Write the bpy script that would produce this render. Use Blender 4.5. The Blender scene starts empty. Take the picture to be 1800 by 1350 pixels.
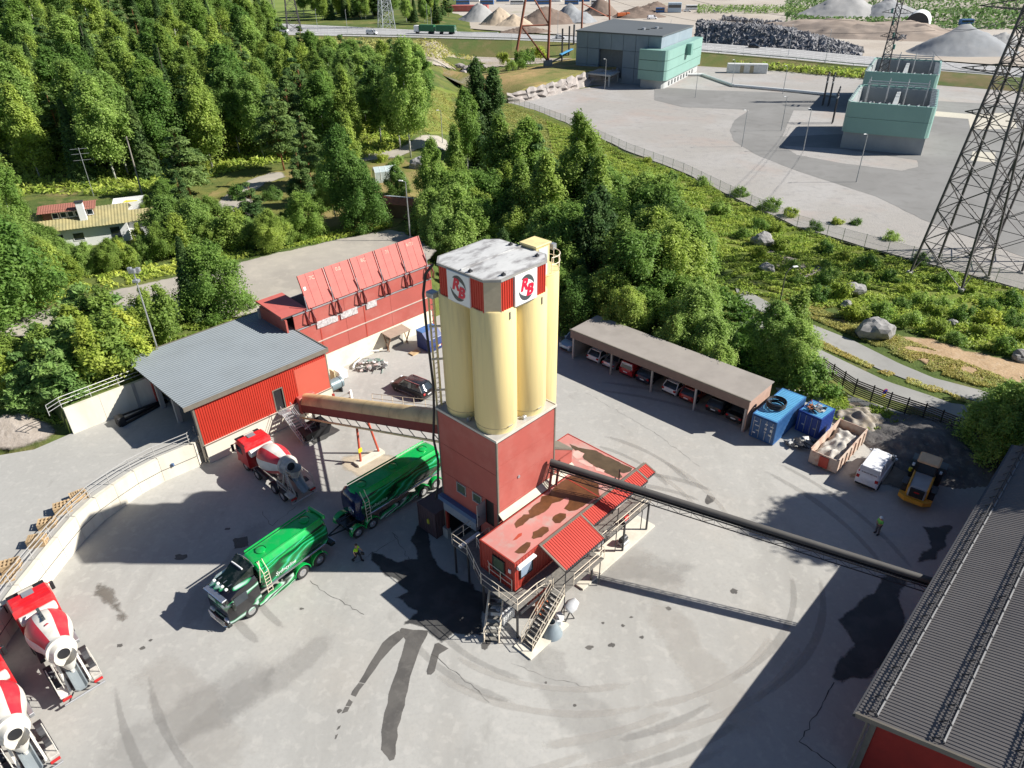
import bpy, bmesh, math, random
import numpy as np
from mathutils import Vector, Matrix, noise as mnoise
from mathutils.geometry import tessellate_polygon
random.seed(7); np.random.seed(7)
SC = bpy.context.scene
COL = SC.collection
R = math.radians
# ---------------- camera ----------------
FPX, PITCH, ROLL, CAMH = 1250.0, R(31.6), R(0.75), 40.0
_c, _s = math.cos(PITCH), math.sin(PITCH)
_cr, _sr = math.cos(ROLL), math.sin(ROLL)
_A = np.array([[1, 0, 0], [0, -_s, -_c], [0, _c, -_s]])
CM = np.array([[_cr, _sr, 0], [-_sr, _cr, 0], [0, 0, 1]]) @ _A
cam_d = bpy.data.cameras.new('camera')
cam = bpy.data.objects.new('camera', cam_d); COL.objects.link(cam)
cam_d.sensor_width = 36.0; cam_d.lens = FPX / 1800 * 36.0
cam_d.clip_start = 0.5; cam_d.clip_end = 6000
_rot = Matrix(((CM[0][0], -CM[1][0], -CM[2][0]), (CM[0][1], -CM[1][1], -CM[2][1]), (CM[0][2], -CM[1][2], -CM[2][2])))
cam.matrix_world = Matrix.Translation((0, 0, CAMH)) @ _rot.to_4x4()
SC.camera = cam
# ---------------- world, sun, exposure ----------------
SUN_AZ, SUN_EL = R(-1.5), R(36.5)
w = bpy.data.worlds.new('World'); SC.world = w; w.use_nodes = True
nt = w.node_tree; nt.nodes.clear()
sky = nt.nodes.new('ShaderNodeTexSky'); sky.sky_type = 'NISHITA'; sky.sun_disc = False
sky.sun_elevation = SUN_EL; sky.sun_rotation = R(90) - SUN_AZ
sky.air_density = 0.75; sky.dust_density = 0.25; sky.ozone_density = 3.0
bg = nt.nodes.new('ShaderNodeBackground'); bg.inputs[1].default_value = 0.06
wo = nt.nodes.new('ShaderNodeOutputWorld')
nt.links.new(sky.outputs[0], bg.inputs[0]); nt.links.new(bg.outputs[0], wo.inputs[0])
sun_d = bpy.data.lights.new('sun', 'SUN'); sun_d.energy = 5.0; sun_d.angle = R(0.53); sun_d.color = (1, 0.96, 0.89)
sun = bpy.data.objects.new('sun', sun_d); COL.objects.link(sun)
sdir = Vector((math.cos(SUN_EL) * math.cos(SUN_AZ), math.cos(SUN_EL) * math.sin(SUN_AZ), math.sin(SUN_EL)))
sun.rotation_euler = (-sdir).to_track_quat('-Z', 'Y').to_euler()
sun.location = (60, 0, 80)
SC.view_settings.view_transform = 'Standard'
try: SC.view_settings.look = 'None'
except Exception: pass
SC.view_settings.exposure = 0.72; SC.view_settings.gamma = 1.0; SC.view_settings.use_curve_mapping = False
SC.render.engine = 'CYCLES'
SC.cycles.max_bounces = 6; SC.cycles.diffuse_bounces = 4; SC.cycles.transparent_max_bounces = 24
# ---------------- coordinates ----------------
def G(x, y, z=0.0):
    "pixel of the 1800x1350 photograph -> point at height z"
    d = CM.T @ np.array([(x - 900) / FPX, (y - 675) / FPX, 1.0]); t = (z - CAMH) / d[2]
    return Vector((d[0] * t, d[1] * t, z))
AZ = R(46.0); BV = (math.cos(AZ), math.sin(AZ)); AV = (-math.sin(AZ), math.cos(AZ)); F0 = (-1.08, 38.0)
def Y(u, v, z=0.0):
    "yard frame (u along the hall walls, v across) -> world"
    return Vector((F0[0] + u * BV[0] + v * AV[0], F0[1] + u * BV[1] + v * AV[1], z))
def W2L(x, y):
    dx, dy = x - F0[0], y - F0[1]; return dx * BV[0] + dy * BV[1], dx * AV[0] + dy * AV[1]
def ss(a, b, x):
    t = min(1, max(0, (x - a) / (b - a))); return t * t * (3 - 2 * t)
# ---------------- objects ----------------
def link(o, parent=None):
    COL.objects.link(o)
    if parent is not None: o.parent = parent
    return o
def tag(o, label=None, cat=None, group=None, kind=None):
    if label: o['label'] = label
    if cat: o['category'] = cat
    if group: o['group'] = group
    if kind: o['kind'] = kind
    return o
def thing(name, label, cat, loc=(0, 0, 0), rot=0.0, group=None):
    o = bpy.data.objects.new(name, None); COL.objects.link(o); o.empty_display_size = 0.3
    o.location = loc; o.rotation_euler = (0, 0, rot)
    return tag(o, label, cat, group)
def ything(name, label, cat, u=0, v=0, z=0, group=None, rot=0.0):
    return thing(name, label, cat, Y(u, v, z), AZ + rot, group)
def dup(root, loc=None, rot=None, label=None, group=None):
    def cp(o, par):
        c = o.copy(); COL.objects.link(c)
        if par is not None: c.parent = par
        for ch in KIDS.get(o.name, []): cp(ch, c)
        return c
    KIDS.clear()
    for o in COL.objects:
        if o.parent: KIDS.setdefault(o.parent.name, []).append(o)
    r = cp(root, None)
    if loc is not None: r.location = loc
    if rot is not None: r.rotation_euler = (0, 0, rot)
    if label: r['label'] = label
    if group: r['group'] = group
    return r
KIDS = {}
class MB:
    def __init__(s): s.v = []; s.f = []; s.m = []
    def add(s, vs, fs, m=0):
        o = len(s.v); s.v += [tuple(p) for p in vs]; s.f += [tuple(i + o for i in f) for f in fs]; s.m += [m] * len(fs); return s
    def quad(s, a, b, c, d, m=0): return s.add([a, b, c, d], [(0, 1, 2, 3)], m)
    def box(s, x0, x1, y0, y1, z0, z1, m=0):
        return s.add([(x0, y0, z0), (x1, y0, z0), (x1, y1, z0), (x0, y1, z0), (x0, y0, z1), (x1, y0, z1), (x1, y1, z1), (x0, y1, z1)],
                     [(0, 3, 2, 1), (4, 5, 6, 7), (0, 1, 5, 4), (1, 2, 6, 5), (2, 3, 7, 6), (3, 0, 4, 7)], m)
    def cbox(s, x0, x1, y0, y1, z0, z1, c=0.03, m=0):
        "box with chamfered edges"
        rings = []
        for z, i in ((z0, c), (z0 + c, 0), (z1 - c, 0), (z1, c)):
            a0, a1, b0, b1 = x0 + i, x1 - i, y0 + i, y1 - i
            k = c
            rings.append([(a0 + k, b0, z), (a1 - k, b0, z), (a1, b0 + k, z), (a1, b1 - k, z), (a1 - k, b1, z), (a0 + k, b1, z), (a0, b1 - k, z), (a0, b0 + k, z)])
        return s.loft(rings, True, m)
    def obox(s, p0, p1, w, h, m=0, up=(0, 0, 1)):
        "beam from p0 to p1"
        p0, p1 = Vector(p0), Vector(p1); d = (p1 - p0)
        if d.length < 1e-6: return s
        d.normalize(); u = Vector(up)
        if abs(d.dot(u)) > 0.98: u = Vector((1, 0, 0))
        sx = d.cross(u).normalized() * (w / 2); sz = sx.cross(d).normalized() * (h / 2)
        vs = [p + a * sx + b * sz for p in (p0, p1) for a, b in ((-1, -1), (1, -1), (1, 1), (-1, 1))]
        return s.add(vs, [(0, 1, 2, 3), (7, 6, 5, 4), (0, 4, 5, 1), (1, 5, 6, 2), (2, 6, 7, 3), (3, 7, 4, 0)], m)
    def loft(s, rings, caps=True, m=0, closed=True):
        n = len(rings[0]); vs = [p for r in rings for p in r]; fs = []
        for i in range(len(rings) - 1):
            for j in range(n if closed else n - 1):
                a, b = i * n + j, i * n + (j + 1) % n
                fs.append((a, b, b + n, a + n))
        if caps: fs.append(tuple(range(n - 1, -1, -1))); fs.append(tuple(range((len(rings) - 1) * n, len(rings) * n)))
        return s.add(vs, fs, m)
    def prism(s, poly, z0, z1, m=0):
        return s.loft([[(p[0], p[1], z0) for p in poly], [(p[0], p[1], z1) for p in poly]], True, m)
    def cyl(s, p0, p1, r0, r1=None, n=12, m=0, caps=True):
        r1 = r0 if r1 is None else r1
        p0, p1 = Vector(p0), Vector(p1); d = (p1 - p0).normalized()
        u = Vector((0, 0, 1)) if abs(d.z) < 0.95 else Vector((1, 0, 0))
        a = d.cross(u).normalized(); b = a.cross(d)
        rg = [[p + (a * math.cos(t) + b * math.sin(t)) * r for t in [2 * math.pi * k / n for k in range(n)]] for p, r in ((p0, r0), (p1, r1))]
        return s.loft(rg, caps, m)
    def rev(s, p0, d, prof, n=24, m=0, mf=None, caps=True):
        "surface of revolution about axis p0 + t d, prof = [(t, r)]"
        p0, d = Vector(p0), Vector(d).normalized()
        u = Vector((0, 0, 1)) if abs(d.z) < 0.95 else Vector((1, 0, 0))
        a = d.cross(u).normalized(); b = a.cross(d); o = len(s.v)
        for t, r in prof:
            for k in range(n):
                th = 2 * math.pi * k / n; s.v.append(tuple(p0 + d * t + (a * math.cos(th) + b * math.sin(th)) * r))
        for i in range(len(prof) - 1):
            for k in range(n):
                q = o + i * n + k; q2 = o + i * n + (k + 1) % n
                s.f.append((q, q2, q2 + n, q + n)); s.m.append(mf(i, k) if mf else m)
        if caps:
            s.f.append(tuple(o + k for k in range(n - 1, -1, -1))); s.m.append(mf(0, 0) if mf else m)
            s.f.append(tuple(o + (len(prof) - 1) * n + k for k in range(n))); s.m.append(mf(0, 0) if mf else m)
        return s
    def tube(s, pts, r, n=6, m=0):
        for a, b in zip(pts[:-1], pts[1:]): s.cyl(a, b, r, r, n, m)
        return s
    def corr(s, o, U, V, N, lu, lv, pitch=0.25, d=0.04, m=0):
        "corrugated sheet: ribs run along V"
        o, U, V, N = Vector(o), Vector(U).normalized(), Vector(V).normalized(), Vector(N).normalized()
        n = max(1, int(round(lu / pitch))); pt = lu / n; prof = []
        for i in range(n): prof += [(i * pt, 0), ((i + .4) * pt, 0), ((i + .5) * pt, d), ((i + .9) * pt, d)]
        prof.append((lu, 0))
        vs = []
        for a, h in prof: vs += [o + U * a + N * h, o + U * a + N * h + V * lv]
        return s.add(vs, [(2 * i, 2 * i + 2, 2 * i + 3, 2 * i + 1) for i in range(len(prof) - 1)], m)
    def build(s, name, mats, parent=None, smooth=False, loc=None, label=None):
        me = bpy.data.meshes.new(name); me.from_pydata(s.v, [], s.f)
        if not isinstance(mats, (list, tuple)): mats = [mats]
        for mm in mats: me.materials.append(mm)
        if len(mats) > 1: me.polygons.foreach_set('material_index', s.m)
        if smooth:
            me.polygons.foreach_set('use_smooth', [True] * len(me.polygons))
            try: me.set_sharp_from_angle(angle=R(38))
            except Exception: pass
        me.update(); o = bpy.data.objects.new(name, me); link(o, parent)
        if loc is not None: o.location = loc
        if label: o['label'] = label
        return o
def inst(src, parent=None, loc=None, rot=None, name=None):
    o = bpy.data.objects.new(name or src.name.split('.')[0], src.data); link(o, parent)
    if loc is not None: o.location = loc
    if rot is not None: o.rotation_euler = rot
    return o
def text_mesh(txt, size, depth=0.01, shear=0.0, bold=0.0, align='CENTER', space=1.0):
    cu = bpy.data.curves.new('t', 'FONT'); cu.body = txt; cu.size = size; cu.extrude = depth; cu.shear = shear; cu.offset = bold
    cu.align_x = align; cu.align_y = 'CENTER'; cu.space_character = space; cu.resolution_u = 4
    o = bpy.data.objects.new('t', cu); COL.objects.link(o)
    bpy.context.view_layer.update()
    me = bpy.data.meshes.new_from_object(o.evaluated_get(bpy.context.evaluated_depsgraph_get()))
    bpy.data.objects.remove(o); bpy.data.curves.remove(cu)
    return me
def text(name, txt, size, mat, parent, loc, rot, **k):
    me = text_mesh(txt, size, **k); me.materials.clear(); me.materials.append(mat)
    o = bpy.data.objects.new(name, me); link(o, parent); o.location = loc; o.rotation_euler = rot
    return o
# ---------------- materials ----------------
MATS = {}
def rgb(h): return tuple(((int(h[i:i + 2], 16) / 255) ** 2.2) for i in (0, 2, 4))
def mat(name, col, rough=0.6, metal=0.0, var=0.12, scale=1.5, bump=0.0, dirt=None, dscale=0.7, damt=0.5, world=False, spec=0.5, coat=0.0, trans=0.0, rnd=0.0, detail=6, streak=None):
    if name in MATS: return MATS[name]
    m = bpy.data.materials.new(name); m.use_nodes = True; t = m.node_tree; N = t.nodes; L = t.links
    b = N['Principled BSDF']; b.inputs['Roughness'].default_value = rough; b.inputs['Metallic'].default_value = metal
    b.inputs['Specular IOR Level'].default_value = spec; b.inputs['Coat Weight'].default_value = coat; b.inputs['Coat Roughness'].default_value = 0.05
    if trans: b.inputs['Transmission Weight'].default_value = trans
    if world: src = N.new('ShaderNodeNewGeometry').outputs['Position']
    else: src = N.new('ShaderNodeTexCoord').outputs['Object']
    def noi(sc, det=detail, ro=0.6):
        mp = N.new('ShaderNodeMapping')
        if streak: mp.inputs['Scale'].default_value = streak
        L.new(src, mp.inputs[0]); n = N.new('ShaderNodeTexNoise'); n.inputs['Scale'].default_value = sc
        n.inputs['Detail'].default_value = det; n.inputs['Roughness'].default_value = ro; L.new(mp.outputs[0], n.inputs['Vector']); return n.outputs['Fac']
    def ramp(f, p0, p1, c0, c1):
        r_ = N.new('ShaderNodeValToRGB'); r_.color_ramp.elements[0].position = p0; r_.color_ramp.elements[1].position = p1
        r_.color_ramp.elements[0].color = (*c0, 1); r_.color_ramp.elements[1].color = (*c1, 1); L.new(f, r_.inputs[0]); return r_.outputs[0]
    lo = tuple(c * (1 - var) for c in col); hi = tuple(min(1, c * (1 + var)) for c in col)
    out = ramp(noi(scale), 0.3, 0.7, lo, hi)
    if dirt:
        mx = N.new('ShaderNodeMix'); mx.data_type = 'RGBA'
        L.new(ramp(noi(dscale, 8, 0.65), 0.48, 0.62, (0, 0, 0), (damt,) * 3), mx.inputs[0]); L.new(out, mx.inputs[6]); mx.inputs[7].default_value = (*dirt, 1); out = mx.outputs[2]
    if rnd:
        oi = N.new('ShaderNodeObjectInfo'); hs = N.new('ShaderNodeHueSaturation'); mr = N.new('ShaderNodeMapRange')
        L.new(oi.outputs['Random'], mr.inputs[0]); mr.inputs[3].default_value = 1 - rnd; mr.inputs[4].default_value = 1 + rnd
        L.new(mr.outputs[0], hs.inputs['Value']); L.new(out, hs.inputs['Color']); out = hs.outputs[0]
    L.new(out, b.inputs['Base Color'])
    if bump:
        bp = N.new('ShaderNodeBump'); bp.inputs['Strength'].default_value = 0.6; bp.inputs['Distance'].default_value = bump
        L.new(noi(scale * 9, 4), bp.inputs['Height']); L.new(bp.outputs[0], b.inputs['Normal'])
    MATS[name] = m; return m
def leafmat(name, c0, c1, tr=0.35):
    m = bpy.data.materials.new(name); m.use_nodes = True; t = m.node_tree; N = t.nodes; L = t.links
    b = N['Principled BSDF']; b.inputs['Roughness'].default_value = 0.55; b.inputs['Specular IOR Level'].default_value = 0.25
    tc = N.new('ShaderNodeNewGeometry'); n = N.new('ShaderNodeTexNoise'); n.inputs['Scale'].default_value = 0.35; n.inputs['Detail'].default_value = 5
    L.new(tc.outputs['Position'], n.inputs['Vector']); r_ = N.new('ShaderNodeValToRGB'); r_.color_ramp.elements[0].position = .32; r_.color_ramp.elements[1].position = .68
    r_.color_ramp.elements[0].color = (*c0, 1); r_.color_ramp.elements[1].color = (*c1, 1); L.new(n.outputs['Fac'], r_.inputs[0])
    oi = N.new('ShaderNodeObjectInfo'); hs = N.new('ShaderNodeHueSaturation'); mr = N.new('ShaderNodeMapRange'); mh = N.new('ShaderNodeMapRange')
    L.new(oi.outputs['Random'], mr.inputs[0]); mr.inputs[3].default_value = .75; mr.inputs[4].default_value = 1.25
    L.new(oi.outputs['Random'], mh.inputs[0]); mh.inputs[3].default_value = .515; mh.inputs[4].default_value = .485
    ri = N.new('ShaderNodeMath'); ri.operation = 'MULTIPLY'
    rr = N.new('ShaderNodeMapRange'); L.new(tc.outputs['Random Per Island'], rr.inputs[0]); rr.inputs[3].default_value = .72; rr.inputs[4].default_value = 1.28
    L.new(mr.outputs[0], ri.inputs[0]); L.new(rr.outputs[0], ri.inputs[1])
    L.new(ri.outputs[0], hs.inputs['Value']); L.new(mh.outputs[0], hs.inputs['Hue']); L.new(r_.outputs[0], hs.inputs['Color'])
    L.new(hs.outputs[0], b.inputs['Base Color'])
    tl = N.new('ShaderNodeBsdfTranslucent'); L.new(hs.outputs[0], tl.inputs[0]); mx = N.new('ShaderNodeMixShader'); mx.inputs[0].default_value = tr
    L.new(b.outputs[0], mx.inputs[1]); L.new(tl.outputs[0], mx.inputs[2]); L.new(mx.outputs[0], N['Material Output'].inputs[0])
    MATS[name] = m; return m
# ================= ground and terrain =================
RAMP_L = [W2L(*G(x, y, 2.3)[:2]) for x, y in ((-300, 838), (0, 800), (60, 790))] + [(-16.0, 39.3)]
def sst(a, b, x): t = np.clip((x - a) / (b - a), 0, 1); return t * t * (3 - 2 * t)
def terrain(x, y):
    x = np.asarray(x, float); y = np.asarray(y, float)
    dx, dy = x - F0[0], y - F0[1]; u = dx * BV[0] + dy * BV[1]; v = dx * AV[0] + dy * AV[1]
    lim = np.interp(u, [p[0] for p in RAMP_L] + [4.9, 5.0, 24], [p[1] for p in RAMP_L] + [39.3, 36.5, 36.5])
    up = (v > lim)
    L = v - lim
    bank = 2.2 + 2.7 * sst(0.0, 9.0, L)
    lo = np.where(u < -16.2, bank, 4.9)
    u0 = 31 + (v - 50) * 0.9
    s = 1 - sst(0, 1, (u - u0) / 16.0)
    h = np.where(up, lo * s, 0.0)
    hill = 15 * sst(110, 250, y) * sst(-45, -125, x) * (1 - sst(275, 350, y))
    h = h + np.where(up, hill, 0)
    n = np.sin(x * .21 + 1.3) * np.sin(y * .17) * .25 + np.sin(x * .07) * np.cos(y * .09 + x * .05) * .4
    amp = np.where(up, 1.0, 0.6)
    yard = (u < 44.0) & (v < 42) & (v > -400) & ~(up)
    h = np.where(yard, -0.06, h + n * amp * 0.5 - np.where(up, .1, .4))
    sub = (u > 60) & (v < 130) & ~up
    h = np.where((u > 60) & (h < .5), np.minimum(h, -0.1), h)
    return h
def th(x, y): return float(terrain(x, y))
def GT(px, py):
    z = 2.0
    for _ in range(25):
        p = G(px, py, z); z2 = th(p.x, p.y); z = z + (z2 - z) * 0.6
    p = G(px, py, z); p.z = th(p.x, p.y); return p
def terrain_obj():
    us = np.unique(np.concatenate([np.arange(-70, 70, 1.6), np.arange(70, 170, 4), np.arange(170, 1500, 25), np.arange(-200, -70, 6), np.arange(-900, -200, 40), [-16.3, -16.0, 4.9, 5.1]]))
    vs = np.unique(np.concatenate([np.arange(-70, 110, 1.6), np.arange(110, 260, 5), np.arange(260, 1500, 25), np.arange(-200, -70, 6), np.arange(-900, -200, 40), [36.4, 36.6, 39.2, 39.4]]))
    U, V = np.meshgrid(us, vs, indexing='ij')
    X = F0[0] + U * BV[0] + V * AV[0]; Yy = F0[1] + U * BV[1] + V * AV[1]; Z = terrain(X, Yy)
    n, m = U.shape; co = np.stack([X, Yy, Z], -1).reshape(-1, 3)
    i, j = np.meshgrid(np.arange(n - 1), np.arange(m - 1), indexing='ij'); a = (i * m + j).ravel()
    f = np.stack([a, a + m, a + m + 1, a + 1], -1)
    me = bpy.data.meshes.new('ground'); me.vertices.add(len(co)); me.vertices.foreach_set('co', co.ravel())
    me.loops.add(f.size); me.loops.foreach_set('vertex_index', f.ravel()); me.polygons.add(len(f))
    me.polygons.foreach_set('loop_start', np.arange(len(f)) * 4); me.polygons.foreach_set('loop_total', np.full(len(f), 4))
    me.polygons.foreach_set('use_smooth', np.ones(len(f), bool)); me.update(calc_edges=True)
    return me
def gmat(name, cols, scales, rough=0.9, bump=0.0, stretch=None, pos=(0.35, 0.65), arcs=0.0, arcc=(0, 40)):
    "layered ground material: cols = [base, second, third...] mixed by noise of each scale"
    m = bpy.data.materials.new(name); m.use_nodes = True; t = m.node_tree; N = t.nodes; L = t.links
    b = N['Principled BSDF']; b.inputs['Roughness'].default_value = rough; b.inputs['Specular IOR Level'].default_value = 0.2
    g = N.new('ShaderNodeNewGeometry').outputs['Position']; out = None
    rg = N.new('ShaderNodeRGB'); rg.outputs[0].default_value = (*cols[0], 1); out = rg.outputs[0]
    for k, (c, sc) in enumerate(zip(cols[1:], scales)):
        amt, lo, hi = (c[3], c[4], c[5]) if len(c) > 3 else (1, .45, .6)
        mp = N.new('ShaderNodeMapping'); mp.inputs['Location'].default_value = (k * 17.3, k * 7.1, 0)
        if stretch and stretch.get(k): mp.inputs['Scale'].default_value = stretch[k][0]; mp.inputs['Rotation'].default_value = (0, 0, stretch[k][1])
        L.new(g, mp.inputs[0]); n = N.new('ShaderNodeTexNoise'); n.inputs['Scale'].default_value = sc; n.inputs['Detail'].default_value = 9; n.inputs['Roughness'].default_value = .62
        n.inputs['Distortion'].default_value = .3; L.new(mp.outputs[0], n.inputs['Vector'])
        r_ = N.new('ShaderNodeMapRange'); r_.inputs[1].default_value = lo; r_.inputs[2].default_value = hi; r_.inputs[4].default_value = amt; L.new(n.outputs['Fac'], r_.inputs[0])
        mx = N.new('ShaderNodeMix'); mx.data_type = 'RGBA'; L.new(r_.outputs[0], mx.inputs[0]); L.new(out, mx.inputs[6]); mx.inputs[7].default_value = (*c[:3], 1); out = mx.outputs[2]
    if arcs:
        mp = N.new('ShaderNodeMapping'); mp.inputs['Location'].default_value = (-arcc[0], -arcc[1], 0); L.new(g, mp.inputs[0])
        for dist, sc in ((4.5, .55), (6.0, .21)):
            wv = N.new('ShaderNodeTexWave'); wv.wave_type = 'RINGS'; wv.rings_direction = 'Z'; wv.inputs['Scale'].default_value = sc; wv.inputs['Distortion'].default_value = dist
            wv.inputs['Detail'].default_value = 4; wv.inputs['Detail Scale'].default_value = .35; L.new(mp.outputs[0], wv.inputs[0])
            n = N.new('ShaderNodeTexNoise'); n.inputs['Scale'].default_value = .09; L.new(g, n.inputs['Vector'])
            mr = N.new('ShaderNodeMapRange'); mr.inputs[1].default_value = .5; mr.inputs[2].default_value = .75; mr.inputs[4].default_value = arcs; L.new(n.outputs['Fac'], mr.inputs[0])
            mu = N.new('ShaderNodeMath'); mu.operation = 'MULTIPLY'; L.new(wv.outputs['Fac'], mu.inputs[0]); L.new(mr.outputs[0], mu.inputs[1])
            mx = N.new('ShaderNodeMix'); mx.data_type = 'RGBA'; L.new(mu.outputs[0], mx.inputs[0]); L.new(out, mx.inputs[6]); mx.inputs[7].default_value = (.13, .125, .12, 1); out = mx.outputs[2]
    L.new(out, b.inputs['Base Color'])
    if bump:
        n = N.new('ShaderNodeTexNoise'); n.inputs['Scale'].default_value = 3.5; n.inputs['Detail'].default_value = 8; L.new(g, n.inputs['Vector'])
        bp = N.new('ShaderNodeBump'); bp.inputs['Strength'].default_value = .7; bp.inputs['Distance'].default_value = bump; L.new(n.outputs['Fac'], bp.inputs['Height']); L.new(bp.outputs[0], b.inputs['Normal'])
    MATS[name] = m; return m
m_grass = gmat('grass_ground', [(.085, .12, .03), (.16, .17, .045, 1, .45, .62), (.25, .19, .09, .85, .56, .68), (.05, .085, .02, .9, .5, .7)], [.05, .11, .5], 1.0, .15)
m_yard = gmat('yard_asphalt', [(.37, .36, .335), (.43, .42, .39, .8, .42, .6), (.295, .285, .262, .7, .5, .68), (.45, .41, .355, .45, .55, .72), (.23, .22, .2, .5, .6, .75), (.31, .30, .28, .22, .5, .58), (.50, .48, .44, .3, .54, .62)], [.055, .13, .07, .45, 3.5, 1.3], .85, .01,
              stretch={1: ((1, .25, 1), R(-30)), 3: ((1, .5, 1), R(20))})
m_road = gmat('road_gravel', [(.40, .365, .31), (.33, .30, .26, .8, .4, .62), (.48, .43, .36, .6, .5, .7)], [.15, .6], .95, .02)
m_road2 = gmat('old_asphalt', [(.29, .285, .27), (.36, .35, .33, .7, .4, .6), (.23, .22, .2, .5, .5, .7)], [.1, .5], .9, .01)
m_gravel = gmat('crushed_stone', [(.345, .325, .30), (.40, .385, .37, .8, .45, .6), (.38, .30, .26, .55, .52, .68), (.26, .25, .24, .6, .52, .7), (.28, .27, .26, .3, .5, .65)], [.035, .06, .5, 1.2], 1.0, .08)
m_lane = gmat('asphalt_lane', [(.215, .21, .2), (.255, .25, .24, .8, .4, .6), (.17, .165, .155, .5, .5, .7)], [.06, .3], .9, .01)
m_quarry = gmat('quarry_ground', [(.42, .37, .31), (.48, .44, .39, .7, .4, .6), (.33, .28, .24, .7, .5, .65), (.2, .22, .09, .8, .62, .68)], [.012, .03, .02], 1.0, .1)
m_wet = gmat('wet_asphalt', [(.055, .055, .055), (.085, .083, .08, .8, .45, .6), (.14, .135, .125, .6, .55, .7)], [.5, .25], .38)
m_damp = gmat('damp_asphalt', [(.13, .122, .112), (.09, .085, .08, .8, .4, .6), (.17, .16, .145, .7, .5, .7)], [.6, 1.5], .6)
m_stain = gmat('oil_stain', [(.20, .18, .155), (.14, .125, .105, .8, .4, .6), (.25, .235, .21, .8, .5, .65)], [.6, 1.7], .8)
go = bpy.data.objects.new('ground', terrain_obj()); link(go); go.data.materials.append(m_grass); tag(go, kind='structure')
def rough_poly(pts, step, amp, seed=0):
    "closed outline subdivided and roughened"
    out = []; n = len(pts); rn = random.Random(seed)
    for i in range(n):
        a, b = Vector(pts[i]), Vector(pts[(i + 1) % n]); k = max(1, int((b - a).length / step)); d = (b - a); nrm = Vector((-d.y, d.x, 0)).normalized()
        for j in range(k):
            p = a + d * (j / k); w_ = mnoise.noise(Vector((p.x * .9 / max(step, .2), p.y * .9 / max(step, .2), seed * 3.3))) * amp + rn.uniform(-.25, .25) * amp
            out.append(p + nrm * w_)
    return out
def sheet(name, pts, material, z=None, step=0, amp=0, seed=0, kind='structure', parent=None):
    pts = [Vector(p) for p in pts]
    if step: pts = rough_poly(pts, step, amp, seed)
    if z is not None: pts = [Vector((p.x, p.y, z)) for p in pts]
    me = bpy.data.meshes.new(name); tris = tessellate_polygon([[Vector((p.x, p.y, 0)) for p in pts]]); fs = []
    for a, b, c in tris:
        n_ = (pts[b] - pts[a]).cross(pts[c] - pts[a]); fs.append((a, b, c) if n_.z > 0 else (a, c, b))
    me.from_pydata([tuple(p) for p in pts], [], fs); me.update(); me.materials.append(material)
    o = bpy.data.objects.new(name, me); link(o, parent); tag(o, kind=kind); return o
def softmat(m, wid, amt=1.0):
    "the same material fading out raggedly towards the outline of the patch"
    nm = m.name + '_soft%g_%g' % (wid, amt)
    if nm in MATS: return MATS[nm]
    c = m.copy(); c.name = nm; t = c.node_tree; N = t.nodes; L = t.links; out = [n_ for n_ in N if n_.type == 'OUTPUT_MATERIAL'][0]; src = out.inputs[0].links[0].from_socket
    at = N.new('ShaderNodeAttribute'); at.attribute_name = 'edge'; g = N.new('ShaderNodeNewGeometry')
    n_ = N.new('ShaderNodeTexNoise'); n_.inputs['Scale'].default_value = 1.1 / wid; n_.inputs['Detail'].default_value = 8; n_.inputs['Roughness'].default_value = .7; L.new(g.outputs['Position'], n_.inputs['Vector'])
    m1 = N.new('ShaderNodeMath'); m1.operation = 'MULTIPLY_ADD'; L.new(at.outputs['Fac'], m1.inputs[0]); m1.inputs[1].default_value = 1 / wid; m1.inputs[2].default_value = -.62
    m2 = N.new('ShaderNodeMath'); m2.operation = 'ADD'; L.new(m1.outputs[0], m2.inputs[0]); L.new(n_.outputs['Fac'], m2.inputs[1])
    mr = N.new('ShaderNodeMapRange'); mr.inputs[1].default_value = 0; mr.inputs[2].default_value = .35; mr.inputs[4].default_value = amt; L.new(m2.outputs[0], mr.inputs[0])
    tr = N.new('ShaderNodeBsdfTransparent'); mx = N.new('ShaderNodeMixShader'); L.new(mr.outputs[0], mx.inputs[0]); L.new(tr.outputs[0], mx.inputs[1]); L.new(src, mx.inputs[2]); L.new(mx.outputs[0], out.inputs[0])
    MATS[nm] = c; return c
def softsheet(name, P, material, wid, zf, res=.6, amt=1.0):
    P = [Vector((p.x, p.y, 0)) for p in P]; bm = bmesh.new(); vv = [bm.verts.new(p) for p in P]
    for a, b, c in tessellate_polygon([P]): 
        try: bm.faces.new((vv[a], vv[b], vv[c]))
        except ValueError: pass
    for _ in range(9):
        e = [e for e in bm.edges if e.calc_length() > res]
        if not e: break
        bmesh.ops.subdivide_edges(bm, edges=e, cuts=1); bmesh.ops.triangulate(bm, faces=bm.faces[:])
    me = bpy.data.meshes.new(name); bm.normal_update()
    for f in bm.faces:
        if f.normal.z < 0: f.normal_flip()
    bm.to_mesh(me); bm.free(); V = np.array([v_.co for v_ in me.vertices]); A = np.array([(p.x, p.y) for p in P]); B = np.roll(A, -1, 0); D = np.full(len(V), 1e9)
    for a, b in zip(A, B):
        ab = b - a; t = np.clip(((V[:, :2] - a) @ ab) / max(1e-9, ab @ ab), 0, 1); D = np.minimum(D, np.linalg.norm(V[:, :2] - (a + t[:, None] * ab), axis=1))
    V[:, 2] = zf(V[:, 0], V[:, 1]); me.vertices.foreach_set('co', V.ravel()); at = me.attributes.new('edge', 'FLOAT', 'POINT'); at.data.foreach_set('value', D.astype(np.float32)); me.update()
    me.materials.append(softmat(material, wid, amt)); o = bpy.data.objects.new(name, me); link(o); tag(o, kind='structure'); return o
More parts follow.
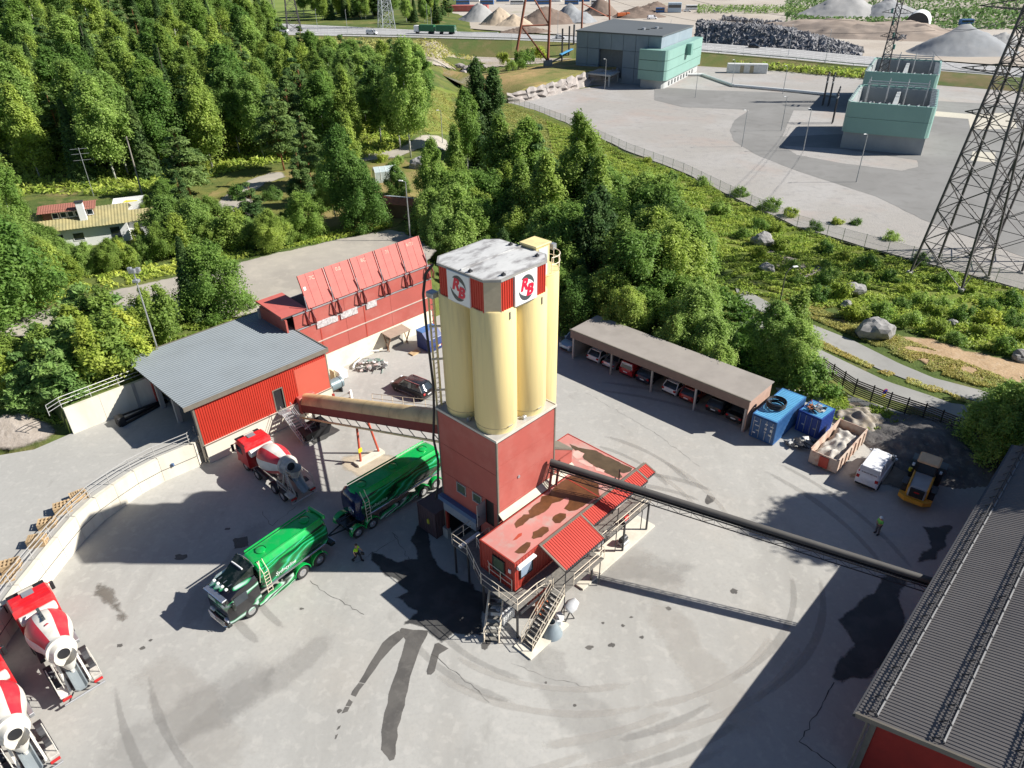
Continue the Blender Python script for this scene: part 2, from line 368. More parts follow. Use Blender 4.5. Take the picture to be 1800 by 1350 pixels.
def psheet(name, px, material, z, step=0, amp=0, seed=0, wid=0, amt=1.0):
    P = [G(x, y, z) for x, y in px]
    if not wid: return sheet(name, P, material, None, step, amp, seed)
    return softsheet(name, rough_poly(P, max(step, .5), amp, seed), material, wid, lambda x, y: x * 0 + z, max(.45, wid * .9), amt)
def strip(name, a, b, material, lift=0.05, step=4.0, follow=True, zfix=None, cross=3):
    "road between two pixel polylines (left and right edge), draped on the terrain"
    def res(pl):
        P = [GT(*p) if follow else G(p[0], p[1], zfix) for p in pl]; return P
    A, B = res(a), res(b); n = 40
    def samp(P, t):
        L = [0]
        for p, q in zip(P[:-1], P[1:]): L.append(L[-1] + (q - p).length)
        d = t * L[-1]
        for i in range(len(P) - 1):
            if d <= L[i + 1] or i == len(P) - 2: return P[i].lerp(P[i + 1], (d - L[i]) / (L[i + 1] - L[i]))
    mb = MB(); rows = []
    for i in range(n + 1):
        p, q = samp(A, i / n), samp(B, i / n); rw = []
        for j in range(cross + 1):
            c = p.lerp(q, j / cross)
            if follow: c.z = th(c.x, c.y)
            rw.append(c)
        zz = max(c.z for c in rw) + lift if follow else zfix
        for c in rw: c.z = zz if follow else zfix
        rows.append(rw)
    if follow:
        zs = [r_[0].z for r_ in rows]
        for i, r_ in enumerate(rows):
            k = zs[max(0, i - 1):i + 2]
            for c in r_: c.z = max(k)
    w_ = cross + 1
    mb.add([c for r_ in rows for c in r_], [(i * w_ + j, (i + 1) * w_ + j, (i + 1) * w_ + j + 1, i * w_ + j + 1) for i in range(n) for j in range(cross)])
    # skirts
    for side in (0, cross):
        mb.add([r_[side] for r_ in rows] + [r_[side] - Vector((0, 0, .5)) for r_ in rows], [(i, i + 1, n + 2 + i, n + 1 + i) for i in range(n)])
    o = mb.build(name, material); me = o.data; tag(o, kind='structure')
    return o, A, B
# yard
yp = [(-110, -110), (46, -110), (46, -26), (42.6, -22), (42.6, -15), (42.2, -9), (38.5, -3), (35.2, -6), (34.6, 20), (37, 26), (34, 33), (26, 39), (23.8, 36.0), (5, 36.0), (5, 41), (-110, 41)]
sheet('yard', [Y(u, v, 0) for u, v in yp], m_yard)
# ramp plateau behind the retaining wall
RW = [(364, 803), (350, 820), (290, 846), (250, 868), (215, 892), (184, 915), (150, 948), (120, 985), (90, 1024), (55, 1070), (20, 1122), (-30, 1200), (-90, 1300), (-160, 1430)]
RWP = [G(x, y, 0) for x, y in RW]
ramp_pts = [Y(4.0, 29.3, 2.3)] + [Vector((p.x, p.y, 2.3)) for p in RWP] + [Y(-90, 10, 2.3), Y(-90, 60, 2.3)] + [Y(u, v, 2.3) for u, v in RAMP_L[:3]] + [Y(-16, 39.3, 2.3), Y(4.0, 39.3, 2.3)]
sheet('ramp', ramp_pts, m_yard)
# gravel bank above the ramp
bk = [GT(-60, 806), GT(0, 800), GT(60, 789), GT(113, 762), GT(108, 735), GT(60, 725), GT(0, 722), GT(-60, 715)]
def drape(name, px, material, lift, dens=14, amp=0.0, wid=1.2):
    P = [GT(*p) for p in px]; P = rough_poly(P, 1.2, amp) if amp else P
    return softsheet(name, P, material, wid, lambda x, y: terrain(x, y) + lift, 1.8)
drape('gravel_bank', [(-60, 803), (0, 797), (60, 787), (110, 762), (108, 738), (60, 722), (0, 728), (-60, 720)], gmat('bank_gravel', [(.36, .31, .265), (.27, .23, .19, .8, .45, .6), (.45, .40, .35, .7, .5, .65)], [.6, 1.6], 1, .1), .12, amp=.5)
# upper road behind the bunkers, garden track, clearings
psheet('road', [(-260, 640), (15, 560), (110, 537), (215, 506), (330, 480), (400, 466), (520, 436), (600, 419), (690, 402), (712, 408), (745, 424), (770, 440), (750, 462), (640, 500), (520, 540), (400, 560), (330, 560), (200, 585), (90, 600), (20, 592), (-260, 690)], m_road, 5.12, 1.2, .5, 3, wid=.9)
drape('garden_track', [(395, 385), (372, 362), (400, 340), (435, 318), (470, 305), (500, 302), (505, 312), (470, 322), (440, 345), (455, 362), (440, 392)], m_road, .1, amp=.4)
drape('garden_track', [(560, 300), (640, 272), (700, 262), (735, 240), (770, 238), (790, 250), (790, 268), (740, 262), (700, 278), (640, 284), (590, 310)], m_road, .1, amp=.4)
m_lawn = gmat('dry_lawn', [(.17, .17, .045), (.30, .22, .10, .9, .45, .62), (.11, .14, .03, .8, .5, .65)], [.12, .3], 1.0, .08)
m_mead = gmat('bright_meadow', [(.14, .18, .035), (.20, .21, .05, .9, .45, .6), (.28, .2, .09, .6, .58, .68)], [.1, .2], 1.0, .12)
drape('lawn', [(360, 400), (350, 350), (420, 310), (520, 295), (600, 300), (700, 270), (740, 300), (760, 360), (700, 400), (560, 420), (440, 425)], m_lawn, .06, amp=.6)
drape('meadow', [(745, 240), (742, 170), (760, 150), (860, 150), (880, 172), (960, 200), (1040, 240), (1090, 268), (1040, 300), (900, 260), (800, 240)], m_mead, .06, amp=.6)
drape('meadow', [(1080, 275), (1200, 310), (1330, 365), (1480, 428), (1620, 470), (1850, 540), (1850, 640), (1560, 570), (1400, 520), (1290, 480), (1180, 380)], m_mead, .06, amp=.6)
drape('earth_bank', [(1555, 590), (1620, 592), (1700, 615), (1800, 640), (1900, 670), (1860, 690), (1800, 678), (1700, 668), (1620, 640), (1560, 612)], gmat('bare_earth', [(.44, .31, .19), (.35, .24, .14, .8, .45, .6), (.5, .38, .26, .7, .5, .65)], [.5, 1.8], 1, .1), .12, amp=.6)
strip('road', [(1290, 500), (1405, 562), (1500, 600), (1580, 640), (1640, 665), (1720, 686), (1860, 730)], [(1300, 530), (1440, 598), (1545, 650), (1630, 682), (1715, 706), (1860, 756)], m_road2, .08)
strip('road', [(1300, 545), (1380, 585), (1455, 622), (1560, 672), (1640, 698), (1705, 722), (1880, 790)], [(1300, 580), (1380, 620), (1460, 656), (1570, 707), (1690, 750), (1860, 830)], m_road2, .08)
# substation yard
psheet('gravel_yard', [(893, 180), (940, 193), (1010, 222), (1040, 236), (1100, 264), (1200, 302), (1300, 352), (1400, 397), (1480, 422), (1600, 455), (1700, 482), (1850, 522), (2600, 700), (2600, 200), (1800, 150), (1650, 141), (1500, 131), (1340, 103), (1225, 110), (1190, 118), (1060, 150), (960, 165), (890, 174)], m_gravel, 0.0, 3, .5)
psheet('asphalt_lane', [(1150, 152), (1232, 158), (1480, 166), (1660, 178), (1800, 186), (2500, 230), (2500, 640), (1800, 452), (1620, 385), (1540, 345), (1400, 300), (1330, 272), (1290, 248), (1283, 230), (1290, 212), (1318, 193), (1200, 188), (1150, 176)], m_lane, 0.02, 2, .2)
psheet('gravel_island', [(1375, 240), (1395, 194), (1480, 197), (1560, 200), (1560, 232)], m_gravel, 0.03)
psheet('gravel_island', [(1376, 256), (1480, 262), (1612, 282), (1614, 293), (1585, 300), (1480, 287), (1400, 272)], m_gravel, 0.03, 1, .2)
psheet('paved_strip', [(1640, 195), (1700, 200), (1780, 198), (1788, 226), (1706, 228), (1702, 209), (1640, 204)], mat('pale_slab', (.5, .46, .38), .9, world=True), .035)
psheet('paved_strip', [(1710, 266), (1750, 268), (1748, 286), (1706, 282)], mat('pale_slab', (.5, .46, .38)), .035)
# far side: highway, verge, quarry
psheet('quarry_ground', [(620, 28), (820, 50), (1000, 62), (1220, 76), (1400, 88), (1500, 98), (1800, 116), (2600, 180), (2600, -30), (1500, -45), (1000, -45), (560, -30)], m_quarry, 0.35, 8, 2)
HWA = [(300, 34), (440, 39), (600, 46), (740, 53), (900, 59), (1010, 64), (1220, 74), (1400, 87), (1500, 97), (1650, 108), (1800, 120), (2400, 175)]
HWB = [(300, 56), (440, 60), (600, 63), (740, 66), (900, 70), (1010, 75), (1220, 90), (1400, 105), (1500, 115), (1650, 126), (1800, 138), (2400, 200)]
m_hw = gmat('highway_asphalt', [(.36, .355, .35), (.30, .30, .295, .7, .4, .6)], [.05], .9)
mb = MB(); HZ = [6.0] * 5 + [5, 4, 3, 2.6, 2.2, 2, 2]
PA = [G(*p, z) for p, z in zip(HWA, HZ)]; PB = [G(*p, z) for p, z in zip(HWB, HZ)]; n = len(PA)
mb.add(PA + PB, [(n + i, n + i + 1, i + 1, i) for i in range(n - 1)])
vb = MB(); lo = [Vector((p.x * .965, p.y * .965, -.5)) for p in PB]; vb.add([p - Vector((0, 0, .04)) for p in PB] + lo, [(n + i, n + i + 1, i + 1, i) for i in range(n - 1)]); vb.build('embankment', gmat('embankment_grass', [(.17, .17, .06), (.12, .17, .05, .9, .45, .6), (.26, .2, .1, .7, .5, .65)], [.06, .15], 1, .2))['kind'] = 'structure'
tag(mb.build('highway', m_hw), kind='structure')
m_line = mat('road_paint', (.78, .78, .76), .7)
def lane_mark(t, dash):
    mb = MB()
    for i in range(n - 1):
        seg = 14
        for j in range(seg):
            if dash and j % 2: continue
            a0, a1 = j / seg, (j + .9 if not dash else j + .6) / seg
            q = []
            for a, tt in ((a0, t), (a1, t), (a1, t + .02), (a0, t + .02)):
                p = PA[i].lerp(PA[i + 1], a).lerp(PB[i].lerp(PB[i + 1], a), tt); p.z += .03; q.append(p)
            mb.quad(*q)
    tag(mb.build('road_marking', m_line), kind='structure')
for t, d in ((.06, False), (.22, True), (.4, False), (.58, False), (.76, True), (.93, False)): lane_mark(t, d)
# verge embankment (brownish) between substation and highway
m_verge = gmat('verge_grass', [(.16, .14, .06), (.09, .13, .04, .9, .45, .6), (.22, .16, .09, .7, .5, .65)], [.08, .2], 1, .2)
def berm(px_lo, px_hi, z0, z1, material):
    A = [G(*p, z0) for p in px_lo]; B = [G(*p, z1) for p in px_hi]; k = 8; mb = MB(); nn = len(A); rows = []
    for i in range(nn):
        for j in range(k + 1):
            p = A[i].lerp(B[i], j / k); p.z += math.sin(j / k * math.pi) * .3 + random.uniform(-.15, .15); rows.append(p)
    mb.add(rows, [(i * (k + 1) + j, (i + 1) * (k + 1) + j, (i + 1) * (k + 1) + j + 1, i * (k + 1) + j + 1) for i in range(nn - 1) for j in range(k)])
    tag(mb.build('verge', material, smooth=True), kind='structure')
berm([(1295, 105), (1330, 113), (1400, 128), (1500, 137), (1650, 150), (1800, 162), (2400, 230)], [(1335, 91), (1360, 92), (1400, 101), (1500, 113), (1650, 124), (1800, 137), (2400, 198)], 0, 2.4, m_verge)
# damp and stained patches on the yard (real marks on the ground)
def S(name, px, m, z, step=.5, amp=.18, seed=1, wid=.2, amt=.95): psheet(name, px, m, z, step, amp, seed, wid, amt)
S('wet_patch', [(745, 905), (765, 985), (800, 1010), (860, 1040), (905, 1085), (850, 1075), (850, 1120), (800, 1118), (778, 1130), (740, 1105), (700, 1100), (730, 1075), (690, 1050), (712, 1040), (648, 985), (652, 968), (700, 985), (735, 980), (720, 950)], m_wet, .012, .7, .35, wid=.5)
S('wet_patch', [(698, 1103), (755, 1108), (740, 1135), (722, 1190), (712, 1240), (700, 1280), (696, 1325), (690, 1346), (680, 1330), (669, 1318), (672, 1270), (682, 1220), (700, 1165), (712, 1125)], m_damp, .008, .5, .12, 2, wid=.1)
S('wet_patch', [(700, 1108), (715, 1115), (680, 1150), (650, 1190), (625, 1225), (606, 1260), (590, 1302), (586, 1300), (600, 1255), (620, 1215), (648, 1170), (672, 1130)], m_damp, .009, .5, .08, 3, wid=.07)
S('wet_patch', [(765, 1125), (790, 1140), (772, 1150), (765, 1180), (752, 1193), (750, 1180), (758, 1150)], m_damp, .008, .4, .08, 4, wid=.1)
S('wet_patch', [(855, 1115), (868, 1118), (858, 1140), (848, 1148), (845, 1135)], m_damp, .008, .4, .06, 5)
S('wet_patch', [(1560, 1005), (1600, 1010), (1590, 1060), (1595, 1120), (1530, 1195), (1480, 1205), (1455, 1190), (1460, 1165), (1500, 1130), (1470, 1090), (1500, 1060), (1530, 1040)], m_wet, .012, .8, .45, 6, wid=.6)
S('wet_patch', [(1620, 925), (1680, 920), (1650, 985), (1600, 990), (1630, 960)], m_wet, .012, .8, .3, 7, wid=.6)
S('oil_stain', [(165, 1020), (195, 1025), (215, 1055), (232, 1085), (225, 1100), (205, 1090), (180, 1060), (155, 1040)], m_stain, .008, .5, .35, 8, wid=.9, amt=.8)
S('oil_stain', [(405, 945), (435, 942), (438, 960), (412, 965)], m_damp, .008, .4, .15, 9)
S('oil_stain', [(1243, 868), (1258, 875), (1255, 882), (1240, 890), (1238, 880)], m_damp, .008, .3, .08, 10)
S('sand_patch', [(590, 800), (660, 790), (700, 800), (730, 840), (690, 850), (640, 845), (600, 825)], mat('sand', (.52, .44, .33), .95, world=True, scale=.8, var=.2), .006, .5, .4, 11, wid=1.2, amt=.85)
for k, (x, y, r_) in enumerate(((318, 980, .5), (210, 1135, .2), (250, 1140, .2), (1095, 1100, .15), (1110, 1085, .12), (1128, 1120, .15), (1075, 1134, .22), (1036, 1138, .25), (1060, 1095, .12), (1175, 1070, .2), (1290, 1040, .3), (530, 1070, .15), (596, 1250, .18), (960, 1200, .1), (700, 870, .3), (265, 1125, .15), (400, 930, .2), (1010, 1240, .12))):
    c = G(x, y); sheet('oil_stain', [c + Vector((math.cos(a) * r_ * random.uniform(.6, 1.3), math.sin(a) * r_ * random.uniform(.5, 1.1), .009)) for a in [i * .52 for i in range(12)]], m_damp)
# cracks
m_crack = mat('crack', (.06, .055, .05), .9)
def crack(px, wd=.05):
    wd *= .55
    P = [G(*p, .014) for p in px]; Q = []
    for a, b in zip(P[:-1], P[1:]):
        k = max(1, int((b - a).length / .35))
        for j in range(k): q = a.lerp(b, j / k); q.x += random.uniform(-.09, .09); q.y += random.uniform(-.09, .09); Q.append(q)
    Q.append(P[-1]); mb = MB()
    for a, b in zip(Q[:-1], Q[1:]): 
        d = (b - a); nn = Vector((-d.y, d.x, 0)).normalized() * wd * random.uniform(.4, 1.1); mb.quad(a - nn, b - nn, b + nn, a + nn)
    tag(mb.build('crack', m_crack), kind='structure')
crack([(1466, 1200), (1440, 1250), (1405, 1302), (1470, 1350)], .06); crack([(760, 1150), (800, 1180), (860, 1235)], .03); crack([(625, 990), (700, 945), (690, 935), (720, 985)], .03)
crack([(545, 1020), (570, 1040), (640, 1080)], .03); crack([(900, 1165), (960, 1190), (1040, 1210)], .015); crack([(460, 900), (478, 925), (520, 890)], .03); crack([(1030, 690), (1150, 760), (1230, 820)], .02)

m_tm = gmat('tyre_mark', [(.17, .16, .15), (.24, .23, .215, .9, .4, .6)], [1.2], .85); m_tl_ = gmat('dust_mark', [(.50, .475, .43), (.44, .41, .37, .9, .4, .6)], [.8], .9)
def marks(pts, m, wd, z, amt, wid):
    P = [Vector(p) for p in pts]; rows = []; ed = []; n = len(P)
    for i, p in enumerate(P):
        d = (P[min(i + 1, n - 1)] - P[max(i - 1, 0)]).normalized(); nn = Vector((-d.y, d.x, 0)); k = wd * (1 + .5 * mnoise.noise(p * .3)); fd = min(1, i / 3, (n - 1 - i) / 3)
        for t in (-1, -.5, 0, .5, 1): q = p + nn * k * t; rows.append((q.x, q.y, z)); ed.append((1 - abs(t)) * wid * fd * 1.3)
    mb = MB(); mb.add(rows, [(i * 5 + j, i * 5 + 5 + j, i * 5 + 6 + j, i * 5 + 1 + j) for i in range(n - 1) for j in range(4)]); o = mb.build('tyre_mark', softmat(m, wid, amt)); at = o.data.attributes.new('edge', 'FLOAT', 'POINT'); at.data.foreach_set('value', ed); tag(o, kind='structure')
random.seed(21)
for i in range(22):
    cu, cv = random.uniform(-3, 8), random.uniform(-6, 8); r_ = random.uniform(9, 27); a0 = random.choice((random.uniform(-2.6, -.2), random.uniform(-1.0, .9), random.uniform(2.6, 4.2))); a1 = a0 + random.uniform(.35, 1.1); c = Y(cu, cv)
    for k in (0, 2.0):
        pts = []
        for t in np.linspace(a0, a1, 18): p = c + Vector((math.cos(t + AZ) * (r_ + k), math.sin(t + AZ) * (r_ + k) * .85, 0)); pts.append(p)
        marks(pts, m_tm if i % 3 else m_tl_, .3, .0165 + i * .0002, .2 if i % 3 else .3, .4)
for i in range(9):
    q = G(random.uniform(250, 1450), random.uniform(900, 1330)); a0 = random.uniform(0, 3.14); P = [q + Vector((math.cos(a0) * t + random.uniform(-.3, .3), math.sin(a0) * t + random.uniform(-.3, .3), 0)) for t in np.linspace(-6, 6, 13)]
    marks(P, m_tl_ if i % 2 else m_tm, random.uniform(1.2, 2.2), .005 + i * .0003, .28 if i % 2 else .14, 1.0)
# ================= shared paints =================
m_red = mat('red_cladding', (.40, .095, .075), .55, var=.08, scale=.5, dirt=(.46, .16, .13), dscale=.3, damt=.5)
m_redd = mat('red_corrugated', (.46, .035, .018), .5, var=.06, scale=.4)
m_conred = mat('container_red', (.33, .035, .022), .55, var=.12)
m_trim = mat('brown_grey_trim', (.17, .15, .12), .6)
m_cream = mat('cream_paint', (.80, .65, .31), .5, var=.05, scale=.6, dirt=(.56, .45, .24), dscale=.8, damt=.5, streak=(1.5, 1.5, .12))
m_galv = mat('galvanised_steel', (.45, .46, .47), .45, .6, var=.15)
m_steel = mat('dark_steel', (.06, .06, .065), .5, .4)
m_white = mat('white_paint', (.78, .78, .76), .5, var=.04)
m_wood = mat('pallet_wood', (.48, .34, .19), .85, var=.25, scale=3, rnd=.2)
m_conc = mat('concrete', (.42, .40, .37), .9, var=.15, scale=.8, dirt=(.25, .235, .21), dscale=.5, damt=.7, bump=.01, streak=(1, 1, .3))
m_concw = mat('pale_concrete', (.66, .62, .52), .85, var=.06, scale=.8, dirt=(.50, .45, .36), dscale=.5, damt=.5, streak=(1, 1, .3))
m_glass = mat('dark_glass', (.03, .04, .05), .08, var=.1, spec=.8)
m_glassg = mat('green_glass', (.08, .11, .07), .12, var=.1, spec=.8)
m_black = mat('black', (.015, .015, .017), .6)
m_rail = mat('cream_rail', (.72, .62, .48), .5, var=.06)
m_blue = mat('blue_door', (.08, .14, .26), .5)
m_deck = mat('deck_grating', (.18, .17, .15), .8, var=.3, scale=6)
m_rfelt = mat('roof_membrane', (.50, .50, .49), .85, var=.08, scale=1, dirt=(.2, .19, .19), dscale=.55, damt=.85, streak=(1, 2.2, 1))
def frame_rect(mb, ax, p, a0, a1, z0, z1, w_, d, m=0):
    "window frame in plane x=p (ax 0) or y=p (ax 1), thickness d outwards (negative side)"
    for A0, A1, Z0, Z1 in ((a0 - w_, a1 + w_, z1, z1 + w_), (a0 - w_, a1 + w_, z0 - w_, z0), (a0 - w_, a0, z0, z1), (a1, a1 + w_, z0, z1)):
        if ax == 0: mb.box(p - d, p, A0, A1, Z0, Z1, m)
        else: mb.box(A0, A1, p - d, p, Z0, Z1, m)
    return mb
def railing(parent, pts, h=1.05, r=.028, mid=1, every=1.6, m=None, name='railing', posts=True):
    m = m or m_rail; mb = MB(); P = [Vector(p) for p in pts]
    for k in range(mid + 1):
        z = h * (1 - k / (mid + 1)); mb.tube([p + Vector((0, 0, z)) for p in P], r, 5)
    mb.build(name, m, parent)
    if posts:
        pm = MB().cyl((0, 0, 0), (0, 0, h), r, r, 5).build('post', m, parent, loc=P[0])
        for a, b in zip(P[:-1], P[1:]):
            k = max(1, int(round((b - a).length / every)))
            for j in range(1, k + 1): inst(pm, parent, a.lerp(b, j / k))
# ================= batching tower =================
T = ything('batching_tower', 'tall red clad plant tower carrying four cream silos and white letter signs at its top', 'plant tower', 0, 0, 0)
HB, WB = 12.1, 5.93
# core walls behind the panels (openings on the left face)
c_ = MB(); c_.box(.12, WB - .05, .05, .25, .3, HB - .05); c_.box(WB - .25, WB - .05, .25, WB, .3, HB - .05); c_.box(.12, WB - .25, WB - .2, WB, .3, HB - .05); c_.box(.12, 5.7, .3, 5.7, 4.5, 4.7); c_.box(.12, 5.7, .3, 5.7, 11.8, 12.0)
c_.build('core_wall', m_black, T)
for i in range(6):
    z0 = .4 + i * (HB - .6) / 6; z1 = .4 + (i + 1) * (HB - .6) / 6 - .03
    MB().box(.08, WB, 0, .06, z0, z1).build('wall_panel', m_red, T)
    MB().box(.25, WB, WB - .02, WB + .04, z0, z1).build('wall_panel', m_red, T)
    MB().box(WB, WB + .06, .06, WB, z0, z1).build('wall_panel', m_red, T)
# left face x=0 : pieces around openings (roller gate 2.0..5.6 x 0..3.9 ; door .45..1.3 x 4.3..6.45; windows)
for (a, b, z0, z1) in ((0.08, WB, 6.55, 9.2), (0.08, WB, 9.23, 11.95), (0.08, .45, 3.9, 6.52), (1.3, 1.67, 3.9, 6.52), (2.6, 3.32, 3.9, 6.52), (4.3, WB, 3.9, 6.52), (1.3, 1.67, 3.9, 5.5), (1.67, 2.6, 3.9, 5.58), (3.32, 4.3, 3.9, 5.45), (1.67, 2.6, 6.47, 6.52), (3.32, 4.3, 6.45, 6.52), (5.6, WB, .9, 3.9), (.08, 1.9, .3, 3.9), (.45, 1.3, 3.9, 4.3)):
    if (a, b, z0) == (1.3, 1.67, 3.9) and z1 == 5.5: continue
    MB().box(0, .06, a, b, z0, z1).build('wall_panel', m_red, T)
for (a, b, z0, z1) in ((1.67, 2.6, 5.62, 6.43), (3.32, 4.3, 5.5, 6.42)):
    f = frame_rect(MB(), 0, 0.03, a + .06, b - .06, z0 + .06, z1 - .06, .07, .09).build('window', m_galv, T)
    MB().box(.02, .05, a + .06, b - .06, z0 + .06, z1 - .06).build('pane', m_glassg, f)
MB().box(.1, .14, .45, 1.3, 4.3, 6.45).build('doorway', m_black, T)
dr = MB().box(-.85, -.02, 1.28, 1.34, 4.35, 6.35).build('door', m_galv, T); MB().box(-.8, -.7, 1.24, 1.28, 5.2, 5.35).build('handle', m_steel, dr)
MB().box(-.42, 0, 1.95, 6.1, 3.95, 4.35).build('gate_housing', m_blue, T); MB().box(-.38, .0, 2.0, 5.6, 3.15, 3.95).build('roller_gate', mat('gate_curtain', (.22, .25, .3), .5), T)
MB().box(-.1, .1, 5.6, 5.8, .9, 3.9).build('gate_jamb', m_conred, T); MB().box(-.25, .1, 5.5, 6.1, -.05, .95).build('plinth', m_conc, T)
MB().box(.5, 5.5, .5, 5.4, .02, .06).build('bay_floor', m_wet, T)
for x, y in ((-.03, -.03), (WB - .04, -.03), (-.03, WB - .04), (WB - .04, WB - .04)):
    MB().box(x, x + .13, y, y + .13, .3, HB).build('corner_trim', m_trim, T)
e = MB(); e.box(-.06, WB + .08, -.06, WB + .08, HB, HB + .1); e.build('ledge', mat('ledge_sheet', (.42, .40, .37), .6, var=.15), T)
eb = MB()
for a in ((-.1, WB + .12, -.1, -.03), (-.1, WB + .12, WB + .05, WB + .12), (-.1, -.03, -.03, WB + .05), (WB + .05, WB + .12, -.03, WB + .05)): eb.box(*a, HB - .02, HB + .16)
eb.build('ledge_trim', mat('light_trim', (.55, .52, .46), .5), T)
MB().cyl((2.1, -.06, 8.0), (2.1, 0, 8.0), .12, n=10).build('vent_cap', m_galv, T)
# concrete skirt and stub block to the right
MB().loft([[(-.02, -.5, 5.51), (8.1, -.5, 5.51), (8.1, -.02, 5.75), (-.02, -.02, 5.75)], [(-.02, -.42, 5.56), (8.1, -.42, 5.56), (8.1, -.02, 5.86), (-.02, -.02, 5.86)]]).build('skirt', mat('skirt_canvas', (.50, .46, .36), .7, var=.1), T)
sb = MB(); sb.box(WB + .07, 8.1, 0, 1.4, .3, 7.0); sb.box(WB + .07, 8.0, 1.4, 4.0, .3, 5.4)
sb.build('annex', m_red, T); MB().loft([[(WB, -.04, 8.3), (WB + .12, -.04, 8.42), (8.15, -.04, 7.15), (8.15, -.04, 7.0)], [(WB, 1.4, 8.3), (WB + .12, 1.4, 8.42), (8.15, 1.4, 7.15), (8.15, 1.4, 7.0)]]).build('annex_roof', m_trim, T)
MB().loft([[(WB + .07, 0, 6.9), (8.1, 0, 6.9), (8.1, 0, 7.05), (WB + .07, 0, 8.3)], [(WB + .07, 1.4, 6.9), (8.1, 1.4, 6.9), (8.1, 1.4, 7.05), (WB + .07, 1.4, 8.3)]]).build('annex_gable', m_red, T)
# silos
sm = None
for (x, y) in ((1.5, 1.5), (4.43, 1.5), (1.5, 4.43), (4.43, 4.43)):
    if sm is None:
        s_ = MB().rev((0, 0, 0), (0, 0, 1), [(0, 1.40), (.45, 1.40), (.55, 1.455), (8.95, 1.455), (9.05, 1.40)], 40).build('silo', m_cream, T, True, loc=(x, y, HB + .1)); sm = s_
        bd = MB().rev((0, 0, .44), (0, 0, 1), [(0, 1.44), (.05, 1.44)], 40).build('seam_band', mat('cream_band', (.5, .4, .22), .5), s_)
        lg = MB().box(-.02, .02, -1.52, -1.44, 8.4, 8.9).box(-.3, .1, -1.52, -1.45, .52, .56).build('bracket', m_galv, s_)
    else:
        s2 = inst(sm, T, (x, y, HB + .1)); inst(bd, s2); inst(lg, s2)
for k, (x, y) in enumerate(((.5, 3.1), (3.2, .45))):
    MB().cbox(x - .18, x + .12, y - .12, y + .12, HB + .1, HB + .35, .03).build('floodlight', m_galv, T)
# cap
C0, C1, CH, CZ0, CZ1 = .2, 5.65, .74, 21.15, 23.2
octo = [(C0 + CH, C0), (C1 - CH, C0), (C1, C0 + CH), (C1, C1 - CH), (C1 - CH, C1), (C0 + CH, C1), (C0, C1 - CH), (C0, C0 + CH)]
MB().prism([(p[0] * .985 + .04, p[1] * .985 + .04) for p in octo], CZ0 + .02, CZ1).build('cap_core', m_steel, T)
def face(i): 
    a, b = octo[i], octo[(i + 1) % 8]; U = Vector((b[0] - a[0], b[1] - a[1], 0)); return Vector((a[0], a[1], 0)), U.normalized(), U.length, Vector((U.y, -U.x, 0)).normalized()
for i in range(8):
    a, U, l, Nn = face(i)
    if i % 2 == 0: MB().corr(a + Vector((0, 0, CZ0)), U, (0, 0, 1), Nn, l, CZ1 - CZ0, .2, .04).build('cap_cladding', m_redd, T)
    else:
        mb = MB(); p0 = a + Nn * .02; p1 = a + U * l + Nn * .02; mb.add([p0 + Vector((0, 0, CZ0)), p1 + Vector((0, 0, CZ0)), p1 + Vector((0, 0, CZ1)), p0 + Vector((0, 0, CZ1))], [(0, 1, 2, 3)]); mb.build('corner_panel', mat('beige_panel', (.50, .42, .29), .5), T)
o2 = [((p[0] - 2.925) * 1.035 + 2.925, (p[1] - 2.925) * 1.035 + 2.925) for p in octo]
o3 = [((p[0] - 2.925) * 1.0 + 2.925, (p[1] - 2.925) * 1.0 + 2.925) for p in octo]
MB().prism(o2, CZ1, CZ1 + .16).build('roof_edge', mat('roof_edge_grey', (.30, .29, .27), .6), T)
MB().loft([[(p[0], p[1], CZ1 + .165) for p in o3], [((p[0] - 2.925) * .3 + 2.925, (p[1] - 2.925) * .3 + 2.925, CZ1 + .26) for p in octo]]).build('roof_sheet', m_rfelt, T)
MB().box(C0 + .05, C1 - .05, 2.86, 2.94, CZ1 + .2, CZ1 + .285).build('roof_seam', m_rfelt, T)
MB().prism([((p[0] - 2.925) * 1.01 + 2.925, (p[1] - 2.925) * 1.01 + 2.925) for p in octo], CZ0 - .06, CZ0).build('cap_sill', m_galv, T)
for (x, y) in ((.45, 2.3), (5.3, 3.6), (1.4, .45), (5.0, 1.0)):
    k = MB(); k.box(x - .1, x + .12, y - .1, y + .1, CZ1 + .17, CZ1 + .3); k.cyl((x, y, CZ1 + .3), (x - .1, y - .1, CZ1 + .42), .05, n=6); k.build('roof_fitting', m_steel, T)
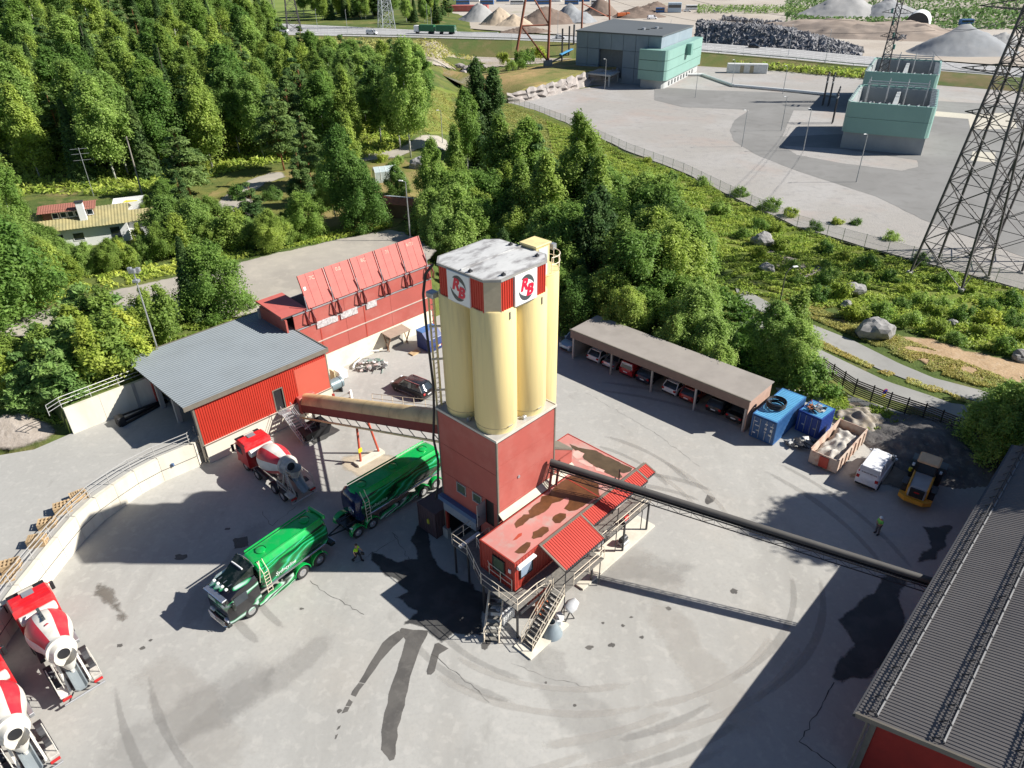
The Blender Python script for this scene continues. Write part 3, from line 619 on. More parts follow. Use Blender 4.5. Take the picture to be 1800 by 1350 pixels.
# signs
m_sred = mat('sign_red', (.66, .015, .05), .4); m_sgrey = mat('sign_grey', (.07, .08, .085), .4)
def crescent(cx, cz, ro, a0, a1, th_, n=18):
    out, inn = [], []
    for k in range(n + 1):
        t = a0 + (a1 - a0) * k / n; w_ = math.sin(math.pi * min(1, (k / n) * 1.05)) ** .8 * th_ if k else 0
        out.append((cx + ro * math.cos(t), cz + ro * math.sin(t))); inn.append((cx + (ro - w_) * math.cos(t), cz + (ro - w_) * math.sin(t)))
    return out, inn
def sign(par, loc, rz):
    s_ = MB().cbox(-1.0, 1.0, -.16, 0, -1.0, 1.0, .02).build('sign', m_white, par); s_.location = loc; s_.rotation_euler = (0, 0, rz)
    text('letter', 'R', 1.04, m_sred, s_, (-.22, -.172, .2), (R(90), 0, 0), depth=.012, shear=.25, bold=.045)
    text('letter', 'B', 1.0, m_sred, s_, (.27, -.176, -.24), (R(90), 0, 0), depth=.016, shear=.25, bold=.045)
    for a0, a1 in ((R(135), R(-2)), (R(-45), R(-182))):
        o_, i_ = crescent(.02, .0, .84, a0, a1, .3); mb = MB(); kx = .84
        for k in range(len(o_) - 1):
            q = [(o_[k][0] * kx, -.168, o_[k][1]), (o_[k + 1][0] * kx, -.168, o_[k + 1][1]), (i_[k + 1][0] * kx, -.168, i_[k + 1][1]), (i_[k][0] * kx, -.168, i_[k][1])]; mb.quad(*q)
        mb.build('arc', m_sgrey, s_)
sign(T, (C0, 3.02, 22.22), R(-90)); sign(T, (2.98, C0, 22.22), 0)
# black hose and service pipes down the left corner
hp = [(.15, 5.4, 23.1), (-.1, 5.9, 22.4), (-.25, 6.1, 21), (-.2, 6.1, 18), (-.1, 6.0, 14), (-.15, 6.1, 12), (-.3, 6.25, 9.5), (-.15, 6.1, 7.5), (-.3, 6.2, 5), (-.5, 6.4, 3.8)]
MB().tube(hp, .09, 8).build('hose', m_black, T, True)
pp = MB(); pp.cyl((.45, 5.95, 12.1), (.45, 5.95, 20.8), .08, n=8); pp.cyl((.2, 6.15, 12.1), (.2, 6.15, 20.8), .07, n=8); pp.build('pipe', m_cream, T, True)
ld = MB()
for z in np.arange(12.5, 20.5, .4): ld.box(.2, .46, 5.95, 5.99, z, z + .04)
for z in (13.5, 16, 18.5): ld.cyl((.1, 6.2, z), (.8, 5.6, z), .08, n=6)
ld.build('ladder', m_rail, T)
MB().cbox(.0, .6, 5.5, 6.2, 20.7, 21.1, .05).build('junction_box', m_galv, T)
# ================= rear silo =================
RS = ything('rear_silo', 'single cream silo on legs behind the tower with caged ladder and small roof cabin', 'silo', 7.6, 3.25, 0)
MB().rev((0, 0, 0), (0, 0, 1), [(6.6, .3), (9.3, 1.5), (20.9, 1.5), (21.2, 1.45)], 40).build('body', m_cream, RS, True)
MB().rev((0, 0, 21.15), (0, 0, 1), [(0, 1.5), (.15, .4)], 40).build('top', m_cream, RS, True)
for a in (45, 135, 225, 315): MB().box(1.35 * math.cos(R(a)) - .1, 1.35 * math.cos(R(a)) + .1, 1.35 * math.sin(R(a)) - .1, 1.35 * math.sin(R(a)) + .1, 0, 9.4).build('leg', m_cream, RS)
cb = MB().cbox(-1.85, -.5, -1.5, -.15, 21.2, 23.5, .03).build('filter_cabin', m_cream, RS); MB().cbox(-1.93, -.42, -1.58, -.07, 23.5, 23.62, .02).build('cabin_roof', m_cream, cb)
MB().box(-1.88, -1.85, -1.3, -.35, 21.5, 23.35).build('side_panel', mat('rust_panel', (.28, .1, .05), .6), cb); MB().box(-1.6, -.75, -1.53, -1.5, 21.4, 23.35).build('front_panel', mat('pale_blue_panel', (.55, .6, .62), .4), cb)
rl = MB()
for z in (22.3, 21.8):
    pts = [(.3 + 1.1 * math.cos(t), -.3 + 1.1 * math.sin(t), z) for t in np.linspace(R(-110), R(80), 14)]; rl.tube(pts, .03, 5)
for t in np.linspace(R(-110), R(80), 6): rl.cyl((.3 + 1.1 * math.cos(t), -.3 + 1.1 * math.sin(t), 21.2), (.3 + 1.1 * math.cos(t), -.3 + 1.1 * math.sin(t), 22.3), .03, n=5)
rl.build('top_railing', m_rail, RS)
MB().box(1.25, 1.6, -.3, .1, 22.2, 22.6).build('lamp', m_galv, RS)
# ================= control cabin on a lower container =================
def ribbed(mb, a, b, z0, z1, nrm, pitch=.3, d=.035, m=0):
    a, b = Vector(a), Vector(b); U = (b - a); mb.corr(a + Vector((0, 0, z0)), U, (0, 0, 1), nrm, U.length, z1 - z0, pitch, d, m)
def container(t, x0, x1, y0, y1, z0, z1, m, roofm=None, ribroof=True, name='wall_sheet'):
    f = MB(); k = .09
    for x in (x0, x1 - k):
        for y in (y0, y1 - k): f.box(x, x + k, y, y + k, z0, z1)
    for z in (z0, z1 - k):
        for y in (y0, y1 - k): f.box(x0 + k, x1 - k, y, y + k, z, z + k)
        for x in (x0, x1 - k): f.box(x, x + k, y0 + k, y1 - k, z, z + k)
    f.build('frame', m, t)
    for a, b, nn in (((x0 + k, y0 + .05), (x1 - k, y0 + .05), (0, -1, 0)), ((x1 - .05, y0 + k), (x1 - .05, y1 - k), (1, 0, 0)), ((x1 - k, y1 - .05), (x0 + k, y1 - .05), (0, 1, 0)), ((x0 + .05, y1 - k), (x0 + .05, y0 + k), (-1, 0, 0))):
        mb = MB(); ribbed(mb, (*a, 0), (*b, 0), z0 + k, z1 - k, nn); mb.build(name, m, t)
    if ribroof:
        mb = MB(); mb.corr((x0 + k, y0 + k, z1 - .04), (1, 0, 0), (0, 1, 0), (0, 0, 1), x1 - x0 - 2 * k, y1 - y0 - 2 * k, .28, .03); mb.build('roof', roofm or m, t)
    else: MB().box(x0 + .02, x1 - .02, y0 + .02, y1 - .02, z1 - .05, z1 - .02).build('roof', roofm or m, t)
CC = ything('control_cabin', 'long red container cabin with rusty flat roof raised beside the tower base', 'cabin', 0, 0, 0)
m_rroof = mat('faded_red_roof', (.52, .215, .185), .6, var=.07, scale=.6, dirt=(.42, .33, .29), dscale=.45, damt=.8)
container(CC, -2.45, 6.7, -3.9, -.56, 2.95, 5.5, m_conred, m_rroof, False)
container(CC, 6.75, 11.3, -3.9, 3.02, 2.95, 5.45, m_conred, m_rroof, False)
m_rust = mat('rust_stain', (.115, .045, .015), .45, var=.35, scale=1.2, world=True)
m_rust2 = mat('brown_puddle', (.10, .07, .04), .35, var=.25, scale=1.2, world=True)
m_pale = mat('worn_pale', (.66, .38, .33), .7, var=.1, world=True)
def rpud(px, m, z, par=None, name='rust_stain', seed=1, z0=5.5, amp=.06):
    P = [W2L(*G(x, y, z0)[:2]) for x, y in px]; pts = rough_poly([Vector((a, b, 0)) for a, b in P], .22, amp, seed)
    o = sheet(name, pts, m, z, kind=None, parent=CC); 
    if 'kind' in o: del o['kind']
    return o
R6 = lambda L_: [(760 + x * .3037, 760 + y * .3037) for x, y in L_]
R8 = lambda L_: [(860 + x * .17778, 780 + y * .17778) for x, y in L_]
rpud(R8([(265, 835), (250, 790), (270, 760), (340, 700), (400, 695), (385, 660), (440, 610), (500, 570), (520, 520), (590, 500), (640, 430), (690, 390), (790, 320), (880, 300), (1000, 340), (1080, 400), (1090, 520), (1000, 560), (930, 620), (840, 660), (790, 665), (740, 640), (780, 590), (790, 540), (760, 530), (700, 570), (620, 590), (590, 640), (520, 690), (400, 740), (330, 800)]), m_rust, 5.488)
rpud(R8([(620, 750), (650, 700), (700, 680), (755, 690), (760, 730), (700, 780), (650, 785)]), m_rust, 5.488, seed=2)
rpud(R8([(420, 930), (430, 870), (480, 850), (530, 815), (585, 825), (590, 860), (520, 920), (440, 940)]), m_rust, 5.488, seed=3)
rpud(R8([(248, 1070), (300, 1020), (370, 970), (410, 975), (405, 1010), (355, 1080), (290, 1085)]), m_rust, 5.488, seed=4, amp=.02)
rpud(R8([(232, 955), (290, 890), (325, 878), (320, 905), (270, 945)]), mat('fresh_red', (.42, .06, .03), .5), 5.488, seed=5, amp=.02)
rpud(R8([(790, 0), (880, 35), (960, 50), (1060, 65), (1130, 110), (1230, 150), (1330, 205), (1410, 240), (1400, 270), (1330, 290), (1290, 280), (1320, 330), (1280, 345), (1160, 290), (1080, 240), (1010, 200), (940, 150), (880, 90), (820, 40)]), m_rust2, 5.438, z0=5.45, seed=6)
rpud(R8([(1040, 235), (1080, 235), (1145, 265), (1130, 285), (1060, 265)]), m_pale, 5.443, z0=5.45, seed=7, name='paint_patch')
rpud(R8([(890, 160), (930, 160), (1030, 210), (1020, 230), (960, 215), (880, 175)]), m_pale, 5.443, z0=5.45, seed=8, name='paint_patch')
rpud(R8([(830, 70), (880, 65), (940, 95), (920, 130), (860, 150), (820, 110)]), m_pale, 5.443, z0=5.45, seed=9, name='paint_patch')
def cab_win(ax, p, a0, a1, z0, z1, m=m_glassg):
    f = frame_rect(MB(), ax, p, a0, a1, z0, z1, .07, .08).build('window', m_black, CC)
    (MB().box(p - .04, p - .01, a0, a1, z0, z1) if ax == 0 else MB().box(a0, a1, p - .04, p - .01, z0, z1)).build('pane', m, f)
cab_win(0, -2.44, -2.9, -1.9, 3.75, 4.95); cab_win(1, -3.89, -1.9, -.8, 3.8, 4.95, mat('sky_glass', (.25, .32, .42), .1, spec=.9))
MB().box(-2.52, -2.44, -3.55, -3.35, 4.4, 4.7).build('junction_box', m_white, CC); MB().box(-2.2, -.6, -4.2, -3.9, 5.05, 5.15).build('awning', m_white, CC)
fl = MB().cbox(-2.35, -2.05, -4.2, -3.95, 4.95, 5.25, .04).build('floodlight', m_white, CC)
# canopy of corrugated sheet (slopes outwards)
def canopy(x0, x1, yo, nm='canopy_sheet'):
    z_in, z_out = 5.5, 5.5 - (abs(yo + 4.05)) * .38; d = Vector((0, yo + 4.05, z_out - z_in)); L_ = d.length; d.normalize()
    nn = Vector((1, 0, 0)).cross(d); nn = nn if nn.z > 0 else -nn
    MB().corr((x0, -4.05, z_in), (1, 0, 0), d, nn, x1 - x0, L_, .21, .035).build(nm, m_redd, CC)
    tr = MB(); tr.obox((x0 - .05, -4.0, z_in + .02), (x0 - .05, yo, z_out + .02), .12, .12); tr.obox((x1 + .05, -4.0, z_in + .02), (x1 + .05, yo, z_out + .02), .12, .12); tr.build('canopy_trim', m_trim, CC)
    MB().obox((x0, yo, z_out - .04), (x1, yo, z_out - .04), .1, .12).build('gutter', m_steel, CC)
canopy(.0, 4.15, -6.25); canopy(4.27, 11.0, -5.15); canopy(11.12, 12.2, -5.0)
MB().box(-.1, 12.2, -4.1, -3.9, 5.48, 5.56).build('ridge_trim', m_trim, CC)
for x, y in ((.1, -6.15), (4.05, -6.15), (7.5, -5.05), (10.9, -5.05)): MB().cyl((x, y, .1), (x, y, 4.6), .04, n=6).build('canopy_post', m_steel, CC)
LC = ything('lower_container', 'dark red container underneath the raised cabin beside the steel stairs', 'container', 0, 0, 0)
container(LC, -.9, 6.0, -3.7, -.7, .15, 2.75, m_conred)
LC2 = ything('lower_container', 'dark ribbed container beside the roller gate of the tower', 'container', 0, 0, 0)
container(LC2, -.9, 2.4, 6.15, 8.3, 0.05, 2.6, mat('dark_container', (.09, .055, .06), .6), None, False)
MB().box(-.98, -.86, 6.9, 7.1, 1.2, 1.6).build('warning_sticker', mat('yellow_sticker', (.6, .55, .05), .5), LC2)
SLB = MB(); SLB.box(2.9, 11.7, -5.62, -.6, 0, .16); SLB.box(-4.1, -.2, -6.85, -5.3, 0, .12); SLB.box(11.7, 12.1, -5.62, 3, 0, .14)
tag(SLB.build('concrete_slab', m_concw), kind='structure'); bpy.data.objects['concrete_slab'].location = Y(0, 0); bpy.data.objects['concrete_slab'].rotation_euler = (0, 0, AZ)
cl = MB()
for x, y in ((7.0, -3.7), (11.0, -3.7), (7.0, 2.8), (11.0, 2.8), (9, -3.7)): cl.box(x - .1, x + .1, y - .1, y + .1, .16, 2.95)
cl.build('support_post', m_steel, CC); MB().box(6.9, 9.2, -3.6, -1.6, .16, 2.7).build('cladding_panel', m_red, CC)
# ================= walkway and stairs =================
WK = ything('steel_walkway', 'cream railed steel walkway and stairs wrapping around the red cabin', 'walkway', 0, 0, 0)
MB().box(-2.3, .0, .95, 2.55, 2.82, 2.9).build('deck', m_deck, WK)
MB().loft([[(-2.3, .95, 2.82), (-3.45, -1.6, 2.82), (-2.5, -1.6, 2.82), (-.6, .95, 2.82)], [(-2.3, .95, 2.9), (-3.45, -1.6, 2.9), (-2.5, -1.6, 2.9), (-.6, .95, 2.9)]]).build('deck', m_deck, WK)
MB().box(-3.5, -2.5, -5.1, -1.6, 2.82, 2.9).build('deck', m_deck, WK); MB().box(-2.5, -.3, -5.1, -3.95, 2.82, 2.9).build('deck', m_deck, WK); MB().box(-.3, 11.3, -6.3 if False else -5.4, -3.95, 2.82, 2.9).build('deck', m_deck, WK); MB().box(-.3, 4.1, -6.4, -5.4, 2.82, 2.9).build('deck', m_deck, WK)
bm_ = MB()
for y in (-5.35, -4.0): bm_.box(-3.4, 11.3, y, y + .08, 2.6, 2.82)
bm_.build('deck_beam', m_steel, WK)
railing(WK, [(0, 2.55, 2.9), (-2.3, 2.55, 2.9), (-2.3, .95, 2.9), (-3.5, -1.7, 2.9), (-3.5, -5.1, 2.9), (-1.6, -5.1, 2.9), (-.35, -5.3, 2.9)], every=1.5)
railing(WK, [(.0, 1.0, 2.9), (-1.3, 1.0, 2.9), (-2.5, -1.5, 2.9), (-2.55, -3.7, 2.9)], every=1.4)
railing(WK, [(.7, -6.4, 2.9), (4.1, -6.4, 2.9), (4.1, -5.45, 2.9), (11.3, -5.45, 2.9), (11.3, -4.0, 2.9)], every=1.5)
MB().box(-2.2, -.2, 1.7, 2.0, 2.93, 3.05).build('white_board', m_white, WK)
# main stair along the slab edge: from (-.3,-5.4..-6.4,2.9) down to (-3.6, ., 0)
def stair(par, p0, p1, width_dir, wd, n, m=m_deck, railm=None, strm=None, hr=1.0):
    p0, p1, wdv = Vector(p0), Vector(p1), Vector(width_dir) * wd; st = MB().box(0, 1, 0, 1, 0, 1)
    for i in range(n):
        a = p0.lerp(p1, (i + .5) / n); d = (p1 - p0); d.z = 0; d.normalize()
        MB().obox(a - d * 0, a + wdv, .27, .04).build('tread', m, par)
    for o_ in (Vector((0, 0, 0)), wdv):
        MB().obox(p0 + o_, p1 + o_, .05, .22).build('stringer', strm or m_rail, par)
    for o_ in (Vector((0, 0, 0)), wdv): railing(par, [p0 + o_, p1 + o_], hr, every=1.1, m=railm)
stair(WK, (-.4, -5.5, 2.9), (-3.55, -5.5, .1), (0, -1, 0), 1.0, 13)
# lower stair pit in front of the cabin (dark)
stair(WK, (-2.9, -1.9, 1.6), (-5.2, -3.6, .1), (.6, -.8, 0), 1.0, 7)
for x, y in ((-3.4, -1.8), (-3.4, -5.0), (-.4, -5.2), (4.0, -5.5), (8, -5.4), (11.2, -5.4), (-2.2, 1.0), (-2.2, 2.4)): MB().box(x - .06, x + .06, y - .06, y + .06, 0.0, 2.85).build('support_leg', m_steel, WK)
# ================= things under and beside the stairs =================
CR = ything('white_sack_crate', 'white crate of stacked sacks at the foot of the cabin stairs', 'crate', -3.4, -3.6)
MB().cbox(0, 1.25, 0, 1.2, .1, 1.0, .03).build('box', m_white, CR)
for i in range(4):
    for j in range(3): MB().cbox(.05 + i * .29, .31 + i * .29, .06 + j * .37, .38 + j * .37, 1.0, 1.12, .04).build('sack', mat('sack_grey', (.5, .5, .5), .9), CR)
for i in range(6): MB().box(.05 + i * .2, .1 + i * .2, -.05, 0, .1, 1.0).build('slat', m_white, CR)
for i in range(3): MB().cbox(.9, 1.25, .9, 1.2, 1.0 + i * .1, 1.45, .03).build('panel', m_white, CR) if i == 0 else None
CN = thing('loading_cone', 'grey steel loading cone standing on the asphalt beside the stairs', 'cone', G(969, 1112))
MB().rev((0, 0, 0), (0, 0, 1), [(0, .78), (.08, .76), (.75, .42), (1.05, .28), (1.1, .29), (.9, .25), (.2, .3)], 26, caps=False).build('shell', mat('bluish_steel', (.26, .31, .34), .45, .3), CN, True)
MB().rev((0, 0, 1.06), (0, 0, 1), [(0, .29), (.05, .31), (.06, .25)], 20, caps=False).build('rim', m_galv, CN, True)
MX = thing('site_mixer', 'small pale concrete mixer with its motor box standing by the grey cone', 'mixer', G(994, 1086), R(30))
MB().rev((0, -.1, .85), (.7, 0, .45), [(0, .22), (.15, .42), (.55, .45), (.95, .26), (1.0, .24)], 18).build('drum', mat('pale_grey', (.6, .6, .6), .5), MX, True)
for a in (-.35, .35): MB().obox((-.3, a, 0), (.1, a, .9), .07, .07).build('leg', m_steel, MX); MB().obox((.5, a, 0), (.1, a, .9), .07, .07).build('leg', m_steel, MX)
MB().cbox(-.75, -.3, -.3, .25, .2, .7, .05).build('motor_box', m_white, MX)
PB_ = thing('white_bucket', 'white canister on the asphalt between cone and small mixer', 'canister', G(982, 1098))
MB().cbox(-.2, .2, -.18, .18, 0, .55, .06).build('body', m_white, PB_); MB().cyl((0, 0, .55), (0, 0, .62), .07, n=8).build('cap', m_steel, PB_)
VP = ything('grey_pump_box', 'grey pump unit standing on the slab under the walkway', 'pump', 8.6, -5.0, .16)
MB().cbox(-.4, .4, -.3, .3, 0, .35, .04).build('base', m_galv, VP); MB().cyl((-.3, 0, .55), (.35, 0, .55), .22, n=12).build('motor', m_steel, VP, True)
GU = ything('grey_machine', 'grey machine with white hoses behind the walkway railing', 'machine', 4.9, -5.2, 2.9)
MB().cbox(-.4, .4, -.3, .3, 0, .7, .05).build('housing', m_galv, GU); MB().cyl((-.2, 0, .7), (-.2, 0, 1.0), .15, n=10).build('cap', m_steel, GU)
MB().tube([(.4, 0, .5), (.8, .1, .6), (1.0, .2, 0)], .05, 6).build('hose', m_white, GU)
for k, (u, lb) in enumerate(((3.4, 'red hand truck leaning on the walkway railing'), (8.2, 'small red fire box hung on the walkway railing'))):
    t = ything('red_hand_truck' if k == 0 else 'fire_box', lb, 'hand truck' if k == 0 else 'fire box', u, -5.35, 2.9)
    MB().cbox(-.25, .25, -.08, .08, 0, 1.0 if k == 0 else .6, .02).build('frame' if k == 0 else 'case', mat('signal_red', (.55, .05, .04), .5), t)
    MB().cyl((-.3, 0, .15), (.3, 0, .15), .14, n=10).build('wheel' if k == 0 else 'bracket', m_steel, t)
EP = ything('excavator_attachment', 'orange and white machine parts stored under the walkway', 'machine parts', -.9, -4.9)
MB().cbox(-.3, .9, -.1, .35, .1, 1.7, .05).build('panel', mat('orange_paint', (.6, .14, .04), .5), EP); MB().cbox(.2, .7, -.5, -.1, .0, .9, .05).build('cover', m_white, EP)
# ================= belt conveyor to the right hall =================
CV = thing('belt_conveyor', 'long thin dark belt conveyor sloping from the tower to the brown roofed hall', 'conveyor')
a = Y(5.2, -.3, 7.7); b = Y(15.3, -24.9, 5.0); d = (b - a).normalized(); L_ = (b - a).length
MB().cyl(a, b, .24, n=14).build('cover', mat('conveyor_cover', (.075, .07, .065), .75), CV, True)
sd = d.cross(Vector((0, 0, 1))).normalized(); tr = MB()
for s_ in (-.35, .35): tr.obox(a + sd * s_ - Vector((0, 0, .30)), b + sd * s_ - Vector((0, 0, .30)), .06, .09); tr.obox(a + sd * s_ - Vector((0, 0, .75)), b + sd * s_ - Vector((0, 0, .75)), .05, .06)
k = int(L_ / .8)
for i in range(k):
    p = a + d * (i * L_ / k); q = a + d * ((i + 1) * L_ / k)
    for s_ in (-.35, .35):
        tr.obox(p + sd * s_ - Vector((0, 0, .30 if i % 2 else .75)), q + sd * s_ - Vector((0, 0, .75 if i % 2 else .30)), .025, .025)
    tr.obox(p + sd * -.35 - Vector((0, 0, .3)), p + sd * .35 - Vector((0, 0, .3)), .03, .03); tr.obox(p + sd * -.35 - Vector((0, 0, .75)), p + sd * .35 - Vector((0, 0, .75)), .025, .025)
tr.build('truss', m_steel, CV); MB().obox(a - Vector((0, 0, .2)), b - Vector((0, 0, .2)), .55, .08).build('belt', m_black, CV)
for p0, p1 in (((5.2, -.5, 7.5), (4.6, -.75, 5.6)), ((6.0, -.5, 7.5), (5.4, -.75, 5.6))): MB().obox(Y(*p0), Y(*p1), .16, .16).build('support_leg', mat('red_brown_steel', (.2, .05, .04), .5), CV)
MB().obox(Y(8.3, -4.0, 2.9), Y(8.3, -4.0, 6.4), .1, .1).build('support_leg', m_steel, CV); MB().obox(Y(9.1, -3.8, 5.5), Y(9.1, -3.8, 6.6), .08, .08).build('support_leg', m_steel, CV)
# ================= inclined covered conveyor (left) =================
YC = ything('covered_conveyor', 'yellow half round covered conveyor climbing from the red hall to the tower', 'conveyor', 0, 0, 0)
p0, p1 = Vector((1.9, 29.0, 1.6)), Vector((1.9, 5.9, 9.9)); d = (p1 - p0).normalized(); sx = Vector((1, 0, 0)); up = sx.cross(d); up = up if up.z > 0 else -up
rings = []
for p in (p0, p0.lerp(p1, .5) - d * .02, p0.lerp(p1, .5), p0.lerp(p1, .97), p0.lerp(p1, .98), p1):
    rr = .82 if p is not p1 else .8
    rings.append([p + sx * math.cos(t) * rr + up * (math.sin(t) * rr + .1) for t in np.linspace(0, math.pi, 13)])
MB().loft(rings, True).build('cover', mat('yellow_cover', (.62, .47, .24), .55, var=.12, scale=.7, dirt=(.36, .26, .15), dscale=.5, damt=.6), YC, True)
for t in (.17, .34, .5, .67, .84):
    c = p0.lerp(p1, t); MB().loft([[c + d * k + sx * math.cos(a_) * .85 + up * (math.sin(a_) * .85 + .1) for a_ in np.linspace(0, math.pi, 13)] for k in (-.03, .03)], False).build('seam_band', mat('seam', (.40, .3, .16), .6), YC)
for s_ in (-1, 1): MB().obox(p0 + sx * .8 * s_ - up * .3, p1 + sx * .8 * s_ - up * .3, .05, .8, up=up).build('side_board', mat('maroon_board', (.19, .03, .025), .6), YC)
for s_ in (-1, 1): MB().cyl(p0 + sx * 1.0 * s_ - up * 1.25, p1 + sx * 1.0 * s_ - up * 1.25, .1, n=8).build('chord', m_cream, YC, True)
tb = MB()
for i in range(15):
    c = p0.lerp(p1, (i + .5) / 15); c2 = p0.lerp(p1, (i + 1.0) / 15)
    for s_ in (-1, 1): tb.obox(c + sx * .85 * s_ - up * .6, c2 + sx * .98 * s_ - up * 1.2, .05, .05)
tb.build('bracing', m_steel, YC)
MB().obox(p0 - up * .65, p1 - up * .65, 1.5, .05, up=up).build('floor_plate', m_steel, YC)
for fx, tx in ((.85, 1.3), (2.95, 2.5)): MB().cyl((fx, 18.6, 0), (tx, 19.1, 3.6), .11, n=8).build('support_leg', mat('salmon_red', (.5, .09, .05), .5), YC, True)
MB().box(.35, 3.3, 18.2, 19.0, 0, .25).build('footing', m_concw, YC); MB().box(.7, 1.1, 18.45, 18.5, 1.3, 1.75).build('warning_sign', mat('warning_yellow', (.75, .6, .02), .5), YC)
wr = [p0.lerp(p1, t) + sx * 1.5 + up * -.2 for t in (.4, 1)]
MB().obox(wr[0] - up * .1, wr[1] - up * .1, .7, .05, up=up).build('service_deck', m_deck, YC); railing(YC, [q + sx * .3 for q in wr], 1.0, every=1.6)
MB().cyl((1.2, 6.6, 3.9), (1.2, 6.6, 6.6), .17, n=10).build('discharge_pipe', m_cream, YC, True)
MB().cyl((-.3, 7.0, 5.7), (1.2, 6.6, 6.9), .1, n=8).build('branch_pipe', m_cream, YC, True)
# head and tail boxes
MB().cbox(1.0, 2.8, 28.4, 29.0, .8, 2.6, .05).build('tail_box', m_red, YC)
# ================= red hall with grey roof (left) =================
LB = ything('red_hall', 'red corrugated hall with pale blue grey sheet roof built over the concrete ramp', 'hall', 0, 0, 0)
m_groof = mat('bluegrey_roof', (.20, .225, .24), .55, .0, var=.07, scale=.35, dirt=(.21, .24, .26), dscale=.25, damt=.5)
m_groof2 = mat('brown_roof', (.135, .125, .12), .5, .0, var=.08, scale=.3, dirt=(.15, .14, .13), dscale=.2, damt=.5)
zf, zb = 6.45, 6.1
U0, U1, V0, V1 = -9.45, 5.1, 29.0, 41.3
slope = Vector((0, V1 - V0 + .0, zb - zf)).normalized()
MB().corr((U0, V0 - .35, zf + .03), (0, 1, 0), (1, 0, 0), (0, 0, 1), V1 - V0 + .35, U1 - U0, .36, .035).build('roof_sheet', m_groof, LB)
tr = MB(); tr.box(U0 - .05, U1 + .05, V0 - .45, V0 - .3, zf - .3, zf + .1); tr.box(U0 - .05, U1 + .05, V1, V1 + .12, zf - .3, zf + .1); tr.box(U1, U1 + .12, V0 - .3, V1, zf - .3, zf + .12); tr.build('eave_trim', m_trim, LB)
MB().box(U0 + .02, U1 - .02, V0 - .28, V1 - .02, zf - .15, zf - .02).build('roof_deck', m_steel, LB)
for k in range(2): pass
def lbwall(a, b, z0, z1):
    MB().corr((a, V0, z0), (1, 0, 0), (0, 0, 1), (0, -1, 0), b - a, z1 - z0, .22, .04).build('wall_cladding', m_redd, LB)
lbwall(-8.6, -1.2 + .0, 1.95, zf - .12); lbwall(-1.2, -.2, 4.35, zf - .12); lbwall(-.2, 1.35, 1.95, zf - .12); lbwall(1.35, 4.9, zf - .95, zf - .12)
MB().box(1.35, 4.9, V0 - .05, V0 + .05, 1.95, zf - .95).build('flat_cladding', mat('faded_panel', (.52, .10, .065), .5, var=.05, scale=.4), LB)
MB().box(-1.2, -.2, V0 + .3, V0 + .34, 1.9, 4.35).build('doorway', m_black, LB)
frame_rect(MB(), 1, V0 + .05, -1.15, -.25, 2.0, 4.25, .09, .12).build('door_frame', m_trim, LB)
MB().box(4.85, 4.95, V0, V1, 1.9, zf - .1).build('end_wall', m_red, LB); MB().box(-8.5, 4.9, V1 - .2, V1 - .1, 2.3, zf - .1).build('rear_wall', m_conc, LB)
MB().box(-8.72, -8.55, V0 - .08, V0 + .3, .6, zf - .1).build('corner_post', m_trim, LB); MB().cyl((-8.9, V0 - .3, .3), (-8.9, V0 - .3, 3.3), .06, n=8).build('downpipe', m_trim, LB)
MB().box(4.9, 5.02, V0 - .06, V0 + .06, 1.8, zf).build('corner_post', m_trim, LB)
for y in (33.5, 37.2): MB().box(-8.7, -8.3, y, y + .35, 2.3, zf - .1).build('portal_post', m_conc, LB)
MB().box(-8.5, -8.35, 38.6, 39.2, 2.3, zf - .1).build('side_cladding', m_redd, LB)
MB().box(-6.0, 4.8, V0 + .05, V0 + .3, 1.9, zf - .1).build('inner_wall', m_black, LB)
MB().box(-8.55, 5.0, V0 - .22, V0 + .3, -.2, 1.95).build('plinth', m_concw, LB)
MB().box(-8.55, 5.0, V0 - .26, V0 - .2, 1.9, 2.0).build('plinth_trim', m_trim, LB)
# hall stairs (galvanised)
SX = ything('steel_stairs', 'galvanised stairs leading from the red hall door down to the yard', 'stairs', 0, 0, 0)
MB().box(-1.3, -.1, V0 - 1.0, V0 - .25, 1.95, 2.02).build('landing', m_galv, SX)
stair(SX, (-.15, V0 - 1.0, 2.0), (-.15, V0 - 4.2, .1), (-1, 0, 0), 1.05, 11, m_galv, m_galv, m_galv)
# ================= aggregate bunkers with lids =================
HP = ything('aggregate_bunker', 'long red bunker building with a row of raised red lids behind the debris pile', 'bunker', 0, 0, 0)
m_lid = mat('lid_red', (.50, .125, .10), .5, var=.06, scale=.5, dirt=(.40, .08, .07), dscale=.4, damt=.5)
m_lidd = mat('dark_red_steel', (.17, .02, .02), .5)
HV = 34.45
MB().box(4.2, 23.5, HV + .05, HV + .4, -.1, 2.35).build('base_wall', mat('white_render', (.80, .74, .58), .85, var=.06, scale=.5, dirt=(.55, .48, .36), dscale=.4, damt=.5), HP)
for (z0, z1) in ((2.4, 4.15), (4.25, 6.35), (6.5, 8.05)):
    for i in range(3):
        a = 5.15 + i * 6.12; MB().box(a, a + 6.09, HV, HV + .1, z0, z1).build('wall_panel', m_red, HP)
    MB().box(5.1, 23.52, HV - .1, HV + .04, z1, z1 + .1).build('wall_rail', m_galv if z0 > 4.2 else mat('pale_trim', (.5, .42, .36), .6), HP)
for x in (5.15, 8.0, 13.7): MB().box(x - .06, x + .06, HV - .03, HV, 2.4, 6.3).build('rust_run', mat('rust_run', (.40, .05, .03), .6), HP)
MB().box(23.4, 23.6, HV, 39.8, -.1, 8.1).build('end_wall', m_red, HP); MB().box(4.0, 23.4, 39.6, 39.8, 0, 7.6).build('back_wall', m_conc, HP)
MB().box(4.2, 4.4, HV, 39.6, 0, 7.9).build('end_wall', m_red, HP)
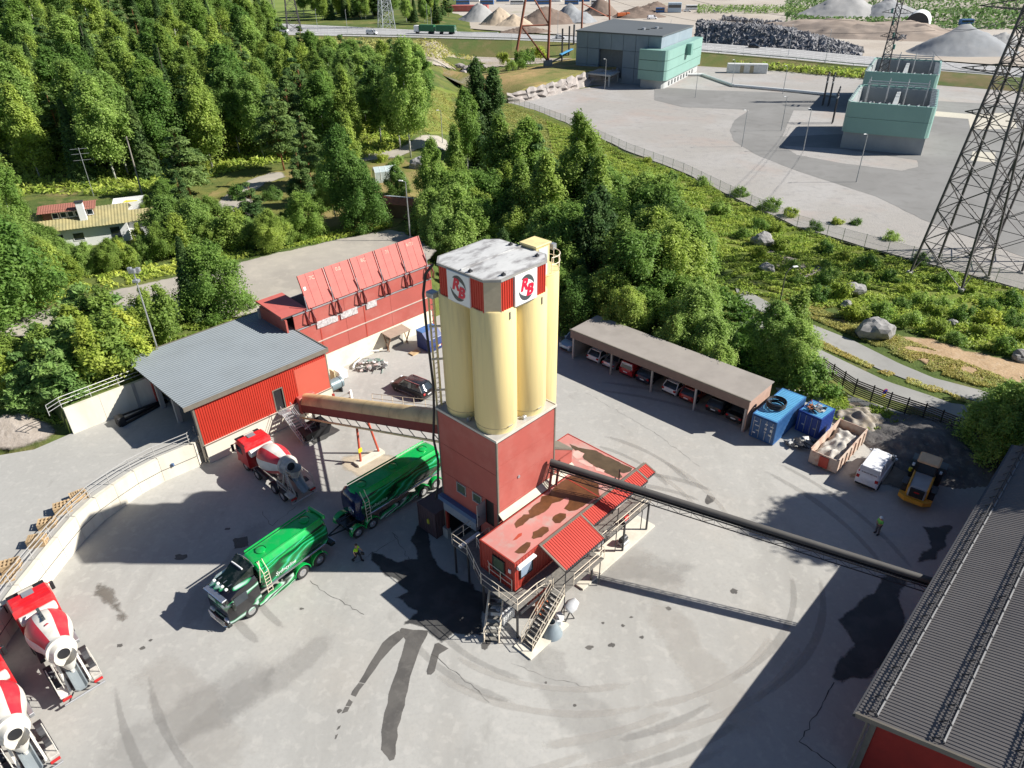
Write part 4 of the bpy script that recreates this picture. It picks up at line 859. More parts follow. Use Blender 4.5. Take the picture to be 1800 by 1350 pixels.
for x in (7.15, 10.4, 13.65, 16.95, 20.2): MB().box(x - .1, x + .1, HV + .1, 39.6, 4, 7.9).build('divider', m_conc, HP)
MB().box(4.2, 23.4, HV + .1, 39.6, 4.5, 5.6).build('gravel_fill', mat('gravel_fill', (.16, .15, .14), .95, var=.3, scale=4), HP)
LX = [7.05, 10.28, 13.55, 16.85, 20.12, 23.35]; LT = ['7C', '0.8', '8C', '71', '6/73']
m_chalk = mat('chalk', (.72, .45, .35), .8)
for i in range(5):
    x0, x1 = LX[i] + .06, LX[i + 1] - .09
    ld_ = MB().box(0, x1 - x0, -.06, .06, 0, 3.5).build('lid', m_lid, HP); ld_.location = (x0, HV + .2, 8.15); ld_.rotation_euler = (R(-21), 0, 0)
    for s_ in (.0, x1 - x0 - .09): MB().box(s_, s_ + .09, -.14, -.06, 0, 3.5).build('edge_rib', m_lid, ld_)
    for s_ in (.9, 1.9): MB().box(s_, s_ + .03, -.075, -.06, .05, 3.45).build('seam', m_lidd, ld_)
    MB().box(x1 - x0, x1 - x0 + .07, -.05, .05, .0, 3.5).build('pale_edge', m_galv, ld_)
    text('number', LT[i], .55, m_chalk, ld_, ((x1 - x0) * .5, -.07, 2.9), (R(90), R(4), 0), depth=.002)
    if i == 0: MB().box(.25, .5, -.075, -.06, 1.9, 2.25).build('sticker', m_white, ld_)
l0 = MB().box(0, 3.1, -.06, .06, 0, 4.9).build('lid', m_lid, HP); l0.location = (3.95, HV + .25, 8.15); l0.rotation_euler = (R(-86), 0, 0)
MB().box(0, .1, -.14, -.06, 0, 4.9).build('edge_rib', m_lid, l0)
MB().box(3.9, 23.4, HV + .12, HV + .3, 8.0, 8.12).build('hinge_beam', m_steel, HP)
for i, x in enumerate(LX):
    for k in (-.45, .3):
        a = MB(); a.tube([(x + k, HV + .2, 8.2), (x + k - .1, HV - .25, 8.0), (x + k - .05, HV - .55, 7.3), (x + k + .25, HV - .12, 6.45)], .07, 6); a.tube([(x + k, HV - .1, 8.2), (x + k + .1, HV - .08, 6.45)], .06, 6)
        a.build('lid_arm', m_lidd, HP)
    MB().cyl((x - .1, HV + .1, 8.1), (x - .1, HV + .35, 9.6), .05, n=6).build('ram', m_galv, HP)
for x, w_ in ((7.6, 2.6), (10.6, 2.2), (14.0, 1.4)): MB().box(x, x + w_, HV - .13, HV - .02, 5.75, 6.5).build('torn_membrane', mat('torn_grey', (.52, .50, .49), .9, var=.25, scale=5, dirt=(.25, .2, .2), dscale=3, damt=.8), HP)
# debris, bench shed, compactor, tank
BS = ything('wooden_lean_to', 'small brown lean-to roof on slanted props against the white bunker wall', 'lean-to', 15.6, 33.2)
MB().loft([[(0, 1.25, 2.1), (3.0, 1.25, 2.1), (3.0, 1.25, 2.2), (0, 1.25, 2.2)], [(0, -.4, 1.95), (3.0, -.4, 1.95), (3.0, -.4, 2.05), (0, -.4, 2.05)]]).build('roof', mat('brown_board', (.33, .26, .2), .8), BS)
for x in (.1, 2.9): MB().obox((x, -.3, 1.95), (x, .6, 0), .1, .1).build('prop', mat('brown_wood', (.22, .12, .07), .8), BS); MB().obox((x, .2, 0), (x, 1.0, 2.0), .08, .08).build('prop', mat('brown_wood', (.22, .12, .07)), BS)
MB().box(.5, 2.6, .7, 1.1, .0, 1.2).build('back_board', mat('grey_board', (.4, .38, .33), .8), BS)
BC = ything('blue_compactor', 'dark blue waste compactor with slanted front plastered with white notices', 'compactor', 18.6, 29.6)
MB().loft([[(x, 0, .1), (x, 2.2, .1), (x, 2.2, 2.3), (x, 1.2, 2.3), (x, .3, 1.5), (x, 0, .8)] for x in (0, 2.3)]).build('body', mat('navy', (.02, .04, .16), .4), BC)
MB().box(-.05, 2.35, 1.1, 2.25, 2.3, 2.36).build('lid', mat('mid_blue', (.06, .18, .42), .4), BC)
MB().quad((.35, .27, 1.47), (2.1, .27, 1.47), (2.1, 1.1, 2.21), (.35, 1.1, 2.21)).build('notice', mat('notice_print', (.55, .58, .62), .6, var=.35, scale=9), BC)
for i in range(5): MB().quad((.4, .33 + i * .15, 1.55 + i * .134), (2.0, .33 + i * .15, 1.55 + i * .134), (2.0, .36 + i * .15, 1.58 + i * .134), (.4, .36 + i * .15, 1.58 + i * .134)).build('print_line', m_steel, BC)
for i, c in enumerate(((.7, .4, .1), (.75, .75, .7), (.6, .1, .1))): MB().box(1.2 + i * .3, 1.4 + i * .3, -.02, 0, .4, .65).build('sticker', mat('sticker%s' % 'abc'[i], c, .5), BC)
PL2 = ything('wooden_pallet', 'single brown pallet lying in the shadow of the blue compactor', 'pallet', 16.9, 30.6, .0)
MB().box(0, 1.2, 0, .8, .1, .14).build('deck', m_wood, PL2)
for y in (0, .35, .7): MB().box(0, 1.2, y, y + .1, 0, .1).build('bearer', m_wood, PL2)
def debris(name, label, cat, pos, n, rad, cols, seed, rods=8, hgt_=.7):
    t = thing(name, label, cat, pos); rn = random.Random(seed)
    for k in range(n):
        r_ = rad * math.sqrt(rn.random()); a = rn.uniform(0, 6.28); x, y = r_ * math.cos(a), r_ * math.sin(a) * .6; z = max(0, (1 - r_ / rad)) * hgt_
        mb = MB(); s_ = rn.uniform(.15, .45); pts = [Vector((rn.uniform(-1, 1) * s_, rn.uniform(-1, 1) * s_, rn.uniform(-.4, .6) * s_)) for _ in range(9)]
        bm = bmesh.new(); [bm.verts.new(p) for p in pts]; bmesh.ops.convex_hull(bm, input=bm.verts[:]); me = bpy.data.meshes.new('lump'); 
        for v_ in [v_ for v_ in bm.verts if not v_.link_faces]: bm.verts.remove(v_)
        bm.to_mesh(me); bm.free(); me.materials.append(cols[k % len(cols)]); o = bpy.data.objects.new('lump', me); link(o, t); o.location = (x, y, z + s_ * .4)
    for k in range(rods):
        a = rn.uniform(0, 3.14); c = Vector((rn.uniform(-rad, rad) * .7, rn.uniform(-rad, rad) * .45, .1)); d_ = Vector((math.cos(a), math.sin(a), rn.uniform(.0, .35))) * rn.uniform(.5, 1.3)
        MB().cyl(c - d_ * .7, c + d_, .035, n=5).build('rod', cols[(k + 1) % len(cols)], t)
    return t
m_scrap = [mat('scrap_white', (.62, .60, .57), .7), mat('scrap_grey', (.34, .34, .33), .7), mat('scrap_green', (.12, .22, .18), .7), mat('scrap_pink', (.45, .36, .33), .7), mat('scrap_dark', (.1, .1, .1), .7)]
debris('scrap_heap', 'tangled heap of white and green scrap on the yard before the white wall', 'scrap heap', G(655, 645), 46, 1.9, m_scrap, 3, 16, .9)
WF = thing('bent_pipe', 'long white bent sheet gutter lying across the scrap heap', 'gutter', G(640, 640))
MB().tube([(-1.0, -1.2, .2), (-.9, -.5, .4), (.6, 1.0, 1.1), (1.6, 1.3, 1.0)], .11, 6).build('gutter_run', m_white, WF); MB().obox((-.9, -.5, .3), (-1.3, -.9, 0), .1, .1).build('foot', m_galv, WF)
SF = thing('sign_frame', 'thin empty steel frame standing against the white wall by the scrap heap', 'frame', G(634, 628), R(46))
for a_, b_ in (((0, 0, 0), (0, 0, 1.2)), ((1.3, 0, 0), (1.3, 0, 1.0)), ((0, 0, 1.2), (1.3, 0, 1.0))): MB().obox(a_, b_, .05, .05).build('bar', m_galv, SF)
TK = ything('grey_tank', 'blue grey horizontal tank on a rusty stand at the corner of the red hall', 'tank', 6.2, 30.6)
MB().rev((-1.0, 0, 1.0), (1, 0, 0), [(0, .3), (.08, .62), (2.0, .62), (2.1, .3)], 20).build('shell', mat('tank_grey', (.19, .25, .27), .4, .2), TK, True)
for x in (-.6, .7): MB().box(x - .06, x + .06, -.5, .5, 0, .5).build('stand', m_steel, TK)
for a_ in (-.5, .7): MB().rev((a_, 0, 1.0), (1, 0, 0), [(0, .64), (.06, .64)], 20).build('band', m_steel, TK)
IB = ything('white_container_tank', 'white square liquid tank with cream back panel next to the grey tank', 'liquid tank', 7.9, 32.0)
MB().cbox(0, 1.1, 0, 1.1, .12, 1.1, .06).build('bottle', m_white, IB)
for z in (.3, .6, .9): MB().box(-.02, 1.12, -.03, -.01, z, z + .03).build('cage_bar', m_galv, IB)
MB().box(-.4, -.3, .3, 1.2, .0, 1.3).build('side_panel', mat('cream_panel', (.55, .48, .3), .7), IB)
GS = ything('gate_stand', 'grey wooden gate and white post beside the yellow conveyor tail', 'gate stand', 4.2, 27.2)
for z in (.3, .9, 1.5): MB().box(0, 2.2, 0, .06, z, z + .15).build('board', mat('grey_wood', (.3, .28, .25), .85), GS)
MB().box(1.7, 1.95, -.2, 0, 0, 1.9).build('post', m_white, GS); MB().box(-.2, 0, -.1, .1, 0, 2.3).build('post', m_conred, GS)
DS = ything('dark_skip', 'black open scrap skip full of dark parts at the foot of the hall stairs', 'skip', .2, 25.6)
MB().loft([[(-.9, -.7, 0), (1.5, -.7, 0), (1.5, .9, 0), (-.9, .9, 0)], [(-1.1, -.9, 1.0), (1.8, -.9, 1.0), (1.8, 1.1, 1.0), (-1.1, 1.1, 1.0)]]).build('tub', m_black, DS)
for k in range(9): MB().obox((random.uniform(-.8, 1.4), random.uniform(-.6, .8), .9), (random.uniform(-.8, 1.5), random.uniform(-.6, .8), 1.25), .12, .12).build('scrap', m_scrap[(k * 2) % 5] if k % 3 else m_steel, DS)
tag(sheet('oil_stain', [Y(u, v, .012) for u, v in ((-.5, 24.2), (2.6, 24.4), (2.5, 26.9), (-.2, 26.6))], m_wet, step=.4, amp=.2), kind='structure')
# ================= retaining walls and railings =================
RT = thing('retaining_wall', 'curved pale concrete wall holding the ramp above the yard', 'wall')
for i in range(len(RWP) - 1):
    a_, b_ = RWP[i], RWP[i + 1]; d_ = (b_ - a_).normalized(); nn = Vector((-d_.y, d_.x, 0));  nn = -nn if nn.dot(Vector((-1, 1, 0))) < 0 else nn
    mb = MB(); e_ = d_ * .012
    for base, h_ in ((a_ + e_, 0), (b_ - e_, 0)): pass
    p = [a_ + e_, b_ - e_, b_ - e_ + nn * .38, a_ + e_ + nn * .38]
    mb.loft([[(q.x, q.y, -.2) for q in p], [(q.x, q.y, 2.42) for q in p]]); mb.build('wall_panel', m_concw, RT)
    s_ = [a_ - nn * .02, b_ - nn * .02]; MB().obox((s_[0].x, s_[0].y, 1.15), (s_[1].x, s_[1].y, 1.15), .03, .03).build('conduit', m_steel, RT)
MB().cbox(-.12, .12, -.1, .1, 1.2, 1.5, .02).build('socket_box', m_blue, RT, loc=RWP[1].lerp(RWP[2], .65) - Vector((0, .12, 0)))
RR = thing('ramp_railing', 'three bar galvanised railing on top of the curved retaining wall', 'railing')
def offs(P, d, z):
    out = []
    for i, p in enumerate(P):
        t_ = (P[min(i + 1, len(P) - 1)] - P[max(i - 1, 0)]).normalized(); nn = Vector((-t_.y, t_.x, 0)); nn = -nn if nn.dot(Vector((-1, 1, 0))) < 0 else nn
        q = p + nn * d; out.append(Vector((q.x, q.y, z)))
    return out
m_railg = mat('weathered_galv', (.52, .51, .49), .5, .35, var=.1)
railing(RR, offs(RWP, .5, 2.4), 1.1, .035, 2, 2.2, m_railg)
UW = ything('upper_wall', 'tall pale concrete wall between ramp and young trees with railing above', 'wall', 0, 0, 0)
for a_, b_ in ((-16.1, -13.1), (-13.08, -10.1), (-10.08, -8.4)): MB().box(a_, b_, 39.0, 39.35, 2.0, 5.0 if a_ < -9 else 5.1).build('wall_panel', m_concw, UW)
MB().box(-10.2, -9.9, 38.95, 39.0, 2.3, 5.0).build('joint', m_conc, UW)
UR = ything('upper_railing', 'three bar galvanised railing along the top of the upper concrete wall', 'railing', 0, 0, 0)
railing(UR, [(-17.2, 39.6, 4.6), (-16.1, 39.5, 4.95), (-8.5, 39.5, 5.0)], 1.1, .035, 2, 2.4, m_railg)
SH = ything('dark_steel_frame', 'black steel wedge frame lying in the shade of the upper wall', 'steel frame', -12.6, 37.7, 2.3)
MB().obox((0, 0, .1), (4.8, .5, .1), .25, .25).build('beam', m_black, SH); MB().obox((0, -.8, .1), (4.8, .3, .1), .2, .2).build('beam', m_black, SH); MB().obox((0, 0, .7), (4.2, .4, .3), .15, .15).build('beam', m_black, SH); MB().cbox(-.2, .5, -.8, .1, 0, .9, .05).build('box', m_black, SH)
# pallets on the ramp beside the railing
def pallet_stack(px, rz, n, top, lab):
    t = thing('pallet_stack', lab, 'pallets', G(*px, 2.3), rz, 'wooden pallets beside the ramp railing')
    for k in range(n):
        z = k * .15; mb = MB()
        for y in (0, .35, .7): mb.box(0, 1.2, y, y + .1, z, z + .1)
        o = mb.build('bearers', m_wood, t); o['kind'] = 'stuff'
        if k == n - 1:
            for j in range(7 if not top else 5): MB().box(j * (.172 if not top else .26), j * (.172 if not top else .26) + .12, 0, .8, z + .1, z + .13).build('board', m_wood, t)
        else: MB().box(0, 1.2, 0, .8, z + .1, z + .125).build('board', m_wood, t)
pallet_stack((128, 886), R(40), 4, 0, 'stack of plain pallets farthest up the ramp railing')
pallet_stack((98, 908), R(30), 5, 1, 'stack of pallets with open pale deck, second down the ramp railing')
pallet_stack((68, 934), R(20), 4, 1, 'low grey pallet stack with gaps, middle of the ramp railing')
pallet_stack((50, 966), R(15), 5, 0, 'stack of fresh yellow pallets in the long row by the railing')
pallet_stack((4, 1012), R(25), 5, 1, 'stack of pallets with square holes nearest the parked mixer cab')
pallet_stack((-8, 1030), R(25), 1, 0, 'single flat pallet at the left frame edge near the railing')
# ================= carport =================
CP = ything('carport', 'long open carport with flat grey brown roof sheltering parked cars', 'carport', 0, 0, 0)
m_cpr = mat('roof_felt_taupe', (.30, .27, .24), .85, var=.08, scale=.5, dirt=(.24, .215, .19), dscale=.3, damt=.5)
m_cpf = mat('fascia_brown', (.20, .14, .115), .6)
MB().box(28.7, 33.5, -4.65, 17.05, 3.6, 3.68).build('roof', m_cpr, CP)
MB().box(28.66, 28.8, -4.6, 17.0, 2.68, 3.6).build('fascia', m_cpf, CP); MB().box(28.58, 28.7, -4.7, 17.1, 3.6, 3.74).build('roof_edge', m_trim, CP)
MB().box(28.9, 33.4, -4.5, -4.35, .0, 3.6).build('end_wall', mat('end_wall_pinkish', (.46, .30, .23), .7), CP); MB().box(28.9, 33.4, 16.75, 16.9, 0, 3.6).build('end_wall', mat('grey_wall', (.34, .32, .29), .8), CP)
MB().box(33.35, 33.48, -4.3, 16.7, 0, 3.55).build('rear_wall', m_steel, CP)
for v in (16.7, 11.4, 6.2, 1.05, -4.3): MB().box(28.8, 29.0, v - .09, v + .09, 0, 2.7).build('post', m_conc, CP)
for v in (11.4, 6.2, 1.05): MB().box(29.0, 33.3, v - .05, v + .05, 2.8, 3.5).build('beam', m_cpf, CP)
# ================= brown roofed hall (right) =================
RH = ything('brown_roof_hall', 'big hall with dark brown corrugated roof filling the lower right corner', 'hall', 0, 0, 0)
ev, sl = -24.35, .30
RU0, RU1 = 1.6, 33.3
d_ = Vector((0, -1, sl)).normalized(); nn = Vector((0, sl, 1)).normalized()
MB().corr((RU0, ev, 6.0), (1, 0, 0), d_, nn, RU1 - RU0, 24, .22, .03).build('roof_sheet', m_groof2, RH)
MB().loft([[(RU0 + .05, ev - .02, 5.7), (RU1 - .05, ev - .02, 5.7), (RU1 - .05, ev - .02, 5.97), (RU0 + .05, ev - .02, 5.97)], [(RU0 + .05, ev - 22.9, 12.5), (RU1 - .05, ev - 22.9, 12.5), (RU1 - .05, ev - 22.9, 12.8), (RU0 + .05, ev - 22.9, 12.8)]]).build('roof_deck', m_steel, RH)
MB().box(RU0 - .05, RU1 + .05, ev, ev + .14, 5.82, 5.99).build('gutter', m_steel, RH)
MB().obox((RU0 - .02, ev, 6.0), (RU0 - .02, ev - 22.9, 6.0 + 22.9 * sl), .12, .3).build('verge_trim', m_trim, RH)
MB().box(RU0 + 1.4, RU1 - .3, ev - .85, ev - .7, -.1, 5.9).build('side_wall', mat('hall_red', (.30, .02, .012), .6), RH)
MB().loft([[(RU0 + 1.4, ev - .85, -.1), (RU0 + 1.4, ev - 23, -.1), (RU0 + 1.4, ev - 23, 12.4), (RU0 + 1.4, ev - .85, 6.0)], [(RU0 + 1.55, ev - .85, -.1), (RU0 + 1.55, ev - 23, -.1), (RU0 + 1.55, ev - 23, 12.4), (RU0 + 1.55, ev - .85, 6.0)]]).build('gable_wall', mat('hall_red', (.3, .02, .012)), RH)
MB().box(RU0 + 1.3, RU0 + 1.5, ev - .95, ev - .65, 0, 5.8).build('corner_trim', m_trim, RH); MB().cyl((RU0 + 1.1, ev - .5, 0), (RU0 + 1.1, ev - .5, 5.6), .06, n=8).build('downpipe', m_trim, RH)
for v in (-25.0, -27.9, -30.9):
    z = 6.0 + (ev - v) * sl
    gd = MB(); x = RU0 + .4
    for dz in (.18, .34): gd.cyl((x, v, z + dz), (RU1 - .3, v, z + dz), .03, n=6)
    o = gd.build('snow_guard', m_steel, RH); o['kind'] = 'stuff'
    br = MB().obox((0, .3, -.02), (0, -.05, .38), .05, .05).obox((0, -.25, .1), (0, -.05, .38), .04, .04).build('guard_bracket', m_steel, RH, loc=(x, v, z))
    for k in range(1, 27): inst(br, RH, (x + k * 1.2, v, z))
    MB().obox((x, v - .2, z + .12), (RU1 - .3, v - .2, z + .12), .08, .03).build('guard_rail', mat('dull_grey', (.25, .25, .25), .6), RH)
# ================= slatted fence on the right =================
FN = thing('slatted_fence', 'dark horizontal slat fence between the yard and the two roads', 'fence')
m_slat = mat('dark_slats', (.085, .07, .055), .8, var=.2)
fp = [G(1442, 655), G(1500, 694), G(1560, 718), G(1620, 738), G(1680, 762), G(1740, 784)]
for i in range(len(fp) - 1):
    a_, b_ = fp[i], fp[i + 1]; k = max(1, round((b_ - a_).length / 1.75))
    for j in range(k):
        p, q = a_.lerp(b_, j / k), a_.lerp(b_, (j + 1) / k); d2 = (q - p).normalized() * .06; mb = MB()
        for s_ in range(8): mb.obox(p + d2 + Vector((0, 0, .18 + s_ * .22)), q - d2 + Vector((0, 0, .18 + s_ * .22)), .03, .13)
        mb.build('fence_panel', m_slat, FN)['kind'] = 'stuff'
        MB().box(-.05, .05, -.05, .05, 0, 1.95).build('post', m_steel, FN, loc=p)
NS = thing('no_parking_sign', 'round blue and red sign over a yellow plate on the slatted fence', 'sign', G(1547, 713), R(20))
MB().cyl((0, -.1, 1.75), (0, -.06, 1.75), .3, n=20).build('red_rim', mat('signal_red', (.55, .05, .04)), NS); MB().cyl((0, -.12, 1.75), (0, -.1, 1.75), .24, n=20).build('blue_disc', mat('sign_blue', (.02, .05, .35), .4), NS); MB().obox((-.17, -.125, 1.92), (.17, -.125, 1.58), .01, .06, up=(0, 1, 0)).build('red_bar', mat('signal_red', (.55, .05, .04)), NS)
MB().box(-.25, .25, -.1, -.06, 1.1, 1.38).build('yellow_plate', mat('warning_yellow', (.75, .6, .02)), NS)
# ================= chain fence round the substation =================
CF = thing('mesh_fence', 'long grey mesh fence with thin posts around the gravel substation yard', 'fence')
cfp = [(884, 178), (905, 186), (940, 198), (985, 215), (1040, 240), (1100, 268), (1200, 306), (1300, 356), (1400, 401), (1480, 426), (1600, 459), (1700, 486), (1850, 526)]
P = [G(*p) for p in cfp]; cpost = MB().cyl((0, 0, 0), (0, 0, 2.3), .045, n=5).build('post', m_galv, CF, loc=P[0]); wire = MB()
m_mesh = bpy.data.materials.new('wire_mesh'); m_mesh.use_nodes = True
_n = m_mesh.node_tree; _b = _n.nodes['Principled BSDF']; _b.inputs['Base Color'].default_value = (.3, .31, .31, 1); _b.inputs['Alpha'].default_value = .22; _b.inputs['Metallic'].default_value = .5
for a_, b_ in zip(P[:-1], P[1:]):
    k = max(1, round((b_ - a_).length / 3.2))
    for j in range(1, k + 1): inst(cpost, CF, a_.lerp(b_, j / k))
    for z in (2.2, 1.1, .15): wire.obox(a_ + Vector((0, 0, z)), b_ + Vector((0, 0, z)), .025, .025)
    MB().quad(a_, b_, b_ + Vector((0, 0, 2.2)), a_ + Vector((0, 0, 2.2))).build('mesh_panel', m_mesh, CF)
wire.build('wire', m_galv, CF)['kind'] = 'stuff'
# ================= substation blocks =================
m_teal = mat('teal_panel', (.235, .40, .345), .45, var=.05, scale=.2); m_teal2 = mat('teal_dark', (.17, .33, .28), .45, var=.05)
m_cc = mat('substation_concrete', (.33, .35, .35), .8, var=.08, scale=.2, dirt=(.27, .29, .30), dscale=.15, damt=.5)
def subblock(o, az, w_, dp, lab, h0=3.6, h1=10.0):
    t = thing('transformer_enclosure', lab, 'enclosure', o, az)
    def plan(i, r_): # rounded plan, x = depth dir, y negative = width
        pts = []
        for cx, cy, a0 in ((0 + i + r_, 0 - i - r_, 90), (0 + i + r_, -w_ + i + r_, 180), (dp - i - r_, -w_ + i + r_, 270), (dp - i - r_, -i - r_, 0)):
            for k in range(4): a = R(a0 + k * 30); pts.append((cx + r_ * math.cos(a), cy + r_ * math.sin(a)))
        return pts
    for z0, z1 in ((h0, (h0 + h1) / 2 - .03), ((h0 + h1) / 2 + .03, h1)):
        fl = (z0 - h0) / (h1 - h0); A = plan(-.5, 1.6); B = plan(-.5 - .3 * (0 if fl else 1) , 1.6); I = plan(0, 1.4)
        MB().loft([[(x, y, z0) for x, y in A], [(x, y, z1) for x, y in A], [(x, y, z1) for x, y in I], [(x, y, z0) for x, y in I], [(x, y, z0) for x, y in A]], False).build('teal_band', m_teal, t)
    for (x0, x1, y0, y1) in ((0, .4, -w_, 0), (dp - .4, dp, -w_, 0), (.4, dp - .4, -.4, 0), (.4, dp - .4, -w_, -w_ + .4)): MB().box(x0, x1, y0, y1, -.3, h1 - .4).build('concrete_wall', m_cc, t)
    MB().box(.4, dp - .4, -w_ + .4, -.4, .5, .6).build('floor', m_lane, t)
    MB().box(.4, dp - .4, -w_ * .55, -w_ * .5, .5, h1 - 1).build('partition', m_cc, t)
    MB().cbox(3, dp * .6, -w_ * .45, -w_ * .12, .6, 6.5, .2).build('transformer', mat('sage', (.20, .23, .17), .5), t)
    MB().cbox(3, dp * .6, -w_ * .9, -w_ * .62, .6, 5.5, .2).build('transformer', mat('sage', (.20, .23, .17), .5), t)
    for k in range(4):
        x, y = 4 + k * 3.2, -w_ * .25; MB().rev((x, y, 6.5), (0, 0, 1), [(0, .15), (.1, .4), (.5, .15), (.6, .35), (1.0, .12), (1.1, .3), (1.6, .1)], 8).build('insulator', mat('porcelain', (.45, .42, .4), .4), t)
    for k in range(11):
        for y in (.35, -w_ - .35): MB().obox((1 + k * 2.2, y, h1), (1.6 + k * 2.2, y * .9 - .3, h1 + .15), .2, .2).build('top_strut', m_galv, t)
    for x in (dp * .72, dp * .88):
        for y in (-w_ * .12, -w_ * .38, -w_ * .62, -w_ * .88): MB().cyl((x, y, .6), (x, y, h1 + 2.2), .16, .1, 6).build('gantry_post', m_galv, t)
        MB().box(x - .12, x + .12, -w_ * .9, -w_ * .1, h1 + 1.2, h1 + 1.45).build('gantry_beam', m_galv, t)
    MB().cbox(dp * .66, dp * .92, -w_ * .42, -w_ * .1, .6, 4.5, .15).build('switchgear', m_cc, t)
    k = 0
    while k * 1.9 < w_:
        MB().obox((-.35, -k * 1.9, h1), (.6, -k * 1.9 - .4, h1 + .1), .2, .2).build('top_strut', m_galv, t); MB().obox((dp + .35, -k * 1.9, h1), (dp - .6, -k * 1.9 - .4, h1 + .1), .2, .2).build('top_strut', m_galv, t); k += 1
    return t
subblock(Vector((75.6, 166.2, 0)), R(61.5), 16.6, 25, 'nearer teal and grey open topped transformer enclosure with dark interior')
subblock(Vector((97.9, 209.2, 0)), R(61.5), 17.2, 30, 'farther teal transformer enclosure behind the nearer one, beside the highway')
# cable stands left of the enclosures
for i, (px, lb) in enumerate((((1445, 186), 'tall dark cable termination stand farther from the camera'), ((1462, 218), 'tall dark cable termination stand in the near enclosure shadow'), ((1455, 187), 'slim dark cable stand next to the far termination stand'))):
    t = thing('cable_stand', lb, 'cable stand', G(*px), R(61)); 
    for k in range(3): MB().box(k * 1.1 - .12, k * 1.1 + .12, -.12, .12, 0, 7 + k * .4).build('column', m_steel, t); MB().rev((k * 1.1, 0, 7 + k * .4), (0, 0, 1), [(0, .1), (.1, .3), (.5, .1), (.6, .25), (1.1, .08)], 8).build('insulator', m_steel, t)
    MB().box(-.3, 2.6, -.15, .15, 6.2, 6.5).build('crossbeam', m_galv, t)
# white pipe run
PR = thing('white_pipeline', 'thin white pipe running above ground between the two teal buildings', 'pipeline')
pp_ = [G(x, y, .5) for x, y in ((1190, 131), (1235, 131), (1290, 150), (1380, 158), (1470, 167))]
for a_, b_ in zip(pp_[:-1], pp_[1:]): MB().cyl(a_, b_, .45, n=8).build('pipe', m_white, PR, True)
WB_ = thing('white_site_cabin', 'long white cabin standing alone by the highway verge', 'cabin', G(1312, 128), R(-12))
MB().cbox(-7, 7, -1.5, 1.5, 0, 3.1, .1).build('body', mat('offwhite', (.6, .6, .58), .6), WB_)
for x in (-2.5, 0.9): MB().box(x, x + 1.3, -1.56, -1.5, .2, 2.6).build('door', mat('tan_door', (.35, .3, .2), .6), WB_)
# concrete and teal building
CB = thing('concrete_building', 'large grey concrete building with curved teal side wing and flat dark roof', 'building')
Z1 = 15.0; A1, A2, A3, A4 = G(1164.7, 64.8, Z1), G(1219.6, 46, Z1), G(1078, 34.4, Z1), G(1011.6, 54.7, Z1)
MB().loft([[(q.x, q.y, Z1 - .1) for q in (A1, A2, A3, A4)], [(q.x, q.y, Z1 + .3) for q in (A1, A2, A3, A4)]]).build('roof', mat('dark_roof', (.10, .11, .115), .7, var=.05, scale=.05), CB)
ex = (A2 - A1).normalized(); ey = (A4 - A1).normalized(); W1 = (A2 - A1).length; W2 = (A4 - A1).length
def bp(a, b, z): q = A1 + ex * a + ey * b; return (q.x, q.y, z)
def bbox(a0, a1, b0, b1, z0, z1, nm, m): return MB().loft([[bp(a0, b0, z0), bp(a1, b0, z0), bp(a1, b1, z0), bp(a0, b1, z0)], [bp(a0, b0, z1), bp(a1, b0, z1), bp(a1, b1, z1), bp(a0, b1, z1)]]).build(nm, m, CB)
m_cb = mat('bluish_concrete', (.22, .27, .31), .8, var=.1, scale=.08, dirt=(.28, .33, .37), dscale=.1, damt=.6); m_cbl = mat('light_concrete', (.42, .43, .42), .8, var=.08, scale=.2)
nb = 7
for k in range(nb): 
    b0, b1 = .3 + k * (W2 - .6) / nb, .3 + (k + 1) * (W2 - .6) / nb - .12
    for (z0, z1) in ((-1, 4.9), (5.0, 10.0), (10.1, Z1 - .1)):
        if k in (3, 4) and z0 == 5.0: continue
        if k in (3, 4) and z0 == -1: z1 = 1.5
        bbox(.3, W1 - .3 if k == 0 else 6, b0, b1, z0, z1, 'wall_panel', m_cb)
bbox(1.5, 6, .3 + 3 * (W2 - .6) / nb, .3 + 5 * (W2 - .6) / nb - .12, 1.5, 10.0, 'loading_gate', mat('gate_grey', (.14, .15, .16), .7))
bbox(6, W1 - .3, .5, W2 - .3, -1, Z1 - .1, 'rear_wall', m_cb)
bbox(-9, .2, 15, 25, 3.2, 3.7, 'loading_platform', m_cbl)
for b in (15.3, 24.2): 
    for a in (-8.7, -.5): bbox(a, a + .5, b, b + .5, -1, 3.2, 'platform_leg', m_cbl)
bbox(2, 2.4, 26.5, 27.4, 11, 12, 'vent', m_steel)
for k, b in ((0, 13), (1, 13)):
    q = A1 + ex * (14 + k * 6) + ey * (12 - k * 3); MB().cyl((q.x, q.y, Z1 + .3), (q.x, q.y, Z1 + .9), .7, n=8).build('roof_fan', m_galv, CB); MB().box(q.x - 2, q.x + 2, q.y - .15, q.y + .15, Z1 + .3, Z1 + .5).build('duct', m_steel, CB)
